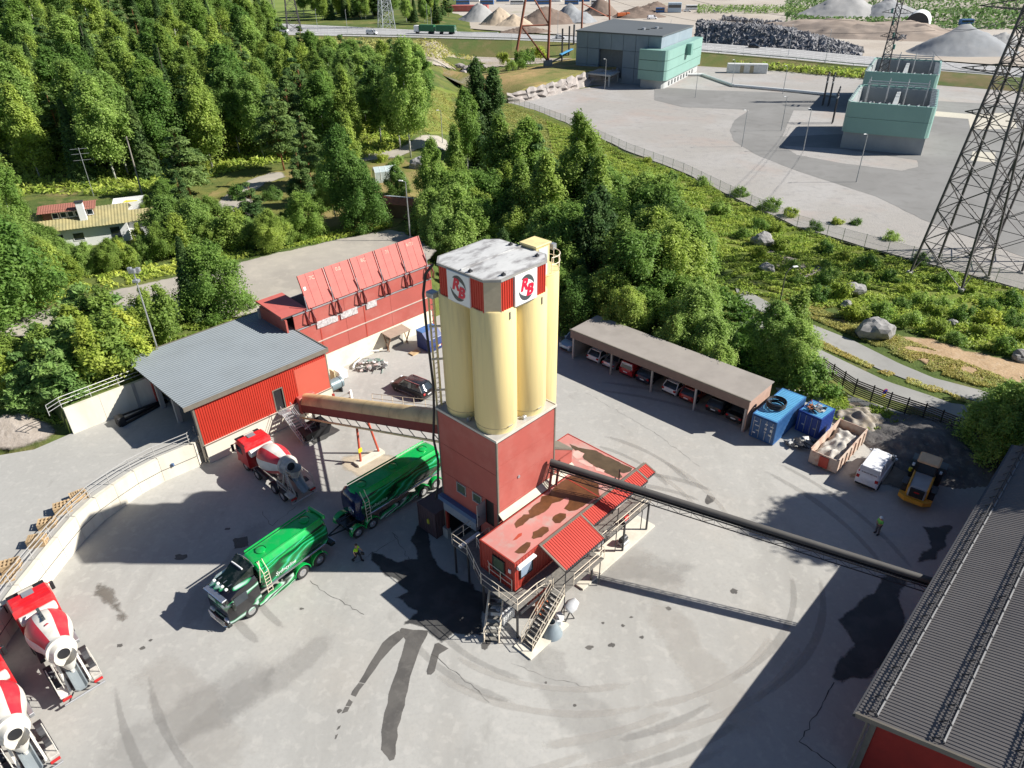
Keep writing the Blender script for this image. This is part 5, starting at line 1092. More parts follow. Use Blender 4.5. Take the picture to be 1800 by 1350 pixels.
# teal wing (rounded front corner)
def wing(off, z0, z1, nm, m):
    r_ = 3.0; pts = [bp(-3.6 - off, 6 + off, 0), bp(-3.6 - off, -3 - off + r_, 0)]
    for k in range(1, 5): a = math.pi + k * math.pi / 8; pts.append(bp(-3.6 - off + r_ + r_ * math.cos(a), -3 - off + r_ + r_ * math.sin(a), 0))
    pts += [bp(W1 + 2, -3 - off, 0), bp(W1 + 2, 0, 0), bp(0, 0, 0), bp(0, 6 + off, 0)]
    return MB().loft([[(p[0], p[1], z0) for p in pts], [(p[0], p[1], z1) for p in pts]]).build(nm, m, CB)
for z0, z1 in ((2.6, 5.4), (5.55, 8.4), (8.55, 11.5)): wing(.5, z0, z1, 'teal_band', m_teal)
wing(.3, 2.7, 11.45, 'wing_core', m_steel); wing(-.4, -1, 2.6, 'wing_base', m_cbl)
q0 = bp(20, -3.6, 0); bbox(18, 20.4, -5.4, -3.5, 8.0, 11.4, 'air_intake', m_teal2)
for k in range(9): bbox(3 + k * 3.6, 4.4 + k * 3.6, -2.66, -2.6, .3, 1.6, 'base_window', m_glass)
# rock cut left of it
def rock(name, pos, r_, mats_, seed, sc=(1, 1, .8), lab=None, cat='boulder', parent=None, sub=3):
    bm = bmesh.new(); bmesh.ops.create_icosphere(bm, subdivisions=sub, radius=1)
    for v_ in bm.verts:
        n_ = v_.co.copy(); k = 1 + .35 * mnoise.noise(n_ * 1.1 + Vector((seed * 7.7, 0, 0))) + .14 * mnoise.noise(n_ * 3 + Vector((0, seed * 3.1, 0))) + .05 * mnoise.noise(n_ * 8)
        cell = mnoise.cell(n_ * 1.4 + Vector((seed, seed, 0))) * .1
        v_.co = Vector((n_.x * sc[0], n_.y * sc[1], n_.z * sc[2])) * (k + cell) * r_
    me = bpy.data.meshes.new(name); bm.to_mesh(me); bm.free(); me.materials.append(mats_); o = bpy.data.objects.new(name, me); link(o, parent); o.location = pos
    if lab: tag(o, lab, cat)
    return o
m_rock = mat('granite', (.30, .29, .28), .9, var=.2, scale=1.5, dirt=(.16, .155, .15), dscale=.9, damt=.7, bump=.03)
m_rockp = mat('pink_granite', (.36, .32, .295), .9, var=.15, scale=.6, dirt=(.2, .19, .18), dscale=.3, damt=.6, bump=.05)
RC = thing('rock_cutting', 'pale blasted rock face along the edge of the gravel yard', 'rock face')
rc = [(895, 182), (930, 178), (965, 170), (1000, 160), (1040, 150), (1080, 148), (1110, 142), (1150, 132), (1185, 122), (1195, 116)]
for i in range(len(rc) - 1):
    a_, b_ = G(*rc[i]), G(*rc[i + 1]); k = max(3, int((b_ - a_).length / 1.6)); mb = MB(); hh = 3.0 + .35 * i; rows = []
    for j in range(k + 1):
        p = a_.lerp(b_, j / k)
        for l in range(6):
            f = l / 5; r2 = random.Random(int(p.x * 10) * 7 + l * 131 + i * (0 if j in (0, k) else 1)); e_ = (r2.random() - .5) * 1.5 * (1 if 0 < l < 5 else .5); rows.append((p.x - e_ * .5 - f * .8, p.y + e_ + f * 1.8 + (.5 if l % 2 else 0), -.3 + hh * f * (1 if l < 5 else 1 + (r2.random() - .5) * .3)))
    mb.add(rows, [(m_ * 6 + l, m_ * 6 + 6 + l, m_ * 6 + 7 + l, m_ * 6 + 1 + l) for m_ in range(k) for l in range(5)]); mb.build('rock_face', m_rockp, RC)
tb = MB(); ctop = [G(x, y, 0) + Vector((-.5, 1.5, 0)) for x, y in rc]
for zz in (0,):
    rows = []
    for p in ctop: rows += [(p.x, p.y, -.5), (p.x - 1, p.y + 1, 2.9 + .35 * ctop.index(p)), (p.x - 8, p.y + 14, 4.2), (p.x - 30, p.y + 45, th(p.x - 30, p.y + 45) - .4)]
    rows[:4] = [(a_, b_, th(a_, b_) + .05) for a_, b_, c_ in rows[:4]]
    tb.add(rows, [(i * 4 + j, i * 4 + 4 + j, i * 4 + 5 + j, i * 4 + 1 + j) for i in range(len(ctop) - 1) for j in range(3)])
tag(tb.build('rock_terrace', gmat('terrace_grass', [(.22, .2, .07), (.38, .26, .12, .9, .45, .6), (.12, .16, .04, .8, .5, .65), (.36, .33, .3, .6, .58, .66)], [.05, .12, .03], 1, .2), smooth=True), kind='structure')
drape('bare_rock', [(740, 75), (850, 78), (1000, 88), (1005, 105), (960, 112), (880, 118), (800, 125), (745, 120)], gmat('glacial_rock', [(.38, .33, .28), (.25, .22, .1, .8, .48, .6), (.44, .4, .37, .8, .5, .62)], [.06, .1], 1, .3), .3, amp=2)
# ================= vehicles =================
def paint(name, c, metal=.0, rough=.3): return mat('paint_' + name, c, rough, metal, var=.05, scale=.8, coat=.35, dirt=tuple(x * .7 + .07 for x in c), dscale=1.4, damt=.45)
m_tyre = mat('tyre', (.03, .03, .03), .85); m_rim = mat('rim', (.5, .5, .52), .3, .7); m_hl = mat('headlight', (.7, .72, .74), .1, spec=.9); m_tl = mat('tail_light', (.45, .02, .02), .25)
m_plate = mat('plate', (.75, .75, .75), .4); m_chrome = mat('chrome', (.7, .7, .72), .15, .9)
def wheel(t, x, y, r_, wd=.22, rim=m_rim):
    s_ = 1 if y > 0 else -1
    ty = MB().rev((x, y - s_ * wd, r_), (0, s_, 0), [(0, r_ * .8), (.02, r_ * .97), (wd * .5, r_), (wd - .02, r_ * .97), (wd, r_ * .82), (wd - .01, r_ * .62), (wd - .06, r_ * .6)], 20).build('wheel', m_tyre, t, True)
    rm = MB().rev((x, y - s_ * .055, r_), (0, s_, 0), [(0, r_ * .6), (.03, r_ * .58), (.035, r_ * .25), (.05, r_ * .2)], 14).build('rim', rim, ty)
    return ty
def ring8(x, w_, zb, zt, c=.1, top=.88): return [(x, -w_ * .93, zb), (x, -w_, zb + c * 1.2), (x, -w_, zt - c), (x, -w_ * top, zt), (x, w_ * top, zt), (x, w_, zt - c), (x, w_, zb + c * 1.2), (x, w_ * .93, zb)]
def car(name, label, cat, loc, rot, col, L_=4.4, W_=1.8, H_=1.5, kind='hatch', group=None, glass=m_glass, roofcol=None):
    t = thing(name, label, cat, loc, rot, group); w_ = W_ / 2; h = L_ / 2; belt = H_ * .62; hood = H_ * .58
    st = [ring8(-h, w_ * .84, .38, belt * .82), ring8(-h + .1, w_ * .95, .25, belt * .97), ring8(-h + .6, w_, .2, belt + .02), ring8(0, w_, .19, belt), ring8(h - 1.3, w_, .2, belt - .02), ring8(h - .95, w_ * .99, .2, hood + .02), ring8(h - .35, w_ * .96, .22, hood - .1), ring8(h - .08, w_ * .86, .26, hood * .78), ring8(h, w_ * .76, .34, hood * .6)]
    if kind == 'pickup': st[1] = ring8(-h + .1, w_ * .97, .3, belt * .97); st[0] = ring8(-h, w_ * .95, .4, belt * .95)
    MB().loft(st).build('body', col, t, True)
    if kind == 'van': xr0, xr1, xf0, xf1 = -h + .08, -h + .25, h - .75, h - 1.75
    elif kind == 'pickup': xr0, xr1, xf0, xf1 = -h + 1.9, -h + 2.1, h - 1.2, h - 1.85
    elif kind == 'suv': xr0, xr1, xf0, xf1 = -h + .15, -h + .65, h - 1.15, h - 1.85
    elif kind == 'sedan': xr0, xr1, xf0, xf1 = -h + .7, -h + 1.4, h - 1.2, h - 1.95
    else: xr0, xr1, xf0, xf1 = -h + .12, -h + .6, h - 1.0, h - 1.75
    def plan(x0, x1, ww, z, c=.12): return [(x0, -ww + c, z), (x0 + c, -ww, z), (x1 - c, -ww, z), (x1, -ww + c * 2, z), (x1, ww - c * 2, z), (x1 - c, ww, z), (x0 + c, ww, z), (x0, ww - c, z)]
    zt = H_ - .07; MB().loft([plan(xr0, xf0, w_ * .93, belt - .05), plan(xr1, xf1, w_ * .76, zt)]).build('glasshouse', glass, t, True)
    rf = plan(xr1 - .04, xf1 + .04, w_ * .77, zt - .02); rm_ = plan(xr1 - .02, xf1 + .02, w_ * .75, zt + .035); rt = plan(xr1 + .2, xf1 - .25, w_ * .58, H_)
    MB().loft([rf, rm_, rt]).build('roof', roofcol or col, t, True)
    pl = MB()
    for s_ in (-1, 1):
        for xa, xb in ((xr0 + .08, xr1 + .05), (xf0 - .06, xf1), ((xr0 + xf0) / 2 - .1, (xr1 + xf1) / 2 - .1)):
            pl.obox((xa, s_ * w_ * .925, belt - .04), (xb, s_ * w_ * .775, zt), .09, .05)
    if kind == 'van':
        for s_ in (-1, 1): MB().quad((xr0 + .1, s_ * (w_ * .94), belt), (.75, s_ * (w_ * .94), belt), (.55, s_ * w_ * .775, zt), (xr1, s_ * w_ * .775, zt)).build('side_panel', col, t)
        MB().quad((xr0 - .01, -w_ * .9, belt - .3), (xr0 - .01, w_ * .9, belt - .3), (xr1 - .02, w_ * .74, zt), (xr1 - .02, -w_ * .74, zt)).build('rear_door', mat('paint_rear_white', (.6, .6, .62), .4), t)
    pl.build('pillars', col, t)['kind'] = 'stuff'
    wr_ = .34 if H_ < 1.6 else .37
    for x in (-h + .82, h - .85):
        for s_ in (-1, 1):
            MB().cyl((x, s_ * (w_ - .05), wr_ + .02), (x, s_ * (w_ + .004), wr_ + .02), wr_ + .07, n=18).build('wheel_arch', m_black, t); wheel(t, x, s_ * (w_ + .012), wr_)
    for s_ in (-1, 1):
        MB().cbox(h - .32, h - .1, s_ * w_ * .72 - .18, s_ * w_ * .72 + .14, hood * .72, hood * .9, .02).build('headlight', m_hl, t)
        MB().cbox(-h - .01, -h + .14, s_ * w_ * .78 - .14, s_ * w_ * .78 + .13, belt * .7, belt * .92, .02).build('tail_light', m_tl, t)
        mr_ = MB().cbox(xf0 - .45, xf0 - .25, s_ * (w_ + .1) - .1, s_ * (w_ + .1) + .1, belt, belt + .15, .03).build('mirror', col, t)
    MB().box(-h - .015, -h + .01, -.26, .26, belt * .58, belt * .58 + .11).build('number_plate', m_plate, t); MB().box(h - .02, h + .012, -.26, .26, .38, .49).build('number_plate', m_plate, t)
    MB().cbox(-h - .03, -h + .12, -w_ * .86, w_ * .86, .28, .46, .03).build('rear_bumper', m_black, t); MB().cbox(h - .12, h + .02, -w_ * .6, w_ * .6, .25, .5, .03).build('grille', m_black, t)
    if kind == 'pickup':
        MB().box(-h + .12, -h + 1.8, -w_ * .82, w_ * .82, belt - .02, belt + .03).build('bed_cover', mat('tarp_grey', (.12, .14, .16), .7), t)
        for s_ in (-1, 1): MB().cbox(-h + .05, -h + 1.9, s_ * w_ * .9 - .07, s_ * w_ * .9 + .07, belt - .1, belt + .12, .03).build('bed_rail', col, t)
    if kind == 'suv':
        for s_ in (-1, 1): MB().cyl((xr1 + .1, s_ * w_ * .66, H_ + .03), (xf1 - .2, s_ * w_ * .66, H_ + .03), .025, n=6).build('roof_rail', m_chrome, t)
    return t
def vpos(rear, front, z=.4):
    a_, b_ = G(*rear, z), G(*front, z); c = (a_ + b_) / 2; d2 = b_ - a_; return Vector((c.x, c.y, 0)), math.atan2(d2.y, d2.x)
l_, r_ = vpos((753, 694), (698, 672)); s1 = car('parked_suv', 'black sport utility car alone on the yard left of the tower', 'car', l_, r_, paint('maroonblack', (.014, .011, .011), .2), 4.8, 1.9, 1.68, 'suv', roofcol=paint('blackroof', (.02, .022, .028), .2, .15))
for s_ in (-1, 1): MB().obox((-1.2, s_ * .98, .38), (1.2, s_ * .98, .38), .08, .05).build('running_board', m_chrome, s1)
inC = [(14.42, 'white hatchback parked leftmost inside the carport', paint('white', (.7, .7, .7)), 'hatch', 1.5, 4.3), (12.3, 'silver saloon half hidden by the second carport post', paint('silver', (.42, .44, .47), .6), 'sedan', 1.45, 4.6), (9.9, 'bright red small van in the second carport bay', paint('red', (.42, .02, .025)), 'van', 1.8, 4.4),
       (7.7, 'dark blue estate car next to the red van in the carport', paint('navyblue', (.02, .025, .05), .3), 'suv', 1.65, 4.5), (4.4, 'small white car in the third carport bay', paint('white'  , (.7, .7, .7)), 'hatch', 1.48, 4.1), (2.3, 'orange red car beside the fourth carport post', paint('orangered', (.32, .035, .02), .2), 'hatch', 1.5, 4.2), (-.7, 'black car in the last carport bay, left one', paint('black', (.015, .015, .017), .2), 'hatch', 1.5, 4.2), (-2.95, 'dark saloon rightmost in the carport beside the end wall', paint('charcoal', (.03, .032, .036), .4), 'sedan', 1.45, 4.5)]
for v, lb, c, kd, H_, L_ in inC: car('parked_car', lb, 'car', Y(29.45 + L_ / 2, v, 0), AZ + R(random.uniform(-2, 2)), c, L_, 1.76, H_, kd, 'cars in the carport')
car('parked_car', 'light blue sport utility car facing out beside the carport end wall', 'car', Y(29.4 + 2.2, 18.5), AZ + R(180), paint('iceblue', (.30, .42, .52), .4), 4.4, 1.82, 1.68, 'suv')
car('pickup_truck', 'white double cab pickup behind the tower near the trees', 'pickup', Y(33.0, 23.2), AZ + R(180 + 28), paint('white', (.7, .7, .7)), 5.2, 1.82, 1.78, 'pickup')
# ---- white van ----
l_, r_ = vpos((1516, 858), (1560, 797), .5); vn = car('white_van', 'white panel van with dark side window parked by the open skip', 'van', l_, r_, paint('vanwhite', (.80, .80, .82)), 5.1, 1.95, 2.15, 'van', glass=paint('vanwhite', (.8, .8, .82)))
MB().quad((1.86, -.86, 1.34), (1.86, .86, 1.34), (.86, .7, 2.06), (.86, -.7, 2.06)).build('windscreen', m_glass, vn)
for s_ in (-1, 1): MB().quad((.9, s_ * .955, 1.35), (1.75, s_ * .955, 1.35), (1.2, s_ * .8, 1.95), (.75, s_ * .8, 1.95)).build('side_window', m_glass, vn)
text('lettering', 'RUSKON BETONI', .16, mat('letter_dark', (.1, .05, .05), .5), vn, (-2.5, -.05, 1.62), (R(80), 0, R(-90)), depth=.004, bold=.003)
MB().box(-2.49, -2.46, .72, .84, 1.55, 1.68).build('emblem', m_sred, vn)
# ---- concrete mixers ----
m_mw = mat('mixer_cream', (.70, .67, .60), .5, var=.08, scale=1.2, dirt=(.50, .46, .38), dscale=1, damt=.5); m_mr = mat('mixer_red', (.56, .03, .045), .4, var=.06, scale=1, dirt=(.48, .10, .09), dscale=1.2, damt=.4); m_cab = paint('cabred', (.60, .015, .02), 0, .3)
m_mwd = mat('mixer_dirty', (.50, .47, .42), .7, var=.2, scale=2.5, dirt=(.3, .28, .25), dscale=1.5, damt=.6)
def mixer(label, loc, rot, txt=True, clean=True, L_=9.4):
    t = thing('concrete_mixer', label, 'mixer truck', loc, rot, 'concrete mixer trucks')
    fw = L_ / 2; cf = fw; W_ = 1.25
    for s_ in (-1, 1): MB().box(-fw + .4, fw - 1.0, s_ * .42 - .06, s_ * .42 + .06, .75, 1.05).build('frame_rail', m_steel, t)
    for x in (cf - 1.35, cf - 3.3, -cf + 2.9, -cf + 1.5):
        for s_ in (-1, 1):
            wheel(t, x, s_ * 1.25, .52, .32)
            if x < cf - 2: MB().loft([[(x + .68 * math.cos(a), s_ * 1.28, .52 + .66 * math.sin(a)) for a in np.linspace(.1, math.pi - .1, 9)], [(x + .68 * math.cos(a), s_ * .85, .52 + .66 * math.sin(a)) for a in np.linspace(.1, math.pi - .1, 9)]], False, closed=False).build('mudguard', m_steel, t)
    # cab
    x0, x1 = cf - 2.15, cf
    MB().loft([ring8(x0, W_, .6, 2.9, .08, .95), ring8(x0 + .05, W_, .55, 3.05, .1, .93), ring8(x1 - .75, W_, .5, 3.08, .12, .9), ring8(x1 - .25, W_ * .98, .5, 2.1 + .6, .15, .9), ring8(x1, W_ * .95, .55, 1.9, .15, .95)]).build('cab', m_cab, t, True)
    MB().quad((x1 + .012, -1.08, 1.62), (x1 + .012, 1.08, 1.62), (x1 - .27, 1.02, 2.62), (x1 - .27, -1.02, 2.62)).build('windscreen', m_glass, t)
    for s_ in (-1, 1):
        MB().box(x1 - 1.35, x1 - .4, s_ * 1.256 - .01, s_ * 1.256 + .01, 1.75, 2.55).build('side_window', m_glass, t)
        MB().cbox(x1 - .25, x1 - .1, s_ * 1.5 - .12, s_ * 1.5 + .12, 1.7, 2.45, .04).build('mirror', m_black, t); MB().obox((x1 - .3, s_ * 1.2, 2.5), (x1 - .18, s_ * 1.5, 2.4), .05, .05).build('mirror_arm', m_cab, t)
        MB().cbox(x1 - .1, x1 + .05, s_ * .85 - .22, s_ * .85 + .22, .75, 1.0, .03).build('headlight', m_hl, t)
        MB().cbox(x0 + .15, x0 + .45, s_ * .85 - .05, s_ * .85 + .3, 2.98, 3.06, .02).build('roof_vent', m_mw, t) if False else None
    MB().cbox(x1 - .1, x1 + .12, -1.2, 1.2, .4, .75, .05).build('bumper', m_cab, t); MB().cbox(x1 - .45, x1 - .05, -1.15, 1.15, 2.72, 2.84, .03).build('sun_visor', m_black, t)
    MB().box(x1 - 1.3, x1 - .75, -.35, .35, 3.085, 3.13).build('roof_hatch', mat('hatch_grey', (.22, .22, .24), .5), t); MB().box(x1 - .72, x1 - .5, -.45, .45, 3.05, 3.12).build('roof_panel', mat('panel_cream', (.55, .5, .42), .5), t)
    for x in (x0 + .5, x0 + .8): MB().box(x, x + .03, -1.1, 1.1, 3.07, 3.11).build('roof_rib', m_cab, t)
    # water tank
    MB().rev((x0 - .42, -1.12, 2.35), (0, 1, 0), [(0, .2), (.06, .34), (2.18, .34), (2.24, .2)], 16).build('water_tank', m_mw, t, True)
    MB().cbox(x0 - .7, x0 - .1, -.5, .5, 1.05, 2.0, .04).build('gearbox', m_steel, t)
    for s_ in (-1, 1): MB().cbox(x0 - 1.6, x0 - .7, s_ * 1.0 - .22, s_ * 1.0 + .22, .5, 1.1, .05).build('side_tank', m_steel if s_ < 0 else m_galv, t)
    # drum
    a_ = Vector((x0 - .8, 0, 2.05)); b_ = Vector((-fw + 1.45, 0, 3.1)); dl = (b_ - a_).length; dd = (b_ - a_) / dl
    pr = [(0, .45), (.12, .75), (.9, 1.14), (1.3, 1.26), (1.7, 1.3), (2.15, 1.28), (2.6, 1.2), (3.4, .98), (dl - .55, .72)]
    n = 48
    def mf(i, k): return 1 if ((k + 9) // 6) % 2 < 1 else 0
    MB().rev(a_, dd, pr, n, 0, mf).build('drum', [m_mw, m_mr], t, True)
    MB().rev(a_ + dd * (dl - .6), dd, [(0, .73), (.05, .86), (.34, .86), (.38, .70), (.75, .52), (.8, .36), (.5, .34)], 28, caps=False).build('drum_ring', m_mw if clean else m_mwd, t, True)
    MB().rev(a_ + dd * (dl + .0), dd, [(0, .36), (.15, .36)], 20).build('drum_mouth', m_black, t)
    # hopper, chute, frame, ladder
    hx = -fw + .85; mm = m_mw if clean else m_mwd
    MB().loft([[(hx + .75 * math.cos(t_) * 1.0, .62 * math.sin(t_), 3.25) for t_ in np.linspace(0, 6.283, 15)[:-1]], [(hx - .05 + .3 * math.cos(t_), .25 * math.sin(t_), 2.35) for t_ in np.linspace(0, 6.283, 15)[:-1]]], False).build('hopper', mm, t, True)
    MB().loft([[(hx - .1 + k, y, z) for y, z in ((-.36, 2.3 + dz), (-.2, 2.02 + dz), (.2, 2.02 + dz), (.36, 2.3 + dz), (.3, 2.3 + dz), (.16, 2.08 + dz), (-.16, 2.08 + dz), (-.3, 2.3 + dz))] for k, dz in ((.3, .1), (-1.15, -.75))], True).build('chute', mat('chute_grey', (.25, .28, .29), .4, .3), t)
    for s_ in (-1, 1):
        MB().obox((-fw + .3, s_ * .6, 1.0), (-fw + 1.5, s_ * .55, 2.9), .12, .12).build('rear_strut', mm, t); MB().obox((-fw + 2.2, s_ * .6, 1.0), (-fw + 1.5, s_ * .55, 2.9), .12, .12).build('rear_strut', mm, t)
        MB().cbox(-fw + .1, -fw + 1.0, s_ * .95 - .28, s_ * .95 + .28, .95, 1.15, .04).build('rear_deck', m_mw if s_ > 0 and clean else m_mwd, t)
        MB().cbox(-fw - .02, -fw + .1, s_ * .92 - .26, s_ * .92 + .26, .78, .95, .02).build('tail_light', m_tl, t)
        MB().cbox(-fw + 3.9, -fw + 5.6, s_ * 1.05 - .15, s_ * 1.05 + .15, .9, 1.2, .03).build('side_locker', m_galv if s_ < 0 else m_steel, t)
        r2 = MB(); r2.tube([(-fw + .3, s_ * 1.2, 1.15), (-fw + .3, s_ * 1.2, 2.1), (-fw + 1.9, s_ * 1.2, 2.1), (-fw + 1.9, s_ * 1.2, 1.15)], .03, 5); r2.tube([(-fw + .3, s_ * 1.2, 1.65), (-fw + 1.9, s_ * 1.2, 1.65)], .03, 5); r2.build('guard_rail', mm, t)['kind'] = 'stuff'
    lad = MB()
    for z in np.arange(1.0, 3.0, .28): lad.box(-fw + .5, -fw + .9, .78, .82, z, z + .04)
    for x in (-fw + .5, -fw + .88): lad.box(x, x + .04, .78, .82, .9, 3.2)
    lad.build('ladder', mm, t); MB().cbox(-fw - .12, -fw + .0, -1.2, 1.2, .5, .62, .02).build('rear_bar', m_galv, t)
    MB().rev((hx - .1, 0, 1.15), (0, 0, 1), [(0, .12), (1.0, .12)], 10).build('chute_post', mm, t)
    for s_ in (-1, 1): MB().obox((-fw + .1, s_ * .5, 1.0), (-fw - .05, s_ * .9, .6), .06, .06).build('brace', m_steel, t)
    if txt:
        al = math.asin(dd.z); up_ = Vector((math.sin(al), 0, math.cos(al))); q = a_ + dd * 1.75 + up_ * 1.335
        me = text_mesh('RUSKON BETONI', .24, .03, bold=.008); me.materials.clear(); me.materials.append(m_sgrey); o = bpy.data.objects.new('lettering', me); link(o, t); o.matrix_basis = Matrix.Translation(q) @ Matrix.Rotation(al, 4, 'Y') @ Matrix.Rotation(R(180), 4, 'Z')
        e1 = MB().box(-.14, .14, -.1, .1, 0, .03).build('emblem', m_sred, t); e1.location = a_ + dd * 3.0 + up_ * 1.14; e1.rotation_euler = (0, al + R(14), R(20))
    return t
MXA = mixer('concrete mixer in front of the red hall, rear platform in shade', Y(-5.55, 22.2), AZ + R(90), False, False, 9.0)
MXB = mixer('concrete mixer with lettered drum parked by the curved retaining wall', Y(-25.2, 16.35), AZ + R(90), True, True, 9.4)
MXC = mixer('concrete mixer cut off by the left frame edge, whitest drum', Y(-29.05, 12.6), AZ + R(92), False, True, 9.4)
# ---- green tanker truck and trailer ----
def artmat(name, cols, sc=1.0, dist=6.0, wide=.5):
    m = bpy.data.materials.new(name); m.use_nodes = True; t = m.node_tree; N = t.nodes; L = t.links; b = N['Principled BSDF']; b.inputs['Roughness'].default_value = .22; b.inputs['Coat Weight'].default_value = .8; b.inputs['Coat Roughness'].default_value = .04
    tc = N.new('ShaderNodeTexCoord'); mp = N.new('ShaderNodeMapping'); mp.inputs['Scale'].default_value = (.35, 1, 1); mp.inputs['Rotation'].default_value = (0, R(-25), 0); L.new(tc.outputs['Object'], mp.inputs[0])
    wv = N.new('ShaderNodeTexWave'); wv.bands_direction = 'Z'; wv.inputs['Scale'].default_value = sc; wv.inputs['Distortion'].default_value = dist; wv.inputs['Detail'].default_value = 3; wv.inputs['Detail Scale'].default_value = 1.6; L.new(mp.outputs[0], wv.inputs[0])
    r_ = N.new('ShaderNodeValToRGB'); cr = r_.color_ramp; cr.elements[0].position = 0; cr.elements[0].color = (*cols[0], 1); cr.elements[1].position = 1; cr.elements[1].color = (*cols[-1], 1)
    for i, c in enumerate(cols[1:-1]): e_ = cr.elements.new((i + 1) / (len(cols) - 1)); e_.color = (*c, 1)
    L.new(wv.outputs['Fac'], r_.inputs[0]); L.new(r_.outputs[0], b.inputs['Base Color']); MATS[name] = m; return m
GR = (.0, .30, .055)
m_tg = paint('tankgreen', (.005, .40, .075), .1, .22); m_td = paint('tankdark', (.003, .01, .006), .1, .2)
m_art = artmat('tank_art', [(.003, .03, .01), (.0, .09, .02), (.0, .17, .035), (.005, .28, .06), (.05, .42, .28), (.005, .26, .05), (.002, .12, .03)], .3, 9)
m_art2 = artmat('skirt_art', [(.005, .01, .007), (.01, .25, .07), (.01, .38, .1), (.5, .62, .55), (.005, .01, .007)], .5, 8)
m_art3 = artmat('cab_art', [(.006, .006, .01)] * 6 + [(.02, .3, .1), (.5, .6, .58)], .33, 6)
def tank(t, x0, x1, zb=1.05, top=3.8):
    prof = [(-.55, zb), (-1.1, zb + .35), (-1.25, zb + .95), (-1.2, top - .95), (-.98, top - .42), (-.72, top - .08), (0, top), (.72, top - .08), (.98, top - .42), (1.2, top - .95), (1.25, zb + .95), (1.1, zb + .35), (.55, zb)]
    rg = []
    for x, k in ((x0, .86), (x0 + .12, .96), (x0 + .35, 1), (x1 - .35, 1), (x1 - .12, .96), (x1, .86)): rg.append([(x, y * k, (z - 2.4) * k + 2.4) for y, z in prof])
    n = len(prof); mb = MB(); vs = [p for r_ in rg for p in r_]; mb.v = [tuple(p) for p in vs]
    for i in range(5):
        for j in range(n):
            a_, b_ = i * n + j, i * n + (j + 1) % n; mb.f.append((a_, b_, b_ + n, a_ + n)); mb.m.append(0 if 4 <= j <= 7 else 1 if j < 12 else 2)
    mb.f.append(tuple(range(n - 1, -1, -1))); mb.m.append(2); mb.f.append(tuple(5 * n + k for k in range(n))); mb.m.append(2)
    mb.build('tank', [m_tg, m_art, m_td], t, True)
    for s_ in (-1, 1):
        MB().obox((x0 + .3, s_ * .8, top + .02), (x1 - .3, s_ * .8, top + .02), .06, .12).build('top_rail', m_tg, t)
        MB().cyl((x0 + .6, s_ * 1.32, 1.7), (x1 - .6, s_ * 1.32, 1.7), .07, n=8).build('chrome_pipe', m_chrome, t)
        MB().obox((x0 + .3, s_ * 1.06, top - .62), (x1 - .3, s_ * 1.06, top - .62), .05, .05).build('side_rail', m_tg, t)
    k = int((x1 - x0) / 2.4)
    for i in range(k):
        x = x0 + 1.1 + i * (x1 - x0 - 2.2) / max(1, k - 1); MB().rev((x, 0, top - .02), (0, 0, 1), [(0, .36), (.08, .36), (.12, .3)], 20).build('manhole', m_tg, t, True)
        MB().tube([(x + .38 * math.cos(a), .38 * math.sin(a), top + .08) for a in np.linspace(R(150), R(300), 7)], .025, 5).build('grab_handle', m_td, t)
def ladder_side(t, x, y, z0, z1, slant=.0):
    lb_ = MB()
    for k in (-.2, .2): lb_.tube([(x + k, y, z0), (x + k, y, z1 - .5), (x + k, y - math.copysign(.35, y), z1), (x + k, y - math.copysign(.5, y), z1 + .3)], .028, 5)
    for z in np.arange(z0 + .1, z1 - .4, .3): lb_.cyl((x - .2, y, z), (x + .2, y, z), .02, n=5)
    lb_.build('ladder', m_rail, t)
ct = Y(-11.9, 11.45); rt_ = AZ + R(180 + 6.5)
TT = thing('tanker_truck', 'bright green tanker truck with black cab and airbrushed sides', 'tanker truck', ct, rt_)
# x forward ; origin mid. front bumper at +4.7, rear at -4.7
for s_ in (-1, 1): MB().box(-4.4, 3.4, s_ * .42 - .06, s_ * .42 + .06, .75, 1.05).build('frame_rail', m_steel, TT)
tank(TT, -4.3, 1.75, 1.15, 3.75)
for x in (3.0, -1.45, -3.05):
    for s_ in (-1, 1):
        wheel(TT, x, s_ * 1.27, .53, .34, m_chrome)
        if x < 0: 
            A_ = np.linspace(.0, math.pi, 10); MB().loft([[(x + rr * math.cos(a), s_ * yy, .55 + rr * math.sin(a)) for a in A_] for rr, yy in ((.66, .85), (.72, 1.0), (.74, 1.3), (.68, 1.33))], False, closed=False).build('mudguard', m_tg, TT, True)
MB().loft([ring8(2.05, 1.24, .6, 3.0, .1, .9), ring8(2.1, 1.25, .5, 3.15, .12, .88), ring8(3.6, 1.25, .45, 3.15, .15, .85), ring8(4.35, 1.2, .45, 2.85, .2, .8), ring8(4.62, 1.15, .5, 1.9, .2, .85)]).build('cab', m_art3, TT, True)
MB().loft([[(2.1, -1.0, 3.1), (3.9, -.85, 3.12), (3.9, .85, 3.12), (2.1, 1.0, 3.1)], [(1.95, -.95, 3.95), (3.2, -.75, 3.3), (3.2, .75, 3.3), (1.95, .95, 3.95)]]).build('roof_deflector', m_td, TT, True)
MB().tube([(1.95 - .12 * math.cos(a), .95 * math.sin(a), 3.75 + .2 * math.cos(a)) for a in np.linspace(-1.5, 1.5, 9)], .04, 6).build('deflector_rim', m_chrome, TT)
MB().tube([(2.5, .8 * math.sin(a), 3.68 + .05 * math.cos(a)) for a in np.linspace(-1.2, .6, 7)], .06, 6).build('light_bar', m_white, TT)
MB().quad((4.645, -1.0, 1.75), (4.645, 1.0, 1.75), (4.42, .95, 2.7), (4.42, -.95, 2.7)).build('windscreen', m_glass, TT)
MB().cbox(4.35, 4.75, -1.1, 1.1, 2.72, 2.84, .03).build('sun_visor', m_chrome, TT)
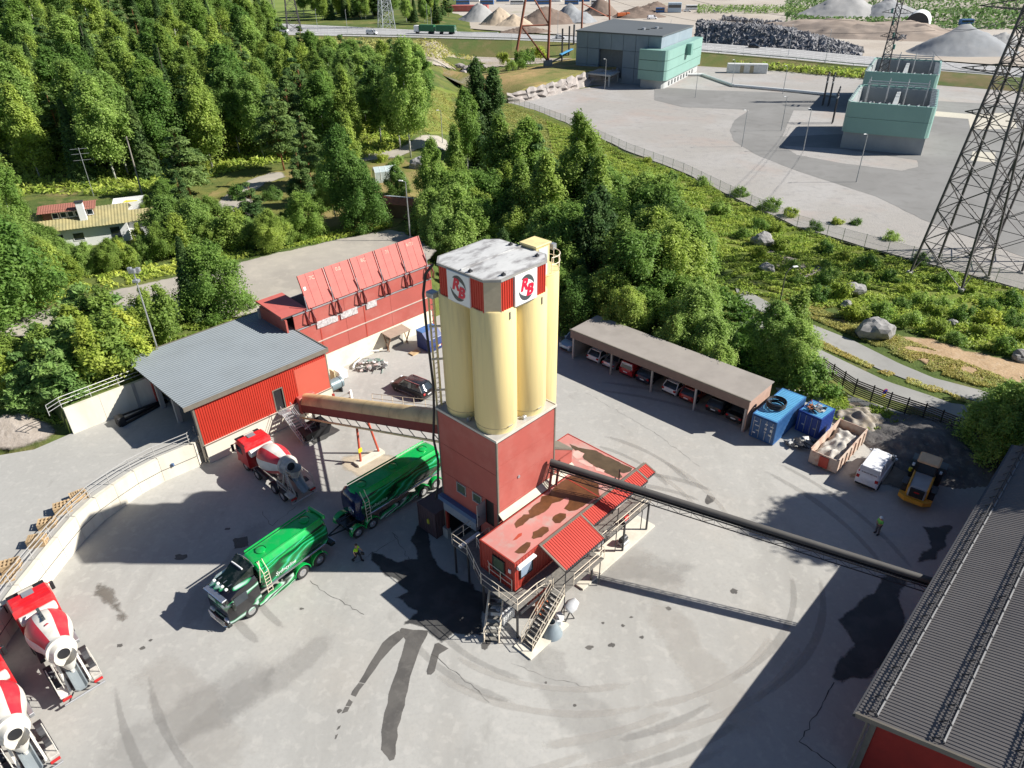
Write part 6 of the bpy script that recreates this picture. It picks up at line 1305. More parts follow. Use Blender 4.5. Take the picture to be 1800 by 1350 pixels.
for y in (-.7, -.25, .25, .7): MB().cbox(3.95, 4.15, y - .1, y + .1, 3.15, 3.28, .03).build('roof_lamp', m_white, TT)
for y in (-.55, 0, .55): MB().cyl((2.9, y, 3.2), (3.8, y, 3.2), .025, n=5).build('horn', m_chrome, TT)
for s_ in (-1, 1):
    MB().box(3.0, 4.0, s_ * 1.255 - .008, s_ * 1.255 + .008, 1.85, 2.6).build('side_window', m_glass, TT); MB().cbox(4.1, 4.3, s_ * 1.4 - .12, s_ * 1.4 + .12, 1.8, 2.5, .04).build('mirror', m_td, TT)
    MB().cbox(4.45, 4.75, s_ * .85 - .22, s_ * .85 + .22, .75, .98, .03).build('headlight', m_hl, TT); MB().box(-.7, 2.35, s_ * 1.24 - .03, s_ * 1.24 + .03, .35, 1.15).build('side_skirt', m_art2, TT)
    MB().tube([(4.7, s_ * 1.15, .45), (4.95, s_ * .8, .5), (4.95, 0, .5)], .04, 6).build('bull_bar', m_chrome, TT)
MB().cbox(4.5, 4.85, -1.15, 1.15, .35, .7, .05).build('bumper', m_td, TT)
for z in (.62, .78, .95): MB().tube([(4.92, -.95, z), (4.98, 0, z), (4.92, .95, z)], .03, 6).build('bull_bar', m_chrome, TT)
ladder_side(TT, 1.35, 1.34, 1.1, 3.55); MB().tube([(1.8, 1.05, 2.2), (1.7, 1.3, 3.6), (1.5, 1.0, 4.0)], .03, 5).build('grab_rail', m_rail, TT)
MB().cbox(-4.75, -4.3, -1.15, 1.15, .8, 1.1, .05).build('rear_frame', m_td, TT); MB().cbox(-4.45, -4.25, -.9, .9, 3.5, 3.85, .05).build('rear_basket', m_tg, TT)
MB().tube([(-4.8, -1.1, .95), (-4.8, 1.1, .95)], .05, 6).build('rear_bar', m_chrome, TT)
for x, z, s2, tx in ((-.5, 2.1, .42, 'Sydneyline'),): text('lettering', tx, s2, m_white, TT, (x + .3, 1.262, z), (R(90), 0, R(180)), depth=.004, shear=.35)
ct2 = Y(-.8, 12.1); TR = thing('tanker_trailer', 'long dark green tanker trailer with navy nose coupled behind the truck', 'tanker trailer', ct2, AZ + R(180))
for s_ in (-1, 1): MB().box(-4.8, 4.6, s_ * .42 - .06, s_ * .42 + .06, .8, 1.05).build('frame_rail', m_steel, TR)
tank(TR, -4.9, 3.6, 1.15, 3.75)
MB().loft([ring8(3.35, 1.18, 1.2, 3.7, .3, .62), ring8(3.75, 1.1, 1.3, 3.5, .35, .6), ring8(3.95, .9, 1.6, 3.2, .35, .6)]).build('nose', paint('navy', (.004, .01, .05), .1, .2), TR, True)
MB().rev((3.9, .3, 2.1), (1, 0, 0), [(0, .38), (.08, .35)], 16).build('chrome_emblem', m_chrome, TR, True)
for x in (4.15, 2.75, -2.6, -4.0):
    for s_ in (-1, 1):
        wheel(TR, x, s_ * 1.27, .5, .34, m_chrome); A_ = np.linspace(.0, math.pi, 10)
        MB().loft([[(x + rr * math.cos(a), s_ * yy, .52 + rr * math.sin(a)) for a in A_] for rr, yy in ((.62, .85), (.68, 1.0), (.7, 1.3), (.64, 1.33))], False, closed=False).build('mudguard', m_tg, TR, True)
for s_ in (-1, 1): MB().box(-2.0, 2.0, s_ * 1.24 - .03, s_ * 1.24 + .03, .4, 1.15).build('side_skirt', m_art2, TR); MB().obox((4.8, s_ * .35, .75), (6.3, 0, .7), .08, .1).build('drawbar', m_td, TR)
MB().box(3.5, 4.8, -.85, .85, .75, 1.0).build('dolly_deck', m_td, TR); ladder_side(TR, 3.05, 1.34, 1.1, 3.6)
MB().cyl((4.6, .85, 1.0), (4.6, 1.15, 1.15), .06, n=6).build('coupling_lamp', m_white, TR)
text('lettering', 'Sydneyline', .42, mat('pale_green_letters', (.35, .6, .45), .4), TR, (2.0, 1.262, 2.2), (R(90), 0, R(180)), depth=.004, shear=.35)
# ---- wheel loader ----
l_, r_ = vpos((1603, 888), (1639, 806), .5); m_lo = mat('loader_orange', (.62, .30, .03), .45, var=.08)
WL = thing('wheel_loader', 'orange wheel loader with dark bucket facing the gravel heap', 'wheel loader', l_, r_)
def lwheel(x, y): s_ = 1 if y > 0 else -1; ty = MB().rev((x, y - s_ * .5, .72), (0, s_, 0), [(0, .5), (.04, .68), (.12, .74), (.38, .74), (.46, .68), (.5, .45), (.42, .38)], 22).build('wheel', m_tyre, WL, True); MB().cyl((x, y - s_ * .1, .72), (x, y - s_ * .02, .72), .36, n=14).build('rim', m_lo, ty)
for x in (-2.2, .9):
    for y in (-1.25, 1.25): lwheel(x, y)
MB().loft([ring8(-3.45, .62, .85, 1.5, .12), ring8(-3.2, .72, .75, 1.85, .12), ring8(-1.2, .72, .75, 2.0, .1)]).build('engine_hood', mat('hood_grey', (.33, .35, .36), .5), WL, True)
for s_ in (-1, 1): MB().cbox(-3.3, -1.0, s_ * .72 - .08, s_ * .72 + .08, .9, 2.02, .04).build('side_cover', m_lo, WL); MB().cbox(-2.7, -1.6, s_ * 1.1 - .22, s_ * 1.1 + .22, 1.45, 1.52, .02).build('fender', m_steel, WL)
MB().cbox(-3.48, -3.3, -.55, .55, .95, 1.8, .04).build('rear_grille', m_black, WL); MB().box(-3.5, -3.47, -.2, .2, 1.45, 1.55).build('red_badge', m_tl, WL)
MB().loft([[(-3.75, -.7, .55), (-3.35, -1.25, .55), (-3.0, -1.25, .55), (-3.0, 1.25, .55), (-3.35, 1.25, .55), (-3.75, .7, .55)], [(-3.75, -.7, .95), (-3.35, -1.25, .95), (-3.0, -1.25, .95), (-3.0, 1.25, .95), (-3.35, 1.25, .95), (-3.75, .7, .95)]]).build('counterweight', m_lo, WL)
MB().loft([ring8(-1.15, .72, 1.2, 2.9, .1, .95), ring8(.25, .68, 1.2, 2.95, .1, .95), ring8(.45, .6, 1.3, 2.3, .1, .95)]).build('cab', m_glass, WL, True)
for x, y in ((-1.15, .72), (-1.15, -.72), (.3, .68), (.3, -.68)): MB().obox((x, y, 1.2), (x, y * .97, 2.95), .09, .09).build('cab_pillar', m_black, WL)
MB().cbox(-1.25, .4, -.85, .85, 2.95, 3.12, .12).build('cab_roof', mat('pale_orange', (.72, .46, .25), .5), WL)
MB().box(-.6, .5, -.55, .55, .7, 1.2).build('front_frame', m_steel, WL)
for s_ in (-1, 1): MB().obox((.3, s_ * .5, 1.6), (2.3, s_ * .55, .7), .16, .28).build('lift_arm', mat('pale_steel', (.5, .45, .4), .5), WL); MB().cbox(-.1, .3, s_ * 1.05 - .1, s_ * 1.05 + .1, 1.7, 1.85, .03).build('mirror', m_white, WL)
MB().cyl((-.2, 1.15, 1.2), (-.2, 1.15, 1.5), .14, n=10).build('yellow_lamp', mat('warning_yellow', (.75, .6, .02)), WL)
bk_ = [(2.2, .1), (3.3, .05), (3.35, .12), (2.4, .2), (2.25, .9), (2.55, 1.35), (2.5, 1.4), (2.15, .95)]
MB().loft([[(x, y, z) for x, z in bk_] for y in (-1.35, 1.35)]).build('bucket', mat('bucket_steel', (.16, .20, .21), .45, .3), WL)
for s_ in (-1.35, 1.33): MB().loft([[(2.2, s_, .1), (3.3, s_, .05), (2.55, s_, 1.35)], [(2.2, s_ + .03, .1), (3.3, s_ + .03, .05), (2.55, s_ + .03, 1.35)]]).build('bucket_side', mat('bucket_steel', (.16, .2, .21)), WL)
# ---- containers, hose coil, open skip ----
def boxcont(name, lab, u, v, L_, W_, H_, m, doorm, roofm, rot=0.0):
    t = ything(name, lab, 'container', u, v, 0, rot=rot); container(t, 0, L_, 0, W_, .05, H_, m, roofm)
    for k in (0, 1):
        d2 = MB().box(-.05, -.01, .1 + k * (W_ / 2 - .1), W_ / 2 - .02 + k * (W_ / 2 - .08), .2, H_ - .15).build('door', doorm, t)
        for j in (.25, .8): MB().cyl((-.09, k * W_ / 2 + j * W_ / 2 * .9 + .05, .25), (-.09, k * W_ / 2 + j * W_ / 2 * .9 + .05, H_ - .2), .025, n=6).build('lock_rod', m_galv, d2)
        MB().box(-.13, -.06, k * W_ / 2 + .3, k * W_ / 2 + .6, 1.0, 1.1).build('handle', m_galv, d2)
    return t
m_bl = mat('container_blue', (.035, .13, .33), .5, var=.1, scale=.8, dirt=(.1, .2, .36), dscale=.8, damt=.4); m_blr = mat('roof_blue', (.12, .38, .62), .5, var=.12, scale=.8)
K1 = boxcont('shipping_container', 'light blue topped shipping container beside the carport with a hose coil on top', 28.65, -7.55, 6.06, 2.44, 2.59, m_bl, mat('door_blue', (.03, .09, .22), .5), m_blr)
for y, z, w_, h_, in ((.45, 1.9, .3, .06), (.45, .6, .25, .12), (1.5, 1.95, .25, .1), (1.5, 1.4, .2, .2), (1.5, 1.1, .22, .06), (2.05, 1.9, .3, .08), (2.05, 1.35, .22, .28), (2.05, .9, .3, .05)): MB().box(-.06, -.052, 2.44 - y - w_ / 2, 2.44 - y + w_ / 2, z, z + h_).build('print_block', m_plate, K1)
MB().box(-.075, -.06, 1.6, 2.0, 1.5, 1.56).build('print_block', m_plate, K1)
K2 = boxcont('small_container', 'small dark blue container with scrap on its roof behind the long container', 32.4, -10.15, 2.6, 2.3, 2.3, mat('deep_blue', (.02, .06, .28), .5), mat('deep_blue_door', (.02, .05, .22), .5), m_blr, R(-4))
HC = ything('hose_coil', 'thick coil of black hose lying on the blue container roof', 'hose coil', 31.0, -6.2, 2.62)
for k in range(9):
    r2 = .82 + random.uniform(-.1, .12); z = .06 + k * .075; pts = [(r2 * math.cos(a) + random.uniform(-.01, .01), r2 * math.sin(a), z + .03 * math.sin(a * 2 + k)) for a in np.linspace(0, 6.283, 25)]
    MB().tube(pts, .055, 6).build('hose_turn', m_black if k % 3 else mat('hose_grey', (.06, .06, .065), .4), HC, True)
debris('roof_scrap', 'dark sheets and pale rods piled on the small blue container', 'scrap', Y(33.6, -9.0, 2.3), 12, .9, [m_black, m_scrap[1], m_scrap[0], mat('rust_scrap', (.3, .1, .04), .8)], 5, 8, .5)
SKT = ything('open_skip', 'open steel skip with pale inside, red nose plate and concrete rubble', 'skip', 28.4, -13.55, 0, rot=R(0))
m_ski = mat('skip_cream', (.58, .46, .37), .7, var=.12, scale=1.2, dirt=(.42, .2, .13), dscale=1.0, damt=.7); Ls, Ws, Hs = 6.4, 2.5, 1.6
def sidep(p0, p1, nm='side_wall'): 
    MB().obox(p0, p1, .06, Hs - .15, up=(0, 0, 1)).build(nm, m_ski, SKT)
for y in (0, Ws): MB().box(.03, Ls, y - .03, y + .03, .2, Hs).build('side_wall', m_ski, SKT)
for x in (0, Ls): MB().box(x - .03, x + .03, .03, Ws - .03, .2, Hs if x else Hs - .1).build('end_wall', m_ski, SKT)
MB().box(0, Ls, 0, Ws, .15, .2).build('floor', m_ski, SKT); MB().box(-.12, -.03, .8, 1.6, .25, 1.35).build('nose_plate', mat('skip_red', (.42, .05, .03), .5), SKT)
for y in (.0, Ws): MB().box(-.02, Ls + .02, y - .06, y + .06, Hs, Hs + .07).build('top_rim', m_ski, SKT)
for x in (.6, 1.6, 2.6, 3.6, 4.6, 5.6): MB().box(x, x + .08, -.12, -.03, .2, Hs).build('rib', m_ski, SKT); MB().box(x, x + .08, Ws + .03, Ws + .12, .2, Hs).build('rib', m_ski, SKT)
def heap(name, lab, cat, loc, rx, ry, h, m, seed, rot=0, kind=None, n=46, lump=.35, power=1.3, top=None, box=False):
    mb = MB(); rows = []
    for i in range(n):
        for j in range(n):
            x, y = (i / (n - 1) * 2 - 1), (j / (n - 1) * 2 - 1); r_ = (max(abs(x) ** 3, abs(y) ** 3) * .7 if box else math.sqrt(x * x + y * y)) * (1 + .22 * mnoise.noise(Vector((x * 1.3 + seed, y * 1.3, seed)))); z = max(0, 1 - r_) ** (1 / power if power < 1 else 1)
            if top: z = min(z, top + .06 * mnoise.noise(Vector((x * 3, y * 3, seed))))
            z = z * h * (1 + .25 * mnoise.noise(Vector((x * 2.2, y * 2.2, seed)))) + (lump * mnoise.noise(Vector((x * rx * 1.3, y * ry * 1.3, seed * 2))) * min(1, z * 6))
            rows.append((x * rx, y * ry, z if z > 0.01 else -.15))
    mb.add(rows, [(i * n + j, (i + 1) * n + j, (i + 1) * n + j + 1, i * n + j + 1) for i in range(n - 1) for j in range(n - 1)])
    o = mb.build(name, m, smooth=True); o.location = loc; o.rotation_euler = (0, 0, rot)
    if lab: tag(o, lab, cat)
    if kind: tag(o, kind=kind)
    return o
m_rub = mat('rubble', (.40, .37, .33), .95, var=.3, scale=3.5, dirt=(.6, .57, .52), dscale=2, damt=.7, bump=.05)
heap('rubble_load', 'grey concrete rubble filling the open skip', 'rubble', Y(31.6, -12.3, .2), 3.1, 1.2, 1.15, m_rub, 4, AZ, lump=.5, box=True)
m_dkg = gmat('dark_gravel', [(.15, .14, .135), (.10, .095, .09, .8, .4, .6), (.24, .225, .2, .7, .52, .66)], [.5, 1.8], 1, .12)
heap('gravel_heap', 'low dark gravel heap in front of the slatted fence', 'gravel heap', Y(38.5, -18.5), 5.5, 6.5, 1.7, m_dkg, 7, AZ, lump=.35)
heap('gravel_heap', 'low pale rubble and soil bank behind the open skip', 'gravel heap', Y(38.2, -12.0), 3.0, 3.0, 1.1, mat('soil_mix', (.26, .22, .17), .95, var=.3, scale=2, dirt=(.4, .37, .33), dscale=1.2, damt=.7, world=True, bump=.05), 9, AZ, lump=.45)
softsheet('dirt_patch', rough_poly([Y(u, v, .007) for u, v in ((28.6, -14.6), (35, -14.3), (36, -10.8), (41.5, -8), (42.3, -22), (36, -24), (33.5, -20.3), (30, -18.6))], .8, .5, 5), gmat('yard_dirt', [(.26, .21, .165), (.17, .145, .12, .8, .42, .6), (.34, .29, .23, .6, .5, .66)], [.3, .9], .9, .05), 1.2, lambda x, y: x * 0 + .007)
debris('black_refuse', 'black bags and pale scrap heaped between blue container and skip', 'refuse', Y(30.9, -9.6), 26, 1.7, [m_black, m_steel, m_black, m_scrap[0], m_scrap[1]], 8, 6, .5)
# ================= vegetation =================
def proj(p):
    v = CM @ np.array([p[0], p[1], p[2] - CAMH]); return 900 + FPX * v[0] / v[2], 675 + FPX * v[1] / v[2]
RNG = np.random.default_rng(11)
def leaf_mesh(name, C, S, A, m, up=.5, droop=0.0, aspect=1.5):
    "C centres (n,3), S sizes (n,), A outward direction (n,3)"
    n = len(C); nr = RNG.normal(size=(n, 3)) * .8 + A * 1.1 + np.array([0, 0, up + .25]); nr /= np.linalg.norm(nr, axis=1)[:, None]
    t = RNG.normal(size=(n, 3)); t[:, 2] -= droop; t -= nr * (t * nr).sum(1)[:, None]; t /= np.linalg.norm(t, axis=1)[:, None]; b = np.cross(nr, t)
    s = S[:, None]; q = np.stack([C - t * s * aspect * .5, C + b * s * .36 + nr * s * .1, C + t * s * aspect * .5, C - b * s * .36 + nr * s * .1], 1).reshape(-1, 3)
    me = bpy.data.meshes.new(name); me.vertices.add(n * 4); me.vertices.foreach_set('co', q.ravel().astype(np.float32))
    me.loops.add(n * 4); me.loops.foreach_set('vertex_index', np.arange(n * 4)); me.polygons.add(n)
    me.polygons.foreach_set('loop_start', np.arange(n) * 4); me.polygons.foreach_set('loop_total', np.full(n, 4)); me.update(calc_edges=True); me.materials.append(m); return me
def clumps(cen, rad, per, flat=.7):
    n = len(cen); idx = np.repeat(np.arange(n), per); g_ = RNG.normal(size=(len(idx), 3)) * .42; d = g_ / np.linalg.norm(g_, axis=1)[:, None]
    off = g_ * rad[idx][:, None]; off[:, 2] *= flat; return cen[idx] + off, d
def trunk_mesh(name, H, r0, limbs, m, lean=0.0, top=.92):
    mb = MB(); pts = []; x = y = 0.0
    for i in range(7):
        t = i / 6; pts.append((x, y, H * top * t, r0 * (1 - .88 * t))); x += RNG.normal() * .035 * H / 8 + lean; y += RNG.normal() * .035 * H / 8
    mb.loft([[(p[0] + p[3] * math.cos(a), p[1] + p[3] * math.sin(a), p[2]) for a in np.linspace(0, 2 * math.pi, 8)[:-1]] for p in pts])
    for c in limbs:
        zt = max(.15 * H, min(c[2] - .12 * H, H * .85)); t = zt / (H * top); i = min(5, int(t * 6)); f = t * 6 - i
        bx, by = pts[i][0] + (pts[i + 1][0] - pts[i][0]) * f, pts[i][1] + (pts[i + 1][1] - pts[i][1]) * f
        mb.cyl((bx, by, zt), c, r0 * .35 * (1 - t * .7), r0 * .07, 5)
    me = bpy.data.meshes.new(name); me.from_pydata(mb.v, [], mb.f); me.materials.append(m); me.polygons.foreach_set('use_smooth', [True] * len(me.polygons)); me.update(); return me
m_lb = leafmat('birch_leaf', (0.224, 0.335, 0.069), (0.373, 0.484, 0.103), .5); m_ld = leafmat('alder_leaf', (0.149, 0.274, 0.054), (0.257, 0.392, 0.085), .5)
m_lp = leafmat('pine_needle', (0.114, 0.209, 0.067), (0.206, 0.301, 0.091), .5); m_ls = leafmat('spruce_needle', (0.072, 0.148, 0.048), (0.138, 0.217, 0.063), .5)
m_ly = leafmat('bright_leaf', (0.336, 0.445, 0.073), (0.484, 0.544, 0.104), .5); m_lw = leafmat('willow_leaf', (0.224, 0.351, 0.082), (0.358, 0.502, 0.128), .5)
m_lyp = leafmat('young_pine', (0.176, 0.317, 0.091), (0.293, 0.436, 0.123), .5)
m_bb = mat('birch_bark', (.62, .60, .56), .8, var=.3, scale=3, dirt=(.08, .07, .06), dscale=2.5, damt=.9); m_bd = mat('dark_bark', (.09, .075, .06), .9, var=.3, scale=4); m_bp = mat('pine_bark', (.30, .13, .06), .85, var=.3, scale=3)
def decid(H, Rr, base, nc, per, ls, lm, bark, rc=(.7, 1.2), shape='oval', droop=.3, r0=.16):
    cen = []
    while len(cen) < nc:
        t = RNG.random(); z = base + (H - base) * t
        if shape == 'oval': env = math.sin(math.pi * min(.97, (t * .86 + .12))) ** .75
        elif shape == 'column': env = (1 - t ** 2.2) ** .8 * (.45 + .55 * min(1, t * 4))
        elif shape == 'dome': env = math.sqrt(max(0, 1 - (t * .98) ** 2))
        a = RNG.random() * 6.283; r_ = Rr * env * (RNG.random() ** .4) * (1 + .25 * math.sin(a * 3 + t * 9)); cen.append((r_ * math.cos(a), r_ * math.sin(a), z - .3))
    cen = np.array(cen); rad = RNG.uniform(rc[0] * .75, rc[1] * 1.15, nc) * (1.15 - .5 * (cen[:, 2] - base) / (H - base))
    C, d = clumps(cen, rad, per, 1.25); S = RNG.uniform(.65, 1.25, len(C)) * ls
    A = C - np.array([0, 0, base + (H - base) * .4]); A /= np.linalg.norm(A, axis=1)[:, None]
    return leaf_mesh('crown', C, S, A * .6 + d * .6, lm, .5, droop), trunk_mesh('trunk', H, r0, [tuple(c) for c in cen[:14]], bark)
def pine(H, Rr, base, lm=None, bark=None, tiers=9, per=420, ls=.34, r0=.17):
    cen = []; rad = []
    for i in range(tiers):
        t = i / (tiers - 1); z = base + (H - base - .4) * t; R_ = Rr * (1 - t) ** .65 * (.65 + .35 * min(1, t * 5 + .3)) + .25; k = max(2, int(6 - 4 * t))
        for j in range(k):
            a = 6.283 * (j + RNG.random() * .8) / k + i; q = R_ * RNG.uniform(.55, 1.05); cen.append((q * math.cos(a), q * math.sin(a), z + RNG.normal() * .3)); rad.append(max(.5, R_ * .5))
    cen = np.array(cen); C, d = clumps(cen, np.array(rad), per, .5); S = RNG.uniform(.7, 1.2, len(C)) * ls; A = d * .7 + np.array([0, 0, .4])
    return leaf_mesh('crown', C, S, A, lm or m_lp, .5, 0, 2.0), trunk_mesh('trunk', H, r0, [tuple(c) for c in cen], bark or m_bp, top=.97)
def spruce(H, Rr, base, n=15000, ls=.34, lm=None):
    t = RNG.random(n) ** 1.35; z = base + (H - base) * t; tier = (z * 1.55) % 1.0; R_ = Rr * (1 - t) ** .85 * (.72 + .28 * (1 - tier)) + .08
    a = RNG.random(n) * 6.283; lob = 1 + .16 * np.sin(a * 5 + np.floor(z * 1.55) * 2.1); r_ = R_ * lob * RNG.random(n) ** .38
    C = np.stack([r_ * np.cos(a), r_ * np.sin(a), z - r_ * .28], 1); A = np.stack([np.cos(a), np.sin(a), np.full(n, .3)], 1); S = RNG.uniform(.7, 1.25, n) * ls
    return leaf_mesh('crown', C, S, A, lm or m_ls, .3, .8, 2.0), trunk_mesh('trunk', H, .2, [], m_bd, top=.98)
PROTO = {
 'birch': [decid(19, 3.3, 4.5, 90, 240, .30, m_lb, m_bb, (1.0, 1.5), 'oval', .9, .17), decid(17, 2.7, 3.5, 76, 240, .30, m_lb, m_bb, (.9, 1.4), 'column', .9, .15), decid(20, 3.9, 6, 100, 240, .32, m_lw, m_bb, (1.0, 1.6), 'oval', .9, .18), decid(18, 3.5, 5, 92, 240, .31, m_ld, m_bb, (1.0, 1.5), 'oval', .6, .17)],
 'broad': [decid(10, 3.8, 1.2, 130, 230, .22, m_ld, m_bd, (.8, 1.3), 'dome', .3, .14), decid(9, 3.2, .8, 125, 230, .21, m_lw, m_bd, (.7, 1.2), 'dome', .4, .12), decid(11, 3.4, 1.5, 130, 230, .22, m_lb, m_bd, (.8, 1.25), 'oval', .4, .14)],
 'pine': [pine(16, 3.0, 4.5), pine(14, 2.8, 3.0, tiers=10), pine(17, 2.6, 5.5)],
 'spruce': [spruce(18, 2.7, .8), spruce(20, 2.4, 1.0)],
 'sapling_pine': [pine(5, 1.5, .5, m_lyp, m_bd, 8, 330, .24, .07), pine(4.2, 1.2, .3, m_lyp, m_bd, 7, 300, .22, .06)],
 'conifer': [decid(20, 3.3, 1.2, 120, 210, .36, m_ls, m_bd, (.8, 1.25), 'column', .5, .2), decid(19, 3.0, 1.0, 110, 210, .36, m_lp, m_bd, (.8, 1.2), 'column', .5, .2)],
 'young_birch': [decid(7, 1.9, .8, 42, 170, .24, m_lb, m_bb, (.5, .9), 'column', .6, .07), decid(6, 1.7, .6, 38, 170, .22, m_ly, m_bb, (.5, .85), 'column', .5, .06)],
 'bush': [decid(2.6, 1.7, .1, 26, 130, .2, m_ld, m_bd, (.45, .75), 'dome', .2, .05), decid(2.2, 1.5, .1, 22, 130, .18, m_lw, m_bd, (.4, .7), 'dome', .2, .05), decid(2.4, 1.5, .1, 24, 120, .2, m_ly, m_bd, (.4, .7), 'dome', .2, .05)],
}
NPL = [0]
def plant(kind, k, p, s, label, group=None, cat='tree', sz=None, name=None):
    cr, tk = PROTO[kind][k % len(PROTO[kind])]; nm = name or {'broad': 'leafy_tree', 'sapling_pine': 'young_pine', 'bush': 'shrub', 'birch': 'birch_tree', 'pine': 'pine_tree', 'conifer': 'conifer_tree', 'spruce': 'spruce_tree'}.get(kind, kind)
    e = bpy.data.objects.new(nm, None); COL.objects.link(e); e.location = p; e.rotation_euler = (0, 0, random.uniform(0, 6.283)); z = sz or s; e.scale = (s * random.uniform(.9, 1.1), s * random.uniform(.9, 1.1), z); e.empty_display_size = .5
    tag(e, label, cat, group)
    for me, n_ in ((cr, 'crown'), (tk, 'trunk')): link(bpy.data.objects.new(n_ if kind != 'bush' else {'crown': 'foliage', 'trunk': 'stem'}[n_], me), e)
    NPL[0] += 1; return e
def inpoly(x, y, P):
    c = False; n = len(P)
    for i in range(n):
        x0, y0 = P[i]; x1, y1 = P[(i + 1) % n]
        if (y0 > y) != (y1 > y) and x < (x1 - x0) * (y - y0) / (y1 - y0) + x0: c = not c
    return c
def tp(px, py, kind, k, H, label, cat='tree', w_=1.0, group=None, h0=None):
    hh = {'birch': [19, 17, 20, 18], 'broad': [10, 9, 11], 'pine': [16, 14, 17], 'spruce': [18, 20], 'conifer': [20, 19], 'sapling_pine': [5, 4.2], 'young_birch': [7, 6], 'bush': [2.6, 2.2, 2.4]}[kind]
    s = H / hh[k % len(hh)]; return plant(kind, k, GT(px, py), s * w_, label, group, cat, sz=s)
# individually recognisable trees
tp(722, 277, 'birch', 2, 21, 'tall double stemmed birch standing alone at the meadow edge beside the track', w_=.95)
tp(704, 262, 'birch', 0, 18, 'slimmer birch just behind the tall birch by the garden track')
tp(842, 292, 'conifer', 0, 21, 'dense dark conifer, left of the close pair behind the tower', w_=1.0); tp(870, 288, 'conifer', 1, 19.5, 'dense dark conifer, right of the close pair behind the tower', w_=1.05)
tp(822, 300, 'birch', 3, 16, 'dark leafy tree touching the conifer pair on its left', w_=.85)
tp(806, 405, 'birch', 1, 16, 'slender pale birch rising directly above the red bunker end', w_=.75); tp(765, 400, 'birch', 3, 13, 'dark narrow leafy tree beside the lamp behind the bunker', w_=.8)
tp(940, 398, 'pine', 1, 16.5, 'pine with orange trunk behind the tower cap', w_=1.15); tp(1012, 430, 'birch', 0, 19.5, 'tallest birch of the belt behind the carport', w_=1.0)
tp(640, 400, 'broad', 0, 9, 'round leafy tree left of the rusty shed roof'); tp(612, 398, 'birch', 3, 14, 'full birch between the garden and the upper road', w_=.9); tp(590, 385, 'birch', 0, 11, 'smaller birch at the left of the garden lawn')
tp(500, 300, 'pine', 0, 15, 'pine with visible orange trunk at the edge of the drive', w_=1.2); tp(335, 345, 'pine', 1, 11, 'broad spreading pine beside the yellow house deck', w_=1.7)
tp(452, 412, 'pine', 1, 7.5, 'bushy pine on the lawn beside the drive', w_=1.3); tp(540, 415, 'broad', 0, 6.5, 'dark round tree on the verge of the upper road'); tp(508, 392, 'bush', 2, 2.4, 'yellow green shrub on the lawn', 'shrub')
tp(385, 553, 'broad', 0, 8.5, 'big round leafy tree directly behind the grey sheet roof', w_=1.0); tp(350, 560, 'spruce', 0, 9.5, 'bushy spruce rising beside the big round tree behind the roof', w_=1.3)
tp(300, 600, 'young_birch', 0, 6.5, 'yellow green young birch between mast and big round tree')
tp(1748, 802, 'broad', 1, 7.5, 'round leafy tree at the end of the slatted fence by the roof corner', w_=1.15)
tp(1178, 600, 'bush', 2, 2.4, 'single bright shrub standing behind the carport roof', 'shrub')
tp(12, 566, 'broad', 0, 13.5, 'large pale leafy tree cut off by the left frame edge', w_=1.15)
tp(1392, 660, 'broad', 1, 6.5, 'leafy tree hanging over the blue containers', w_=1.0); tp(1420, 690, 'bush', 0, 4, 'dark bush right of the blue containers by the fence', 'shrub', w_=1.0); tp(1352, 640, 'broad', 1, 7.5, 'leafy tree behind the right end of the carport')
tp(1392, 588, 'young_birch', 0, 6, 'slender young tree at the foot of the curved street lamp')
tp(770, 455, 'broad', 1, 5.0, 'yellow green willow bush between bunker end and tower'); tp(812, 452, 'broad', 1, 6, 'bright leafy bush left of the tower cap')
tp(862, 360, 'young_birch', 1, 7, 'bright yellow green young tree below the conifer pair', w_=1.3); tp(905, 350, 'birch', 2, 10, 'pale grey green tree between conifers and pine', w_=.9)
for i, (x, y, kd, k, H, lb) in enumerate(((535, 362, 'pine', 1, 9, 'dark pine on the lawn right of the drive'), (572, 350, 'broad', 1, 5, 'low round tree in the middle of the garden lawn'), (548, 325, 'pine', 0, 12, 'pine between the drive and the garden track'), (622, 330, 'birch', 1, 12, 'narrow birch left of the greenhouse'), (640, 345, 'birch', 3, 6, 'leafy tree just left of the greenhouse'), (300, 376, 'broad', 0, 5.5, 'leafy tree at the right end of the house terrace'), (268, 392, 'broad', 2, 4.2, 'low leafy tree at the right corner of the house'), (330, 392, 'pine', 2, 8, 'pine at the near end of the drive'),
    (15, 410, 'birch', 0, 15, 'tall birch left of the house at the frame edge'), (42, 436, 'birch', 3, 12, 'leafy tree hiding the left corner of the house'), (8, 470, 'broad', 2, 11, 'dense leafy tree below the house at the left frame edge'), (420, 350, 'bush', 0, 2.6, 'shrub on the left side of the drive'), (700, 345, 'broad', 1, 5, 'leafy tree behind the rusty shed'), (655, 385, 'birch', 1, 6, 'narrow birch in front of the shed'))): tp(x, y, kd, k, H, lb)
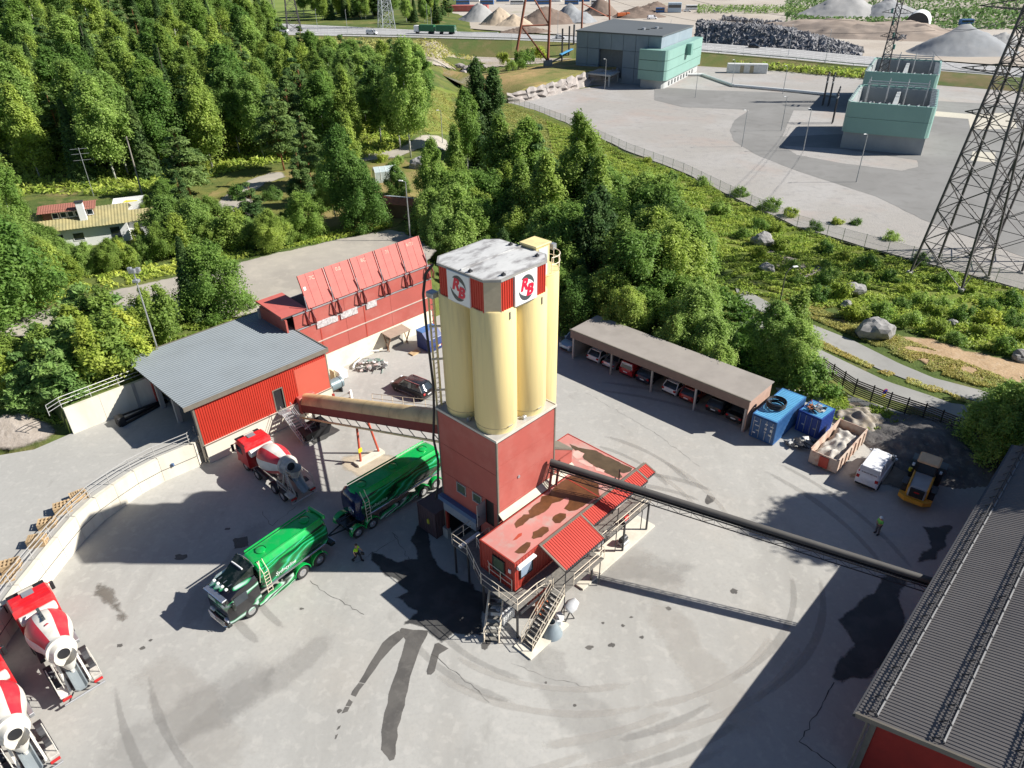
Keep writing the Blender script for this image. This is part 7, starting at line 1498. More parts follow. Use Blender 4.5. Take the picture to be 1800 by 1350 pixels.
# young trees on the ledge above the upper wall
led = [(215, 655, 'young_birch', 0, 7.0), (235, 640, 'young_birch', 1, 6.0), (180, 668, 'young_birch', 1, 6.6), (150, 660, 'sapling_pine', 0, 6.2), (120, 690, 'sapling_pine', 1, 5.2), (90, 650, 'sapling_pine', 0, 5.0), (60, 690, 'sapling_pine', 1, 4.0), (200, 610, 'young_birch', 0, 7.0), (170, 600, 'sapling_pine', 0, 6.5), (130, 625, 'sapling_pine', 1, 5.0), (30, 655, 'young_birch', 0, 4.5), (8, 665, 'young_birch', 0, 5), (100, 665, 'young_birch', 0, 6), (250, 610, 'young_birch', 1, 4.5), (45, 715, 'sapling_pine', 1, 3.4), (75, 710, 'sapling_pine', 0, 4.2), (225, 600, 'sapling_pine', 1, 5), (24, 690, 'young_birch', 1, 4), (265, 580, 'young_birch', 0, 5), (150, 632, 'young_birch', 1, 6)]
for i, (x, y, kd, k, H) in enumerate(led): tp(x, y, kd, k, H, {'young_birch': 'young birch in the thicket above the upper concrete wall', 'sapling_pine': 'young pine in the thicket above the upper concrete wall'}[kd], w_=1.12, group={'young_birch': 'young birches above the wall', 'sapling_pine': 'young pines above the wall'}[kd])
# hedge of bushes and trees between upper road and house
random.seed(5)
hedge = [(40, 490), (70, 490), (95, 500), (130, 492), (165, 480), (198, 478), (230, 470), (262, 462), (290, 455), (322, 448), (350, 440), (380, 440), (410, 440), (438, 432), (468, 428), (255, 440), (300, 432), (340, 425), (210, 455), (50, 470), (85, 462), (10, 480), (120, 465), (385, 425), (420, 418), (150, 480), (185, 470), (215, 465), (-10, 495), (480, 438), (500, 428)]
for i, (x, y) in enumerate(hedge):
    kd = 'broad' if i % 3 else 'young_birch'; H = random.uniform(3.0, 4.3) if 110 < x < 290 else random.uniform(5, 7.5)
    if x > 400: H *= .8
    tp(x + random.uniform(-6, 6), y + random.uniform(-4, 4), kd, i, H, 'leafy tree in the hedge between the upper road and the house', w_=1.15, group='leafy trees between the upper road and the house')
# belt behind the carport
belt = []; tries = 0
while len(belt) < 92 and tries < 12000:
    tries += 1; u = random.uniform(34.8, 63); v = random.uniform(-3, 66); p = Y(u, v)
    if v < 8 and u > 42: continue
    if v < 26 and u > 42 + (v - 8) * 1.1: continue
    if any((p.x - q[0]) ** 2 + (p.y - q[1]) ** 2 < 3.4 ** 2 for q in belt): continue
    x, y = proj((p.x, p.y, th(p.x, p.y)))
    if x < 760 or (y < 400 and x < 990): continue
    belt.append((p.x, p.y, u, v))
for i, (x, y, u, v) in enumerate(belt):
    kd = 'broad' if (i % 5 or v < 25) else ('birch' if i % 2 else 'conifer'); H = {'broad': random.uniform(7.5, 10.5), 'birch': random.uniform(12, 15), 'conifer': 12}[kd]
    if v < 14: H *= .78
    elif u > 40: H *= 1.18
    if u < 39: H *= .8
    hh = {'broad': [10, 9, 11], 'birch': [19, 17, 20, 18], 'conifer': [20, 19]}[kd]; s = H / hh[i % len(hh)]
    lb = {'broad': ('leafy tree in the dense belt behind the carport', 'leafy trees behind the carport'), 'birch': ('birch in the dense belt behind the carport', 'birches behind the carport'), 'conifer': ('dark spruce in the dense belt behind the carport', 'spruces behind the carport')}[kd]
    plant(kd, i, Vector((x, y, th(x, y) - .1)), s * 1.1, lb[0], lb[1], sz=s)
# the wood on the left
FP = [(-25, 340), (60, 318), (170, 322), (240, 325), (300, 318), (400, 292), (480, 280), (600, 272), (690, 250), (742, 222), (745, 178), (640, 165), (560, 150), (500, 120), (470, 66), (440, 22), (300, -10), (-20, -30)]
wood = []; tries = 0
while tries < 30000 and len(wood) < 300:
    tries += 1; yy = 100 + 190 * random.random() ** .8; x = random.uniform(-.62 * yy - 25, -.05 * yy); d2 = 5.2 + max(0, (yy - 130)) * .028
    px, py = proj((x, yy, th(x, yy)))
    if not inpoly(px, py, FP): continue
    if any((x - q[0]) ** 2 + (yy - q[1]) ** 2 < d2 * d2 for q in wood): continue
    wood.append((x, yy, px, py))
for i, (x, y, px, py) in enumerate(wood):
    r_ = random.random(); kd = 'birch' if r_ < .66 else 'pine' if r_ < .95 else 'spruce'
    H = {'birch': random.uniform(14, 19), 'pine': random.uniform(13, 17), 'spruce': random.uniform(14, 19)}[kd]
    if px > 470: H = min(H, 15)
    hh = {'pine': [16, 14, 17], 'birch': [19, 17, 20, 18], 'spruce': [18, 20]}[kd]; s = H / hh[i % len(hh)]
    lb = {'birch': ('birch in the dense wood behind the house and lawn', 'birches of the dense wood'), 'pine': ('pine in the dense wood behind the house and lawn', 'pines of the dense wood'), 'spruce': ('spruce in the dense wood behind the house and lawn', 'spruces of the dense wood')}[kd]
    plant(kd, i, Vector((x, y, th(x, y) - .1)), s * 1.18, lb[0], lb[1], sz=s)
# undergrowth below the wood, and far woodland as stuff
def scatter(name, poly, n, size, m, h=(0, .5), kind='stuff', region=None, maxy=400):
    P = [GT(*q) if not isinstance(q, Vector) else q for q in poly]; xs = [p.x for p in P]; ys = [p.y for p in P]; pp = [(p.x, p.y) for p in P]; C = []
    cx = RNG.uniform(min(xs), max(xs), n * 4); cy = RNG.uniform(min(ys), max(ys), n * 4)
    nz = np.sin(cx * .9 + np.sin(cy * .7) * 2) * np.sin(cy * 1.1 + np.sin(cx * .5) * 2)
    ok = [i for i in range(len(cx)) if nz[i] > -.45 and inpoly(cx[i], cy[i], pp)][:n]; cx, cy, nz = cx[ok], cy[ok], nz[ok]
    cz = terrain(cx, cy) + RNG.uniform(h[0], h[1], len(cx)) * (.55 + .6 * np.clip(nz, 0, 1)) + .05
    C = np.stack([cx, cy, cz], 1); A = np.tile([0, 0, .3], (len(cx), 1)); me = leaf_mesh(name, C, RNG.uniform(.6, 1.3, len(cx)) * size, A, m, .2, 0, 1.9); o = bpy.data.objects.new(name, me); link(o); tag(o, kind=kind); return o
m_gt = leafmat('weed_green', (0.290, 0.417, 0.075), (0.536, 0.605, 0.125), .5); m_gd = leafmat('weed_dry', (0.525, 0.443, 0.141), (0.542, 0.562, 0.210), .5)
scatter('weeds', [(960, 215), (1040, 240), (1100, 272), (1200, 308), (1300, 358), (1400, 403), (1480, 428), (1620, 466), (1850, 530), (1850, 640), (1700, 612), (1560, 575), (1480, 545), (1400, 540), (1340, 520), (1290, 520), (1150, 470), (1040, 400), (980, 300)], 85000, .28, m_gt, (0, .6))
scatter('dry_grass', [(1340, 500), (1400, 520), (1480, 545), (1560, 585), (1700, 640), (1820, 690), (1720, 680), (1640, 655), (1500, 592), (1400, 550)], 22000, .16, m_gd, (0, .3))
scatter('weeds', [(1440, 610), (1560, 662), (1640, 690), (1720, 716), (1710, 708), (1640, 678), (1545, 648), (1440, 598)], 8000, .13, m_gd, (0, .18))
scatter('undergrowth', [(-100, 400), (60, 340), (240, 345), (400, 305), (480, 290), (600, 290), (700, 262), (745, 225), (700, 180), (400, 200), (0, 230)], 26000, .5, m_gt, (0, 1.0))
scatter('weeds', [(745, 235), (745, 160), (860, 150), (885, 180), (1040, 245), (1100, 275), (1040, 300), (900, 262), (800, 235)], 20000, .28, m_gd, (0, .4))
scatter('weeds', [(0, 600), (240, 570), (520, 545), (520, 560), (250, 640), (240, 665), (115, 712), (0, 720)], 9000, .3, m_gt, (0, .5))
scatter('weeds', [(20, 555), (200, 507), (440, 452), (690, 400), (690, 392), (560, 412), (440, 430), (200, 480), (0, 520)], 8000, .28, m_gt, (0, .45))
scatter('weeds', [(1430, 680), (1500, 702), (1560, 728), (1620, 748), (1600, 762), (1500, 760), (1430, 720)], 3500, .26, m_gt, (0, .5))
scatter('dark_undergrowth', [(760, 440), (860, 400), (990, 400), (1250, 500), (1400, 590), (1440, 640), (1360, 680), (1200, 620), (1000, 550), (820, 450)], 22000, .4, m_ld, (0, 1.1))
# shrubs of the right hand meadow
random.seed(9); scr = [(1505, 400), (1560, 430), (1385, 385), (1300, 345), (1240, 330), (1140, 290), (1610, 468), (1655, 500), (1710, 520), (1730, 545), (1620, 540), (1590, 520), (1560, 490), (1520, 470), (1480, 460), (1445, 445), (1400, 470), (1370, 440), (1335, 400), (1450, 500), (1480, 520), (1440, 530), (1400, 500), (1500, 560), (1540, 560), (1600, 575), (1650, 560), (1690, 560), (1770, 570), (1790, 600), (1760, 620), (1680, 600), (1640, 590), (1780, 540), (1450, 470), (1340, 450), (1310, 420), (1270, 380), (1720, 590), (1510, 505), (1580, 545), (1370, 410), (1350, 370), (1180, 320), (1470, 400), (1430, 410), (1655, 545), (1735, 570)]
for i, (x, y) in enumerate(scr):
    nm = plant('bush', i, GT(x + random.uniform(-6, 6), y + random.uniform(-4, 4)), random.uniform(.55, 1.15), 'green shrub in the overgrown meadow below the mesh fence', 'shrubs of the overgrown meadow', 'shrub')
for i, (x, y) in enumerate([(840, 130), (868, 138), (885, 128), (930, 125), (900, 140), (947, 118), (915, 132), (700, 290), (672, 285), (690, 300), (560, 300), (600, 310), (530, 350), (480, 350), (585, 345), (570, 370), (640, 330)]):
    if i < 7: plant('bush', i, GT(x, y) + Vector((0, 0, 3.8 if x > 880 else .5)), random.uniform(1.2, 2.0), 'bright shrub below the rust coloured pylon legs', 'shrubs below the rust coloured pylon', 'shrub')
    else: plant('bush', i, GT(x, y), random.uniform(.7, 1.1), 'shrub on the garden lawn between track and wood', 'shrubs on the garden lawn', 'shrub')
# trees beyond the highway
random.seed(3)
for i in range(46):
    t = random.random(); px = 540 + 250 * t + random.uniform(-12, 12); py = random.uniform(26, 44) if px > 700 else random.uniform(18, 38)
    p = G(px, py, 5.0); kd = ('spruce', 'birch', 'birch', 'pine')[i % 4]; s = random.uniform(.75, 1.0) * (1.15 if px < 700 else .7)
    plant(kd, i, p, s * 1.3, 'tree in the grove on the far side of the highway', 'trees beyond the highway', sz=s)
def far_bush(name, n, fx, sz, m):
    C = []
    for _ in range(n): C.append(fx())
    C = np.array(C); me = leaf_mesh(name, C, RNG.uniform(.6, 1.4, n) * sz, np.tile([0, 0, .5], (n, 1)), m, .3, 0, 1.4); o = bpy.data.objects.new(name, me); link(o); tag(o, kind='stuff')
def fx1():
    px, py = RNG.uniform(1380, 1830), RNG.uniform(-8, 52)
    if py > 50 - (px - 1380) * .0 and px < 1560: py = RNG.uniform(-8, 22)
    p = G(px, py, 0.3); h = max(0, math.sin(p.x * .05) * math.sin(p.y * .03)) * 5; return (p.x, p.y, RNG.uniform(0, 1 + h))
far_bush('far_scrub', 9000, fx1, 1.7, m_lp)
def fx2():
    px = RNG.uniform(1225, 1420); p = G(px, RNG.uniform(14, 24), .3); return (p.x, p.y, RNG.uniform(0, 3))
far_bush('far_scrub', 1800, fx2, 1.2, m_lp)
def fx3():
    px = RNG.uniform(1290, 1640); f = (px - 1290) / 350; p = G(px, 103 + 32 * f + RNG.uniform(-7, 9), 1.2); return (p.x, p.y, 1.2 + RNG.uniform(-.8, .9))
far_bush('verge_scrub', 4500, fx3, .8, m_gt)
def fx4():
    p = G(RNG.uniform(495, 830), RNG.uniform(66, 100), 5); return (p.x, p.y, th(p.x, p.y) + RNG.uniform(0, 1))
far_bush('verge_scrub', 5000, fx4, .9, m_gd)
sheet('far_field', [G(x, y, 5.3) for x, y in ((440, 34), (560, 36), (620, 20), (640, -10), (380, -20), (400, 30))], gmat('field_green', [(.16, .22, .05), (.22, .27, .07, .9, .45, .6)], [.02], 1))
# stumps of bare brush on the meadow
tag(sheet('brush_heap', [GT(x, y) + Vector((0, 0, .12)) for x, y in ((1350, 440), (1395, 455), (1440, 470), (1480, 500), (1450, 505), (1400, 480), (1345, 462))], mat('dead_brush', (.30, .26, .21), .95, var=.3, scale=3, world=True), step=.8, amp=.4), kind='structure')

# tall trees just past the right edge of the picture: their shade falls on the yard
for i, (x, y, kd, H) in enumerate(((46.5, 41.5, 'birch', 19), (50, 44.5, 'birch', 21), (53, 39.5, 'birch', 20), (47.5, 46.5, 'broad', 13), (58, 42, 'birch', 20), (59, 53, 'birch', 17), (63, 56, 'birch', 18), (56, 57.5, 'broad', 12), (66, 52.5, 'birch', 18))):
    plant(kd, i, Vector((x, y, 0)), H / 18 if kd == 'birch' else H / 10, 'tall leafy tree beyond the far end of the brown roofed hall', 'tall trees beyond the hall')
ORD = 'first second third fourth fifth sixth seventh eighth ninth tenth eleventh twelfth thirteenth fourteenth fifteenth sixteenth seventeenth eighteenth nineteenth twentieth'.split()
TENS = {2: 'twenty', 3: 'thirty', 4: 'forty', 5: 'fifty', 6: 'sixty'}
def ordw(k):
    if k < 20: return ORD[k]
    t, o = divmod(k + 1, 10); return (TENS[t][:-1] + 'ieth') if o == 0 else TENS[t] + '-' + ORD[o - 1]
def relabel(group, rows, fmt):
    ob = [o for o in COL.objects if o.get('group') == group]; q = []
    for o in ob: l = o.location; q.append((proj((l.x, l.y, l.z)), o))
    q.sort(key=lambda e: -e[0][1]); n = len(q); rn = ['front', 'second', 'third', 'fourth', 'fifth', 'sixth', 'seventh', 'eighth', 'ninth', 'tenth']
    for r_ in range(rows):
        part = sorted(q[r_ * n // rows:(r_ + 1) * n // rows], key=lambda e: e[0][0])
        for k, (p, o) in enumerate(part): o['label'] = fmt.format(row=rn[r_], k=ordw(k))
for g, r_, f in (('birches of the dense wood', 7, 'birch of the dense wood, {row} row, {k} birch from the left'), ('pines of the dense wood', 5, 'pine of the dense wood, {row} row, {k} pine from the left'), ('spruces of the dense wood', 1, 'dark spruce in the dense wood, {k} spruce from the left'),
    ('leafy trees behind the carport', 4, 'leafy tree behind the carport, {row} row of the belt, {k} from the left'), ('birches behind the carport', 1, 'birch in the belt behind the carport, {k} birch from the left'), ('spruces behind the carport', 1, 'dark spruce in the belt behind the carport, {k} from the left'),
    ('leafy trees between the upper road and the house', 3, 'leafy hedge tree below the house, {row} row from the road, {k} from the left'), ('shrubs of the overgrown meadow', 4, 'green shrub of the meadow below the mesh fence, {row} row, {k} from the left'),
    ('young birches above the wall', 2, 'young birch above the concrete wall, {row} row, {k} from the left'), ('young pines above the wall', 2, 'young pine above the concrete wall, {row} row, {k} from the left'), ('shrubs below the rust coloured pylon', 1, 'bright shrub below the rust coloured pylon legs, {k} from the left'),
    ('shrubs on the garden lawn', 1, 'shrub on the garden lawn by the track, {k} from the left'), ('trees beyond the highway', 3, 'tree in the grove beyond the highway, {row} row, {k} from the left')): relabel(g, r_, f)
# ================= lamps and masts =================
def lamp(name, label, base, H, style='plain', m=None, z=None, rot=0.0, cat='street lamp', group=None):
    p = GT(*base) if z is None else G(*base, z); t = thing(name, label, cat, p, rot, group); m = m or m_galv
    MB().cyl((0, 0, 0), (0, 0, H), .11, .06, 8).build('pole', m, t, True)
    if style == 'curved':
        MB().tube([(0, 0, H), (.05, 0, H + .5), (.35, 0, H + 1.0), (.9, 0, H + 1.25)], .06, 6).build('arm', m, t); MB().cbox(.8, 1.5, -.15, .15, H + 1.18, H + 1.34, .04).build('lamp_head', m_white, t)
    elif style == 'mast':
        MB().box(-.5, .5, -.05, .05, H - .1, H).build('crossbar', m, t)
        for a, b in ((-.4, .2), (.1, -.2), (.4, .15)): MB().cbox(a - .2, a + .2, b - .12, b + .2, H, H + .4, .04).build('floodlight', m_galv, t)
        MB().cbox(-.3, .3, -.25, .25, H - 1.0, H - .75, .03).build('service_box', m_galv, t)
    else: MB().obox((0, 0, H), (.6, 0, H + .1), .06, .06).build('arm', m, t); MB().cbox(.4, 1.0, -.12, .12, H + .05, H + .17, .03).build('lamp_head', m_white, t)
    return t
lamp('floodlight_mast', 'leaning look slim floodlight mast behind the grey roofed hall', (281, 628), 9.2, 'mast', m_galv, 5.0, 0, 'mast')['label'] = 'slim galvanised floodlight mast behind the grey sheet roof'
lamp('street_lamp', 'grey street lamp at the end of the upper road behind the bunker', (722, 424), 8.3, 'plain', m_galv, 5.0, R(160))
lamp('street_lamp', 'dark pole with curved white lamp arm by the two roads', (1365, 560), 5.6, 'curved', mat('dark_pole', (.12, .11, .1), .7), None, R(15))
for b, lb, H in (((1412, 265), 'thin pole in front of the near transformer enclosure, left one', 9), ((1505, 320), 'thin pole at the lane edge in front of the near enclosure', 9), ((1063, 157), 'thin pole before the concrete building', 9), ((1304, 258), 'thin pole at the curve of the asphalt lane', 8), ((1373, 230), 'thin pole between the lane curve and the near enclosure', 8), ((1222, 172), 'thin pole on the gravel yard near the fence bend', 7), ((778, 252), 'thin lamp pole beside the track in the bright meadow', 7), ((1286, 152), 'thin pole beside the white pipeline', 8), ((1376, 165), 'thin pole behind the lane beside the pipeline end', 8)): lamp('lamp_post', lb, b, H, 'plain', m_galv, 0 if b[0] > 900 else None, R(200), 'lamp post')
UPo = thing('utility_pole', 'grey wooden utility pole between house deck and wood', 'utility pole', GT(250, 342)); MB().cyl((0, 0, 0), (.1, 0, 9.5), .14, .1, 8).build('pole', mat('old_wood', (.3, .27, .23), .9), UPo, True); MB().box(-.5, .6, -.05, .05, 9.1, 9.2).build('crossarm', m_steel, UPo)
for i, (px, py) in enumerate(((405, 52), (487, 38), (560, 62), (612, 64), (752, 50), (760, 60), (1010, 74), (980, 72), (1175, 86), (1385, 100), (1450, 112), (1240, 86))): lamp('highway_lamp', 'tall grey lamp column beside the highway', (px, py), 11, 'plain', m_galv, 4.5 if px < 1000 else 2.5, R(90), 'lamp column', 'lamp columns along the highway')
# ================= lattice pylons =================
def lattice(t, w0, w1, H, waist, n, m, rleg=.11, rb=.045, wt=None, legs=True):
    def hw(z): return w0 + (w1 - w0) * min(1, z / waist) if z < waist else w1 + ((wt or w1) - w1) * (z - waist) / (H - waist)
    zs = [0]; z = 0
    while z < H - .5: z += max(1.6, hw(z) * 1.35); zs.append(min(z, H))
    br = MB()
    for i in range(len(zs) - 1):
        a_, b_ = hw(zs[i]), hw(zs[i + 1]); 
        for k in range(4):
            s0 = ((-1, -1), (1, -1), (1, 1), (-1, 1))[k]; s1 = ((1, -1), (1, 1), (-1, 1), (-1, -1))[k]
            p0, p1 = (s0[0] * a_, s0[1] * a_, zs[i]), (s1[0] * a_, s1[1] * a_, zs[i]); q0, q1 = (s0[0] * b_, s0[1] * b_, zs[i + 1]), (s1[0] * b_, s1[1] * b_, zs[i + 1])
            br.obox(p0, q1, rb * 2, rb * 2); br.obox(p1, q0, rb * 2, rb * 2)
            if i: br.obox(p0, p1, rb * 1.6, rb * 1.6)
            mid = [(x + y) / 2 for x, y in zip(p0, p1)]
            if a_ > 1.5: br.obox([(x * .5 + y * .5) for x, y in zip(p0, q0)], [(x * .25 + y * .25 + u_ * .25 + v_ * .25) for x, y, u_, v_ in zip(p0, p1, q0, q1)], rb * 1.4, rb * 1.4)
    o = br.build('lattice_bracing', m, t); o['kind'] = 'stuff'
    for k in range(4):
        s0 = ((-1, -1), (1, -1), (1, 1), (-1, 1))[k]; lg = MB()
        for z0, z1 in ((0, waist), (waist, H)): lg.obox((s0[0] * hw(z0), s0[1] * hw(z0), z0), (s0[0] * hw(z1 - .001), s0[1] * hw(z1 - .001), z1), rleg * 2, rleg * 2)
        lg.build('leg', m, t); MB().box(s0[0] * w0 - .4, s0[0] * w0 + .4, s0[1] * w0 - .4, s0[1] * w0 + .4, -.4, .25).build('footing', m_conc, t)
def arm(t, z, L_, m, w_=.6, ax=0):
    a = MB()
    for s_ in (-1, 1):
        tip = (s_ * L_, 0, z + .2) if ax == 0 else (0, s_ * L_, z + .2)
        for k in (-w_, w_):
            for zz in (z, z + 1.3):
                b_ = (s_ * w_, k, zz) if ax == 0 else (k, s_ * w_, zz); a.obox(b_, tip, .1, .1)
        for f in (.25, .5, .75):
            P = [tuple(Vector(((s_ * w_, k, zz) if ax == 0 else (k, s_ * w_, zz))).lerp(Vector(tip), f)) for k in (-w_, w_) for zz in (z, z + 1.3)]; a.obox(P[0], P[3], .06, .06); a.obox(P[1], P[2], .06, .06)
    a.build('crossarm', m, t)['kind'] = 'stuff'
m_py = mat('pylon_steel', (.10, .09, .09), .6, .3); m_pyr = mat('rust_pylon', (.26, .085, .05), .75, var=.15); m_pyl = mat('pale_pylon', (.40, .42, .43), .5, .4)
fc = (G(1600, 475) + G(1688, 506) + G(1735, 492) + G(1652, 464)) / 4
PY1 = thing('lattice_pylon', 'tall dark lattice pylon standing in the meadow by the mesh fence', 'pylon', fc, R(-56)); lattice(PY1, 3.6, 1.0, 48, 34, 10, m_py, .13, .05, .5)
for z, L_ in ((21, 4.5), (26, 6.5), (33, 6.5), (40, 5)): arm(PY1, z, L_, m_py, 1.0)
fc2 = fc + Vector((11.5, 5.5, 0)); PY2 = thing('lattice_pylon', 'dark lattice pylon cut off by the right frame edge', 'pylon', fc2, R(-56)); lattice(PY2, 3.6, 1.0, 48, 34, 10, m_py, .13, .05, .5)
for z, L_ in ((21, 4.5), (26, 6.5), (33, 6.5)): arm(PY2, z, L_, m_py, 1.0)
PY3 = thing('lattice_pylon', 'dark slender lattice pylon inside the transformer enclosures', 'pylon', G(1540, 178), R(60)); lattice(PY3, 1.5, .7, 27, 22, 8, m_py, .1, .05)
arm(PY3, 23, 4, m_py, .7, 1); arm(PY3, 17, 3, m_py, .7, 1)
for i in range(4): MB().box(-.5, .5, -1.5 + i * .9, -1.0 + i * .9, 14 + i * 3, 15.2 + i * 3).build('equipment_box', mat('teal_box', (.12, .32, .26), .5), PY3)
# rust coloured A frame pylon
RP = thing('rust_pylon', 'rust coloured tubular portal pylon on the rock terrace', 'pylon')
zb_ = 3.8; f1, f2 = G(905, 110, zb_), G(961, 106, zb_) ; f2 = G(963, 108, zb_)
def up(p, px, py):  # point above p that projects near px,py
    best = None
    for h in np.arange(2, 60, .5):
        q = proj((p.x, p.y, p.z + h))
        if best is None or abs(q[1] - py) < best[0]: best = (abs(q[1] - py), h)
    return best[1]
dx_ = (f2 - f1).normalized()
MB().cyl(f1, f1 + dx_ * 7 + Vector((0, 0, 36)), .5, .4, 10).build('leg', m_pyr, RP, True); MB().cyl(f2, f2 + dx_ * 1.0 + Vector((0, 0, 36)), .5, .4, 10).build('leg', m_pyr, RP, True)
for z0, s0, z1, s1 in ((0, 1, 12, 0), (12, 1, 24, 0), (12, 0, 0, 1)): 
    pa = (f1 + dx_ * 7 * z0 / 36 if s0 == 0 else f2 + dx_ * z0 / 36) + Vector((0, 0, z0)); pb = (f1 + dx_ * 7 * z1 / 36 if s1 == 0 else f2 + dx_ * z1 / 36) + Vector((0, 0, z1)); MB().cyl(pa, pb, .28, n=8).build('diagonal', m_pyr, RP, True)
for z in (12, 24): MB().cyl(f1 + dx_ * 7 * z / 36 + Vector((0, 0, z)), f2 + dx_ * z / 36 + Vector((0, 0, z)), .28, n=8).build('tie_beam', m_pyr, RP, True)
for f in (f1, f2): MB().box(f.x - 1.6, f.x + 1.6, f.y - 1.6, f.y + 1.6, f.z - 3, f.z + .4).build('footing', m_conc, RP)
RP2 = thing('rust_pylon', 'second rust coloured pylon frame rising behind the concrete building', 'pylon'); g1, g2 = G(1022, 62, 2), G(1072, 52, 2)
for g, s_ in ((g1, 0), (g2, -3)): MB().cyl(g, g + Vector((s_, 0, 36)), .5, .4, 10).build('leg', m_pyr, RP2, True)
for z in (14, 24): MB().cyl(g1 + Vector((0, 0, z)), g2 + Vector((-3 * z / 36, 0, z - 8)), .28, n=8).build('diagonal', m_pyr, RP2)
for b, lb in (((1568, 60), None),): pass
P4 = thing('lattice_pylon', 'dark lattice pylon by the highway at the top left of the road', 'pylon', G(518, 58, 5), R(20)); lattice(P4, 3.4, 1.2, 34, 26, 7, m_py, .16, .07)
P5 = thing('lattice_pylon', 'pale lattice pylon in the grove beyond the highway', 'pylon', G(680, 52, 5), R(30)); lattice(P5, 3.4, 1.2, 34, 26, 7, m_pyl, .16, .07)
P6 = thing('lattice_pylon', 'dark lattice pylon left of the highway pylon at the frame top', 'pylon', G(478, 40, 5), R(20)); lattice(P6, 2.5, 1.0, 30, 24, 7, m_py, .14, .06)
# ================= boulders =================
for px, py, r_, lb in ((1536, 590, 1.75, 'largest grey boulder beside the upper road'), (1500, 517, 1.3, 'flat topped boulder above the largest one'), (1488, 540, .7, 'small pale boulder between the two larger boulders'), (1672, 572, .6, 'small pale stone in the dry grass right of the boulders'), (1338, 432, 1.5, 'pale boulder at the edge of the tree belt'), (1348, 477, .9, 'dark boulder near the tree belt by the lamp'), (1795, 634, .9, 'pale stone at the right frame edge'),
                       (738, 296, 1.7, 'dark split boulder on the garden lawn'), (697, 318, 1.4, 'smaller boulder below the greenhouse'), (880, 300, 1.5, 'pale rock under the conifers'), (1545, 830, .0, '')):
    if r_: rock('boulder', GT(px, py) + Vector((0, 0, r_ * .45)), r_, m_rock, px, (1.15, .95, .85), lb)
for i in range(14):
    q = (G(random.uniform(790, 850), random.uniform(112, 130), 1.0)); rock('boulder', q, random.uniform(.8, 1.8), m_rockp, i, (1, 1, .7), 'pale blasted stone lying below the bare rock slope', sub=2)['group'] = 'pale blasted stones below the bare rock'
RCL = thing('rock_outcrop', 'low grey rock outcrop along the highway verge', 'rock outcrop')
for i in range(12): rock('rock', G(735 + i * 9, 76 - i * .3, 3.5), 2.6, mat('outcrop', (.36, .36, .37), .9, var=.2, scale=.8), i, (1.4, .8, .9), parent=RCL, sub=2)
# ================= house, greenhouse, shed =================
HO = thing('house', 'white house with moss coloured sheet roof, red brown dormer and white chimney', 'house', GT(160, 420), R(22))
m_moss = mat('moss_roof', (.36, .31, .15), .8, var=.12, scale=1, dirt=(.25, .24, .13), dscale=.6, damt=.6); m_brn = mat('redbrown_roof', (.30, .12, .085), .7, var=.1)
MB().box(-5.5, 5.5, -3.0, 3.5, 0, 3.0).build('wall', m_white, HO); MB().box(5.5, 9.5, -2.2, 2.5, 0, 2.7).build('wall', m_white, HO)
MB().corr((-6.2, -3.9, 2.85), (1, 0, 0), (0, 4.2, 1.6), (0, -.35, .93), 12.2, 4.5, .4, .04).build('roof', m_moss, HO); MB().corr((-6.2, 4.2, 2.85), (1, 0, 0), (0, -3.9, 1.6), (0, .35, .93), 12.2, 4.22, .4, .04).build('roof', m_moss, HO)
MB().corr((5.6, -2.8, 2.6), (1, 0, 0), (0, 2.9, .8), (0, -.3, .95), 4.6, 3.0, .4, .04).build('roof', m_moss, HO); MB().corr((5.6, 3.0, 2.6), (1, 0, 0), (0, -2.9, .8), (0, .3, .95), 4.6, 3.0, .4, .04).build('roof', m_moss, HO)
dm = MB().box(-4.6, 1.6, -1.5, 1.6, 3.6, 5.0).build('dormer', mat('dormer_brown', (.18, .08, .05), .7), HO); MB().corr((-5.1, -2.1, 4.85), (1, 0, 0), (0, 2.3, .45), (0, -.2, .98), 7.2, 2.4, .3, .03).build('dormer_roof', m_brn, dm); MB().corr((-5.1, 2.2, 4.85), (1, 0, 0), (0, -2.0, .45), (0, .2, .98), 7.2, 2.05, .3, .03).build('dormer_roof', m_brn, dm)
for x in (-3.4, -2.4, -1.5, -.6, .9): f = frame_rect(MB(), 1, -1.5, x, x + .65, 3.95, 4.6, .09, .07).build('window', m_white, HO); MB().box(x, x + .65, -1.53, -1.51, 3.95, 4.6).build('pane', m_glass, f)
MB().cbox(-.15, .75, -2.4, -1.7, 2.9, 5.9, .02).build('chimney', m_white, HO); MB().cbox(-.25, .85, -2.5, -1.6, 5.9, 6.05, .02).build('chimney_cap', m_steel, HO)
MB().box(3.2, 4.4, -3.05, -3.0, .2, 2.2).build('door', m_glass, HO)
for x in (-4, -1.5): f = frame_rect(MB(), 1, -3.0, x, x + 1.3, 1.0, 2.0, .08, .06).build('window', m_white, HO); MB().box(x, x + 1.3, -3.03, -3.01, 1.0, 2.0).build('pane', m_glass, f)
for a in ((3.5, 8.0, 3.6, 3.7), (3.5, 8.0, 6.5, 6.6)): MB().box(a[0], a[1], a[2], a[3], 2.6, 3.6).build('terrace_wall', m_white, HO)
MB().box(3.5, 3.6, 3.7, 6.5, 2.6, 3.6).build('terrace_wall', m_white, HO); MB().box(3.5, 8.0, 3.6, 6.6, 0, 2.6).build('terrace_base', m_white, HO)
AN = thing('antenna', 'thin roof antenna with crossbars behind the house', 'antenna', GT(165, 345), R(20))
MB().cyl((0, 0, 0), (0, 0, 8), .05, n=6).build('mast', m_galv, AN)
for z in (6.0, 7.0, 7.8): MB().cyl((-1.3, 0, z), (1.3, .1, z), .03, n=5).build('element', m_galv, AN)
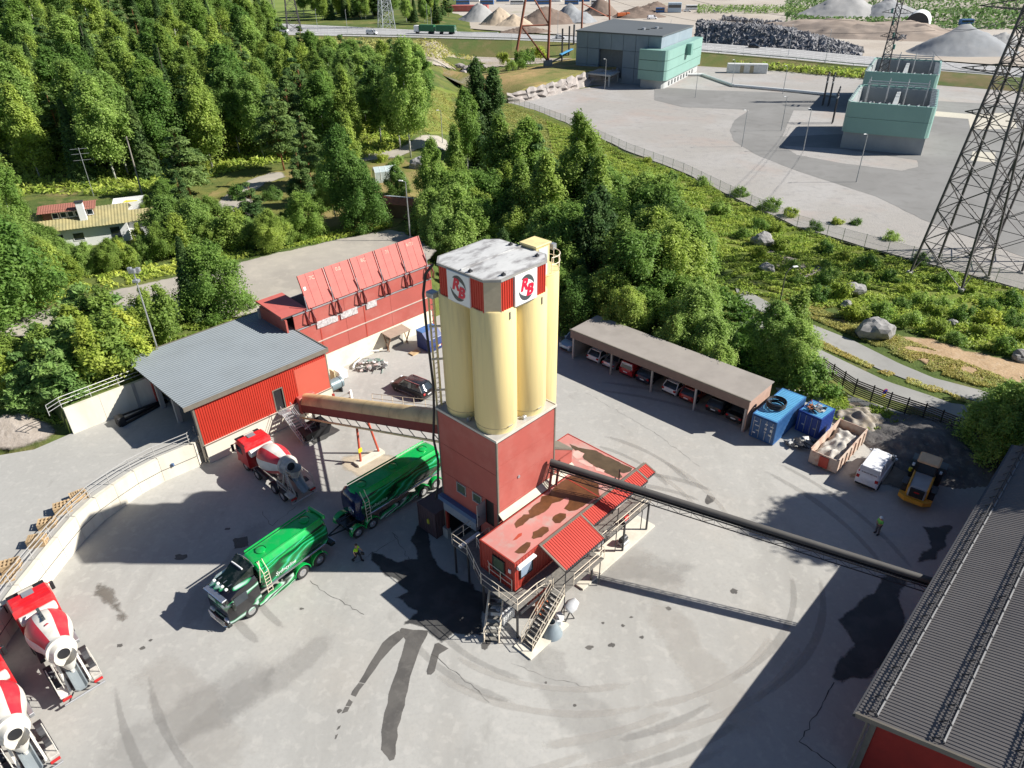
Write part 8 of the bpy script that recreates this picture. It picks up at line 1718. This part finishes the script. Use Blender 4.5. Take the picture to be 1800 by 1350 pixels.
PG = thing('yellow_parasol_table', 'yellow tabletop on the white terrace behind the house', 'table', HO.location + Vector((3.6, 6.6, 2.6))); MB().cbox(-.9, .9, -.6, .6, .7, .8, .03).build('tabletop', mat('bright_yellow', (.7, .6, .05), .5), PG)
for x, y in ((-.7, -.4), (.7, -.4), (.7, .4), (-.7, .4)): MB().cyl((x, y, 0), (x, y, .7), .04, n=5).build('leg', m_white, PG)
GH = thing('greenhouse', 'small glass greenhouse with pale frame on the garden lawn', 'greenhouse', GT(678, 318), R(20))
m_gg = mat('greenhouse_glass', (.45, .52, .52), .15, var=.1, spec=.8)
for i in range(4):
    for j in (0, 1): MB().loft([[(-1.9 + i * .97, 0, 2.6), (-1.0 + i * .97, 0, 2.6), (-1.0 + i * .97, -1.25 if j else 1.25, 1.9), (-1.9 + i * .97, -1.25 if j else 1.25, 1.9)], [(-1.9 + i * .97, 0, 2.63), (-1.0 + i * .97, 0, 2.63), (-1.0 + i * .97, -1.25 if j else 1.25, 1.93), (-1.9 + i * .97, -1.25 if j else 1.25, 1.93)]]).build('roof_pane', m_gg, GH)
    for j in (-1.25, 1.22): MB().box(-1.9 + i * .97, -1.0 + i * .97, j, j + .03, .1, 1.88).build('wall_pane', m_gg, GH)
MB().box(-1.95, -1.9, -1.25, 1.25, .1, 1.9).build('end_pane', m_gg, GH); MB().box(1.93, 1.98, -1.25, 1.25, .1, 1.9).build('end_pane', m_gg, GH)
fr = MB()
for x in (-1.95, -.97, 0, .97, 1.94):
    fr.obox((x, 0, 2.65), (x, 1.28, 1.92), .05, .05); fr.obox((x, 0, 2.65), (x, -1.28, 1.92), .05, .05); fr.box(x - .03, x + .03, -1.29, -1.25, 0, 1.9); fr.box(x - .03, x + .03, 1.25, 1.29, 0, 1.9)
fr.build('frame', m_white, GH)
SD = thing('shed', 'shed with rusty orange and grey sheet roof half hidden by trees', 'shed', GT(705, 378), R(-20))
MB().box(-2.6, 2.6, -1.6, 1.6, 0, 2.3).build('wall', mat('shed_wall', (.2, .12, .08), .8), SD)
MB().corr((-2.9, -2.0, 2.2), (1, 0, 0), (0, 2.1, .5), (0, -.2, .97), 3.2, 2.2, .25, .03).build('rusty_roof', mat('rust_roof', (.42, .14, .06), .8, var=.25), SD); MB().corr((.35, -2.0, 2.2), (1, 0, 0), (0, 2.1, .5), (0, -.2, .97), 2.7, 2.2, .25, .03).build('rusty_roof', mat('rust_roof', (.42, .14, .06)), SD)
MB().corr((-2.9, 2.1, 2.2), (1, 0, 0), (0, -2.0, .5), (0, .2, .97), 5.9, 2.1, .25, .03).build('grey_roof', m_groof, SD)
GT_ = thing('green_tarp_pile', 'green tarpaulin covered pile beside the shed', 'tarpaulin', GT(742, 380)); MB().loft([[(-1, -.7, 0), (1, -.8, 0), (1.1, .7, 0), (-1, .8, 0)], [(-.6, -.4, 1.0), (.7, -.3, 1.3), (.6, .4, 1.1), (-.6, .3, .9)]]).build('tarpaulin', mat('tarp_green', (.03, .25, .12), .5), GT_)
# dark board fence behind the bunker end
BF = thing('board_fence', 'dark board fence in shade behind the bunker end', 'fence'); a_, b_ = G(748, 400, 2.5), G(862, 440, .5)
for i in range(26): p = a_.lerp(b_, i / 26); MB().box(-.2, .2, -.03, .03, 0, 2.0).build('board', m_slat, BF, loc=p)
# ================= quarry and far items =================
m_gy = mat('grey_aggregate', (.26, .27, .28), .95, var=.15, scale=.15, world=True, dirt=(.36, .35, .34), dscale=.05, damt=.5); m_sandp = mat('sand_pile', (.46, .37, .27), .95, var=.12, scale=.15, world=True); m_brnp = mat('brown_pile', (.19, .14, .11), .95, var=.15, scale=.1, world=True); m_pale = mat('pale_pile', (.34, .335, .325), .95, var=.12, scale=.1, world=True)
def fheap(px, py, rx, ry, h, m, lb, seed, lump=.5, rot=0.0, top=None): return heap('aggregate_heap', lb, 'heap', G(px, py, .3), rx, ry, h, m, seed, rot, n=34, lump=lump, top=top)
fheap(1690, 92, 23, 15, 11, m_gy, 'big blue grey gravel cone near the right pylon', 1, .5)
fheap(1500, 62, 60, 20, 11, mat('quarry_bank', (.36, .29, .235), .95, var=.15, scale=.08, world=True, dirt=(.24, .2, .17), dscale=.1, damt=.6), 'long brown layered quarry bank behind the stone pile', 2, 1.5, R(-30), .55)
fheap(1480, 26, 30, 24, 13, m_pale, 'pale grey aggregate cone on top of the quarry bank', 3, .8); fheap(1560, 27, 22, 20, 10, m_gy, 'greenish grey aggregate cone beside the white tent', 4, .8)
fheap(842, 36, 14, 14, 10, m_pale, 'pale grey cone left of the sand heaps', 5, .5); fheap(880, 42, 13, 12, 9, m_sandp, 'pointed sand coloured heap, the left sand heap', 6, .5); fheap(905, 44, 12, 10, 6, m_sandp, 'lower sand coloured heap next to the pointed one', 7, .5)
fheap(960, 40, 22, 16, 9, m_brnp, 'wide dark brown heap behind the rust pylon', 8, 1.2); fheap(1005, 38, 16, 14, 10, m_gy, 'grey heap between the two rust coloured pylons', 9, .8); fheap(1055, 26, 14, 12, 10, m_brnp, 'steep brown cone right of the second rust pylon', 10, .6); fheap(1120, 30, 18, 12, 6, m_brnp, 'low brown heap behind the orange lorries', 11, .8); fheap(925, 56, 14, 8, 3, m_brnp, 'low dark spoil ridge in front of the sand heaps', 12, .8); fheap(1150, 20, 20, 10, 6, m_brnp, 'dark heap beside the far blue containers', 13, 1)
fheap(1760, 78, 14, 10, 5, m_pale, 'pale heap right of the blue grey cone', 14, .8)
def stones(name, fx, n, s0, s1, m):
    vs = []; fs = []
    base = np.array([(1, 0, 0), (-.9, .2, .1), (.1, 1, .1), (0, -1, 0), (.1, 0, .9), (0, .1, -.8)]); bf = [(0, 2, 4), (2, 1, 4), (1, 3, 4), (3, 0, 4), (2, 0, 5), (1, 2, 5), (3, 1, 5), (0, 3, 5)]
    for i in range(n):
        p = np.array(fx()); q, _ = np.linalg.qr(RNG.normal(size=(3, 3))); s = RNG.uniform(s0, s1); b = base * RNG.uniform(.6, 1.3, (6, 3)); o = len(vs); vs += [tuple(v_) for v_ in (b @ q) * s + p]; fs += [tuple(j + o for j in f) for f in bf]
    me = bpy.data.meshes.new(name); me.from_pydata(vs, [], fs); me.materials.append(m); o = bpy.data.objects.new(name, me); link(o); tag(o, kind='stuff')
def sx():
    px = RNG.uniform(1222, 1510); t = (px - 1222) / 288; b = 82 + 28 * t; u_ = RNG.random() ** 1.2; w_ = 1 - abs(u_ * 2 - 1); hh = 8.0 * (1 - max(0, t - .45) ** 1.2 * 1.5)
    p = G(px, b - 2, .5); d_ = (p - Vector((0, 0, 0))).normalized(); d_.z = 0; q = p + d_ * (u_ * 30); return (q.x, q.y, max(0, hh * min(1, u_ * 2.4) * (1 - max(0, u_ - .7) * 3)) + RNG.uniform(-.2, .6))
m_rip = mat('blasted_stone', (.25, .245, .25), .9, var=.35, scale=.35, world=True, dirt=(.10, .10, .11), dscale=.4, damt=.8)
stones('stone_pile', sx, 5200, .7, 1.7, m_rip)
core = MB(); rws = []
for i in range(13):
    t = i / 12; px = 1225 + 280 * t; p = G(px, 82 + 28 * t - 2, .3); d_ = p.normalized(); d_.z = 0; hh = 7.4 * (1 - max(0, t - .45) ** 1.2 * 1.5)
    for uu, hz in ((0, -.5), (10, .85), (20, .95), (32, -.5)): q = p + d_ * uu; rws.append((q.x, q.y, max(-.5, hh * hz)))
core.add(rws, [(i * 4 + j, i * 4 + 4 + j, i * 4 + 5 + j, i * 4 + 1 + j) for i in range(12) for j in range(3)]); core.build('stone_pile', m_rip)['kind'] = 'stuff'
def sy(): px = RNG.uniform(1270, 1590); p = G(px, 34 + (px - 1270) * .115 + RNG.uniform(-2, 2), .4); return (p.x, p.y, RNG.uniform(.2, 2.2))
stones('stone_pile', sy, 900, .6, 1.4, m_rip)
TN = thing('tent_hall', 'white arched tent hall in the quarry', 'tent hall', G(1612, 46, .3), R(60))
MB().loft([[(x, 6 * math.cos(a), 7.5 * math.sin(a) ** .8) for a in np.linspace(0, math.pi, 13)] for x in (-12, 12)], False, closed=False).build('canvas', m_white, TN, True)
MB().add([(-11.9, 6 * math.cos(a), 7.5 * math.sin(a) ** .8) for a in np.linspace(0, math.pi, 13)], [tuple(range(13))]).build('opening', m_steel, TN)
def fbox(name, lb, cat, px, py, z, L_, W_, H_, m, rot, group=None, win=True):
    t = thing(name, lb, cat, G(px, py, z), rot, group); MB().cbox(-L_ / 2, L_ / 2, -W_ / 2, W_ / 2, .2, H_, .12).build('body', m, t)
    if win: MB().box(-L_ / 2 + .3, L_ / 2 - .3, -W_ / 2 - .02, -W_ / 2, H_ * .5, H_ * .8).build('window_band', m_glass, t)
    MB().box(-L_ / 2 + .1, L_ / 2 - .1, -W_ / 2 + .1, W_ / 2 - .1, 0, .2).build('base', m_steel, t); return t
for i in range(16): fbox('parked_bus', 'blue and white bus in the far parking row', 'bus', 690 + i * 24 + random.uniform(-4, 4), 3 + (i % 2) * 5, .3, 11, 2.6, 3.3, m_bl if i % 3 else m_white, R(random.uniform(-12, 4)), 'buses parked in the far row')
fbox('site_cabin', 'pale blue two storey site cabin near the quarry road', 'cabin', 1185, 22, .3, 9, 5, 6, mat('cabin_blue', (.42, .52, .6), .5), R(-10)); fbox('site_container', 'dark blue container left of the pale site cabin', 'container', 1160, 22, .3, 6, 3, 3, m_bl, R(-10))
fbox('site_cabin', 'small white cabin right of the pale site cabin', 'cabin', 1215, 17, .3, 8, 3, 3, m_white, R(-8)); fbox('site_container', 'blue container below the far green slope', 'container', 1697, 44, .3, 7, 3, 3, m_bl, R(0)); fbox('red_shed', 'long low red shed left of the sand heaps', 'shed', 822, 20, .3, 30, 8, 4, m_red, R(-6), win=False)
for i, (px, py) in enumerate(((1095, 32), (1120, 30))):
    t = thing('tipper_lorry', ('orange tipper lorry, the left of two in the quarry', 'orange tipper lorry, the right of two in the quarry')[i], 'lorry', G(px, py, .3), R(10)); MB().cbox(-4, 1.5, -1.3, 1.3, 1.2, 3.2, .2).build('tipper_body', mat('lorry_orange', (.55, .14, .04), .5), t); MB().cbox(1.8, 4, -1.25, 1.25, .8, 3.3, .2).build('cab', mat('lorry_orange', (.55, .14, .04)), t)
    for x in (-3, -1.7, 3): MB().cyl((x, -1.3, .6), (x, 1.3, .6), .6, n=12).build('wheel', m_tyre, t)
car('white_van', 'white van parked near the orange lorries in the quarry', 'van', G(1146, 34, .3), R(10), paint('vanwhite', (.8, .8, .82)), 6.0, 2.1, 2.4, 'van'); car('quarry_car', 'white car on the quarry road beside the green verge', 'car', G(1258, 22, .3), R(-5), paint('white', (.7,) * 3), 4.6, 1.8, 1.6, 'suv'); car('quarry_car', 'pale pickup near the small heap on the quarry road', 'car', G(1208, 21, .3), R(-5), paint('white', (.7,) * 3), 5, 1.8, 1.7, 'pickup')
# highway traffic
def onroad(px, t, zz=None):
    i = next(i for i in range(len(HWA) - 1) if HWA[i + 1][0] >= px); f = (px - HWA[i][0]) / (HWA[i + 1][0] - HWA[i][0]); a_, b_ = PA[i].lerp(PA[i + 1], f), PB[i].lerp(PB[i + 1], f); d_ = (PB[i + 1] - PB[i]); return a_.lerp(b_, t), math.atan2(d_.y, d_.x)
p, a_ = onroad(765, .45); GTk = thing('green_lorry', 'green curtain sided lorry and trailer with white cab on the highway', 'lorry', p, a_ + math.pi)
m_gl = mat('lorry_green', (.02, .13, .055), .5); MB().cbox(7.5, 10, -1.25, 1.25, .6, 3.4, .2).build('cab', m_white, GTk); MB().cbox(-.2, 7.2, -1.27, 1.27, 1.0, 3.7, .08).build('cargo_box', m_gl, GTk); MB().cbox(-10.5, -1.2, -1.27, 1.27, 1.0, 3.7, .08).build('trailer_box', m_gl, GTk); MB().box(-10.5, -10.4, -1.2, 1.2, 1.0, 3.6).build('rear_door', m_white, GTk)
for x in (8.6, 2.2, 1.0, -3.5, -8, -9.2): MB().cyl((x, -1.25, .5), (x, 1.25, .5), .5, n=12).build('wheel', m_tyre, GTk)
for px, t, lb, c, kd in ((985, .5, 'white estate car on the highway bridge behind the rust pylon', paint('white', (.7,) * 3), 'suv'), (1328, .15, 'dark car on the upper carriageway above the verge', paint('black', (.02,) * 3), 'hatch'), (655, .8, 'white van on the near lane of the highway at the left', paint('white', (.7,) * 3), 'van'), (500, .8, 'pale lorry like van at the left end of the highway', paint('white', (.7,) * 3), 'van')):
    p, a_ = onroad(px, t); car('highway_car', lb, 'car', p, a_, c, 5.2 if kd == 'van' else 4.6, 2.0, 2.2 if kd == 'van' else 1.55, kd)
GR_ = thing('guard_rail', 'pale steel guard rail and posts along the near side of the highway', 'guard rail')
gp = MB().box(-.06, .06, -.06, .06, 0, .8).build('post', m_galv, GR_, loc=PB[0])
for i in range(2, n_hw - 2) if 'n_hw' in globals() else range(2, len(PB) - 2):
    MB().obox(PB[i] + Vector((0, 0, .65)), PB[i + 1] + Vector((0, 0, .65)), .06, .32).build('rail', m_galv, GR_); k = int((PB[i + 1] - PB[i]).length / 8)
    for j in range(k): inst(gp, GR_, PB[i].lerp(PB[i + 1], j / k))
UPass = thing('underpass', 'dark concrete underpass opening below the highway', 'underpass', G(842, 76, 1.5), R(-10)); MB().box(-9, 9, 0, 1.5, -1, 4.6).build('wall', m_cc, UPass); MB().box(-6, 6, -.1, 0, -1, 3.6).build('opening', m_black, UPass)
BT = thing('blue_cable_trough', 'bright blue covered cable bridge left of the concrete building', 'cable bridge'); MB().obox(G(985, 96, 3), G(1010, 84, 3), 1.0, .4).build('cover', mat('sky_blue', (.08, .3, .55), .5), BT)
for px in (988, 1000, 1008): q = G(px, 95 - (px - 985) * .45, 3); MB().cyl((q.x, q.y, 0), (q.x, q.y, 12), .35, n=8).build('termination_mast', m_steel, BT)
# power lines across the far ground
PW = thing('power_lines', 'thin overhead wires strung across the gravel yard between pylons', 'power lines')
for k, (a_, b_, sag) in enumerate(((fc + Vector((0, 0, 34)), Vector((101, 185, 23)), 2), (fc + Vector((4, 2, 34)), Vector((103, 188, 23)), 2), (fc + Vector((0, 0, 27)), Vector((100, 183, 18)), 2), (Vector((101, 185, 24)), f2 + Vector((4, 0, 34)), 6), (Vector((101, 186, 22)), f2 + Vector((4, 0, 26)), 6))):
    pts = [a_.lerp(b_, t) - Vector((0, 0, sag * 4 * t * (1 - t))) for t in np.linspace(0, 1, 13)]; MB().tube(pts, .035, 4).build('wire', m_steel, PW)
# ================= people =================
def person(label, loc, rot, pose, shirt, trousers, hat=None, boots=None, hold=None):
    t = thing('person', label, 'person', loc, rot)
    J = pose; E_ = [('pel', 'spi'), ('spi', 'che'), ('che', 'nec'), ('nec', 'hea'), ('hea', 'top')]
    for s_ in ('l', 'r'): E_ += [('che', 'sh' + s_), ('sh' + s_, 'el' + s_), ('el' + s_, 'wr' + s_), ('wr' + s_, 'ha' + s_), ('pel', 'hi' + s_), ('hi' + s_, 'kn' + s_), ('kn' + s_, 'an' + s_), ('an' + s_, 'to' + s_)]
    Rd = {'pel': .15, 'spi': .14, 'che': .17, 'nec': .065, 'hea': .105, 'top': .085}
    for s_ in ('l', 'r'): Rd.update({'sh' + s_: .075, 'el' + s_: .052, 'wr' + s_: .036, 'ha' + s_: .04, 'hi' + s_: .105, 'kn' + s_: .068, 'an' + s_: .05, 'to' + s_: .045})
    def skin(names, edges, root, nm, m, par, scale=1.0, extra=0.0):
        me = bpy.data.meshes.new(nm); me.from_pydata([J[k] for k in names], [(names.index(a), names.index(b)) for a, b in edges], [])
        o = bpy.data.objects.new(nm, me); link(o); md = o.modifiers.new('s', 'SKIN'); md.use_smooth_shade = True
        sv = me.skin_vertices[0].data
        for i, k in enumerate(names): r_ = Rd[k] * scale + extra; sv[i].radius = (r_, r_ * (.75 if k in ('pel', 'spi', 'che') else 1)); sv[i].use_root = (k == root)
        sb_ = o.modifiers.new('u', 'SUBSURF'); sb_.levels = 2
        bpy.context.view_layer.update(); me2 = bpy.data.meshes.new_from_object(o.evaluated_get(bpy.context.evaluated_depsgraph_get())); bpy.data.objects.remove(o)
        me2.materials.clear(); me2.materials.append(m); o2 = bpy.data.objects.new(nm, me2); link(o2, par); return o2
    names = list(J); b = skin(names, E_, 'pel', 'body', mat('skin_tone', (.5, .28, .19), .6), t)
    skin(['che', 'spi', 'pel', 'shl', 'shr', 'ell', 'elr', 'nec'], [('pel', 'spi'), ('spi', 'che'), ('che', 'shl'), ('che', 'shr'), ('shl', 'ell'), ('shr', 'elr')] , 'che', 'shirt', shirt, t, 1.0, .022) if False else None
    J2 = dict(J); 
    for s_ in ('l', 'r'): J2['el' + s_] = tuple(Vector(J['sh' + s_]).lerp(Vector(J['el' + s_]), .85))
    J = J2; skin(['pel', 'spi', 'che', 'shl', 'shr', 'ell', 'elr'], [('pel', 'spi'), ('spi', 'che'), ('che', 'shl'), ('che', 'shr'), ('shl', 'ell'), ('shr', 'elr')], 'pel', 'shirt', shirt, t, 1.0, .022)
    skin(['pel', 'hil', 'hir', 'knl', 'knr', 'anl', 'anr'], [('pel', 'hil'), ('pel', 'hir'), ('hil', 'knl'), ('hir', 'knr'), ('knl', 'anl'), ('knr', 'anr')], 'pel', 'trousers', trousers, t, 1.0, .018)
    for s_ in ('l', 'r'): a_, b_ = Vector(J['an' + s_]), Vector(J['to' + s_]); MB().obox(a_ - (b_ - a_) * .4 + Vector((0, 0, -.01)), b_ + (b_ - a_) * .2, .1, .11).build('boot', m_black, t)
    h = Vector(J['hea'])
    if hat: MB().rev(h + Vector((0, 0, .03)), (0, 0, 1), [(0, .15), (.02, .135), (.08, .12), (.13, .07), (.15, .01)], 16).build('helmet', hat, t, True)
    else: MB().rev(h + Vector((-.01, 0, .01)), (0, 0, 1), [(0, .108), (.06, .108), (.11, .07), (.125, .01)], 14).build('hair', mat('brown_hair', (.08, .05, .03), .8), t, True)
    f = h + Vector((.1, 0, -.01)); MB().rev(f, (1, 0, -.2), [(0, .018), (.03, .008)], 6).build('nose', MATS['skin_tone'], t)
    for s_ in (-1, 1):
        MB().rev(f + Vector((-.012, .035 * s_, .025)), (1, 0, 0), [(0, .01), (.012, .006)], 6).build('eye', m_black, t); MB().cbox(h.x - .02, h.x + .02, h.y + s_ * .105 - .012, h.y + s_ * .105 + .012, h.z - .03, h.z + .03, .005).build('ear', MATS['skin_tone'], t)
        hd = Vector(J['ha' + ('l' if s_ > 0 else 'r')]); wr = Vector(J['wr' + ('l' if s_ > 0 else 'r')]); dr_ = (hd - wr).normalized()
        for k in range(4): a_ = hd + Vector((0, (k - 1.5) * .018, 0)); MB().tube([a_, a_ + dr_ * .045, a_ + dr_ * .07 + Vector((.015, 0, -.01))], .009, 5).build('finger', MATS['skin_tone'], t)
        MB().tube([wr.lerp(hd, .6), wr.lerp(hd, .9) + Vector((.035, -.02 * s_, 0)), hd + Vector((.045, -.015 * s_, -.01))], .01, 5).build('thumb', MATS['skin_tone'], t)
    return t
m_hv = mat('hi_vis', (.42, .78, .02), .7, var=.05); m_hv2 = mat('hi_vis_green', (.2, .62, .12), .7)
walk = dict(pel=(0, 0, .95), spi=(.02, 0, 1.12), che=(.04, 0, 1.35), nec=(.05, 0, 1.52), hea=(.08, 0, 1.66), top=(.08, 0, 1.74), shl=(.03, .19, 1.42), shr=(.05, -.19, 1.42), ell=(.16, .25, 1.16), elr=(-.08, -.26, 1.16), wrl=(.36, .2, 1.05), wrr=(-.02, -.27, .92), hal=(.43, .17, 1.03), har=(.03, -.27, .84), hil=(0, .1, .9), hir=(0, -.1, .9), knl=(.22, .1, .5), knr=(-.08, -.1, .48), anl=(.28, .1, .09), anr=(-.38, -.1, .14), tol=(.44, .1, .05), tor=(-.28, -.1, .04))
person('person in a yellow high visibility shirt and dark trousers walking by the trailer', G(629, 986), R(-15), walk, m_hv, mat('navy_trousers', (.012, .014, .022), .8))
PB2 = thing('black_case', 'small black case carried by the person in the yellow shirt', 'case', G(629, 986), R(-15)); MB().cbox(.33, .62, -.0, .1, .72, .98, .02).build('shell', m_black, PB2); MB().tube([(.4, .05, .98), (.43, .1, 1.03), (.52, .05, .98)], .012, 5).build('handle', m_black, PB2)
stand = dict(pel=(0, 0, .95), spi=(.0, 0, 1.12), che=(.02, 0, 1.35), nec=(.03, 0, 1.52), hea=(.07, 0, 1.65), top=(.08, 0, 1.74), shl=(.02, .19, 1.42), shr=(.02, -.19, 1.42), ell=(.08, .24, 1.15), elr=(.1, -.23, 1.16), wrl=(.3, .12, 1.18), wrr=(.3, -.1, 1.2), hal=(.36, .07, 1.22), har=(.36, -.05, 1.24), hil=(0, .1, .9), hir=(0, -.1, .9), knl=(.04, .13, .5), knr=(.03, -.12, .5), anl=(0, .16, .09), anr=(-.02, -.13, .09), tol=(.15, .18, .04), tor=(.13, -.14, .04))
person('person in a pale helmet and green vest standing on the yard by the wheel loader', G(1541, 938), R(200), stand, m_hv2, mat('grey_trousers', (.12, .11, .11), .8), mat('helmet_pale', (.65, .75, .78), .4))

for g, f in (('buses parked in the far row', 'bus in the far parking row, {k} bus from the left'), ('pale blasted stones below the bare rock', 'pale blasted stone below the bare rock slope, {k} from the left'), ('lamp columns along the highway', 'tall grey lamp column beside the highway, {k} from the left'), ('tall trees beyond the hall', 'tall tree beyond the far end of the brown roofed hall, {k} from the left')): relabel(g, 1, f)
STUFF = ('ladder', 'bracing', 'bracket', 'truss', 'top_railing', 'railing', 'deck_beam', 'roof_fitting', 'support_post', 'pipe', 'eave_trim', 'ledge_trim', 'canopy_trim', 'guard_bracket', 'lid_arm', 'frame', 'gutter')
for o in COL.objects:
    if o.parent and o.name.split('.')[0] in STUFF: o['kind'] = 'stuff'
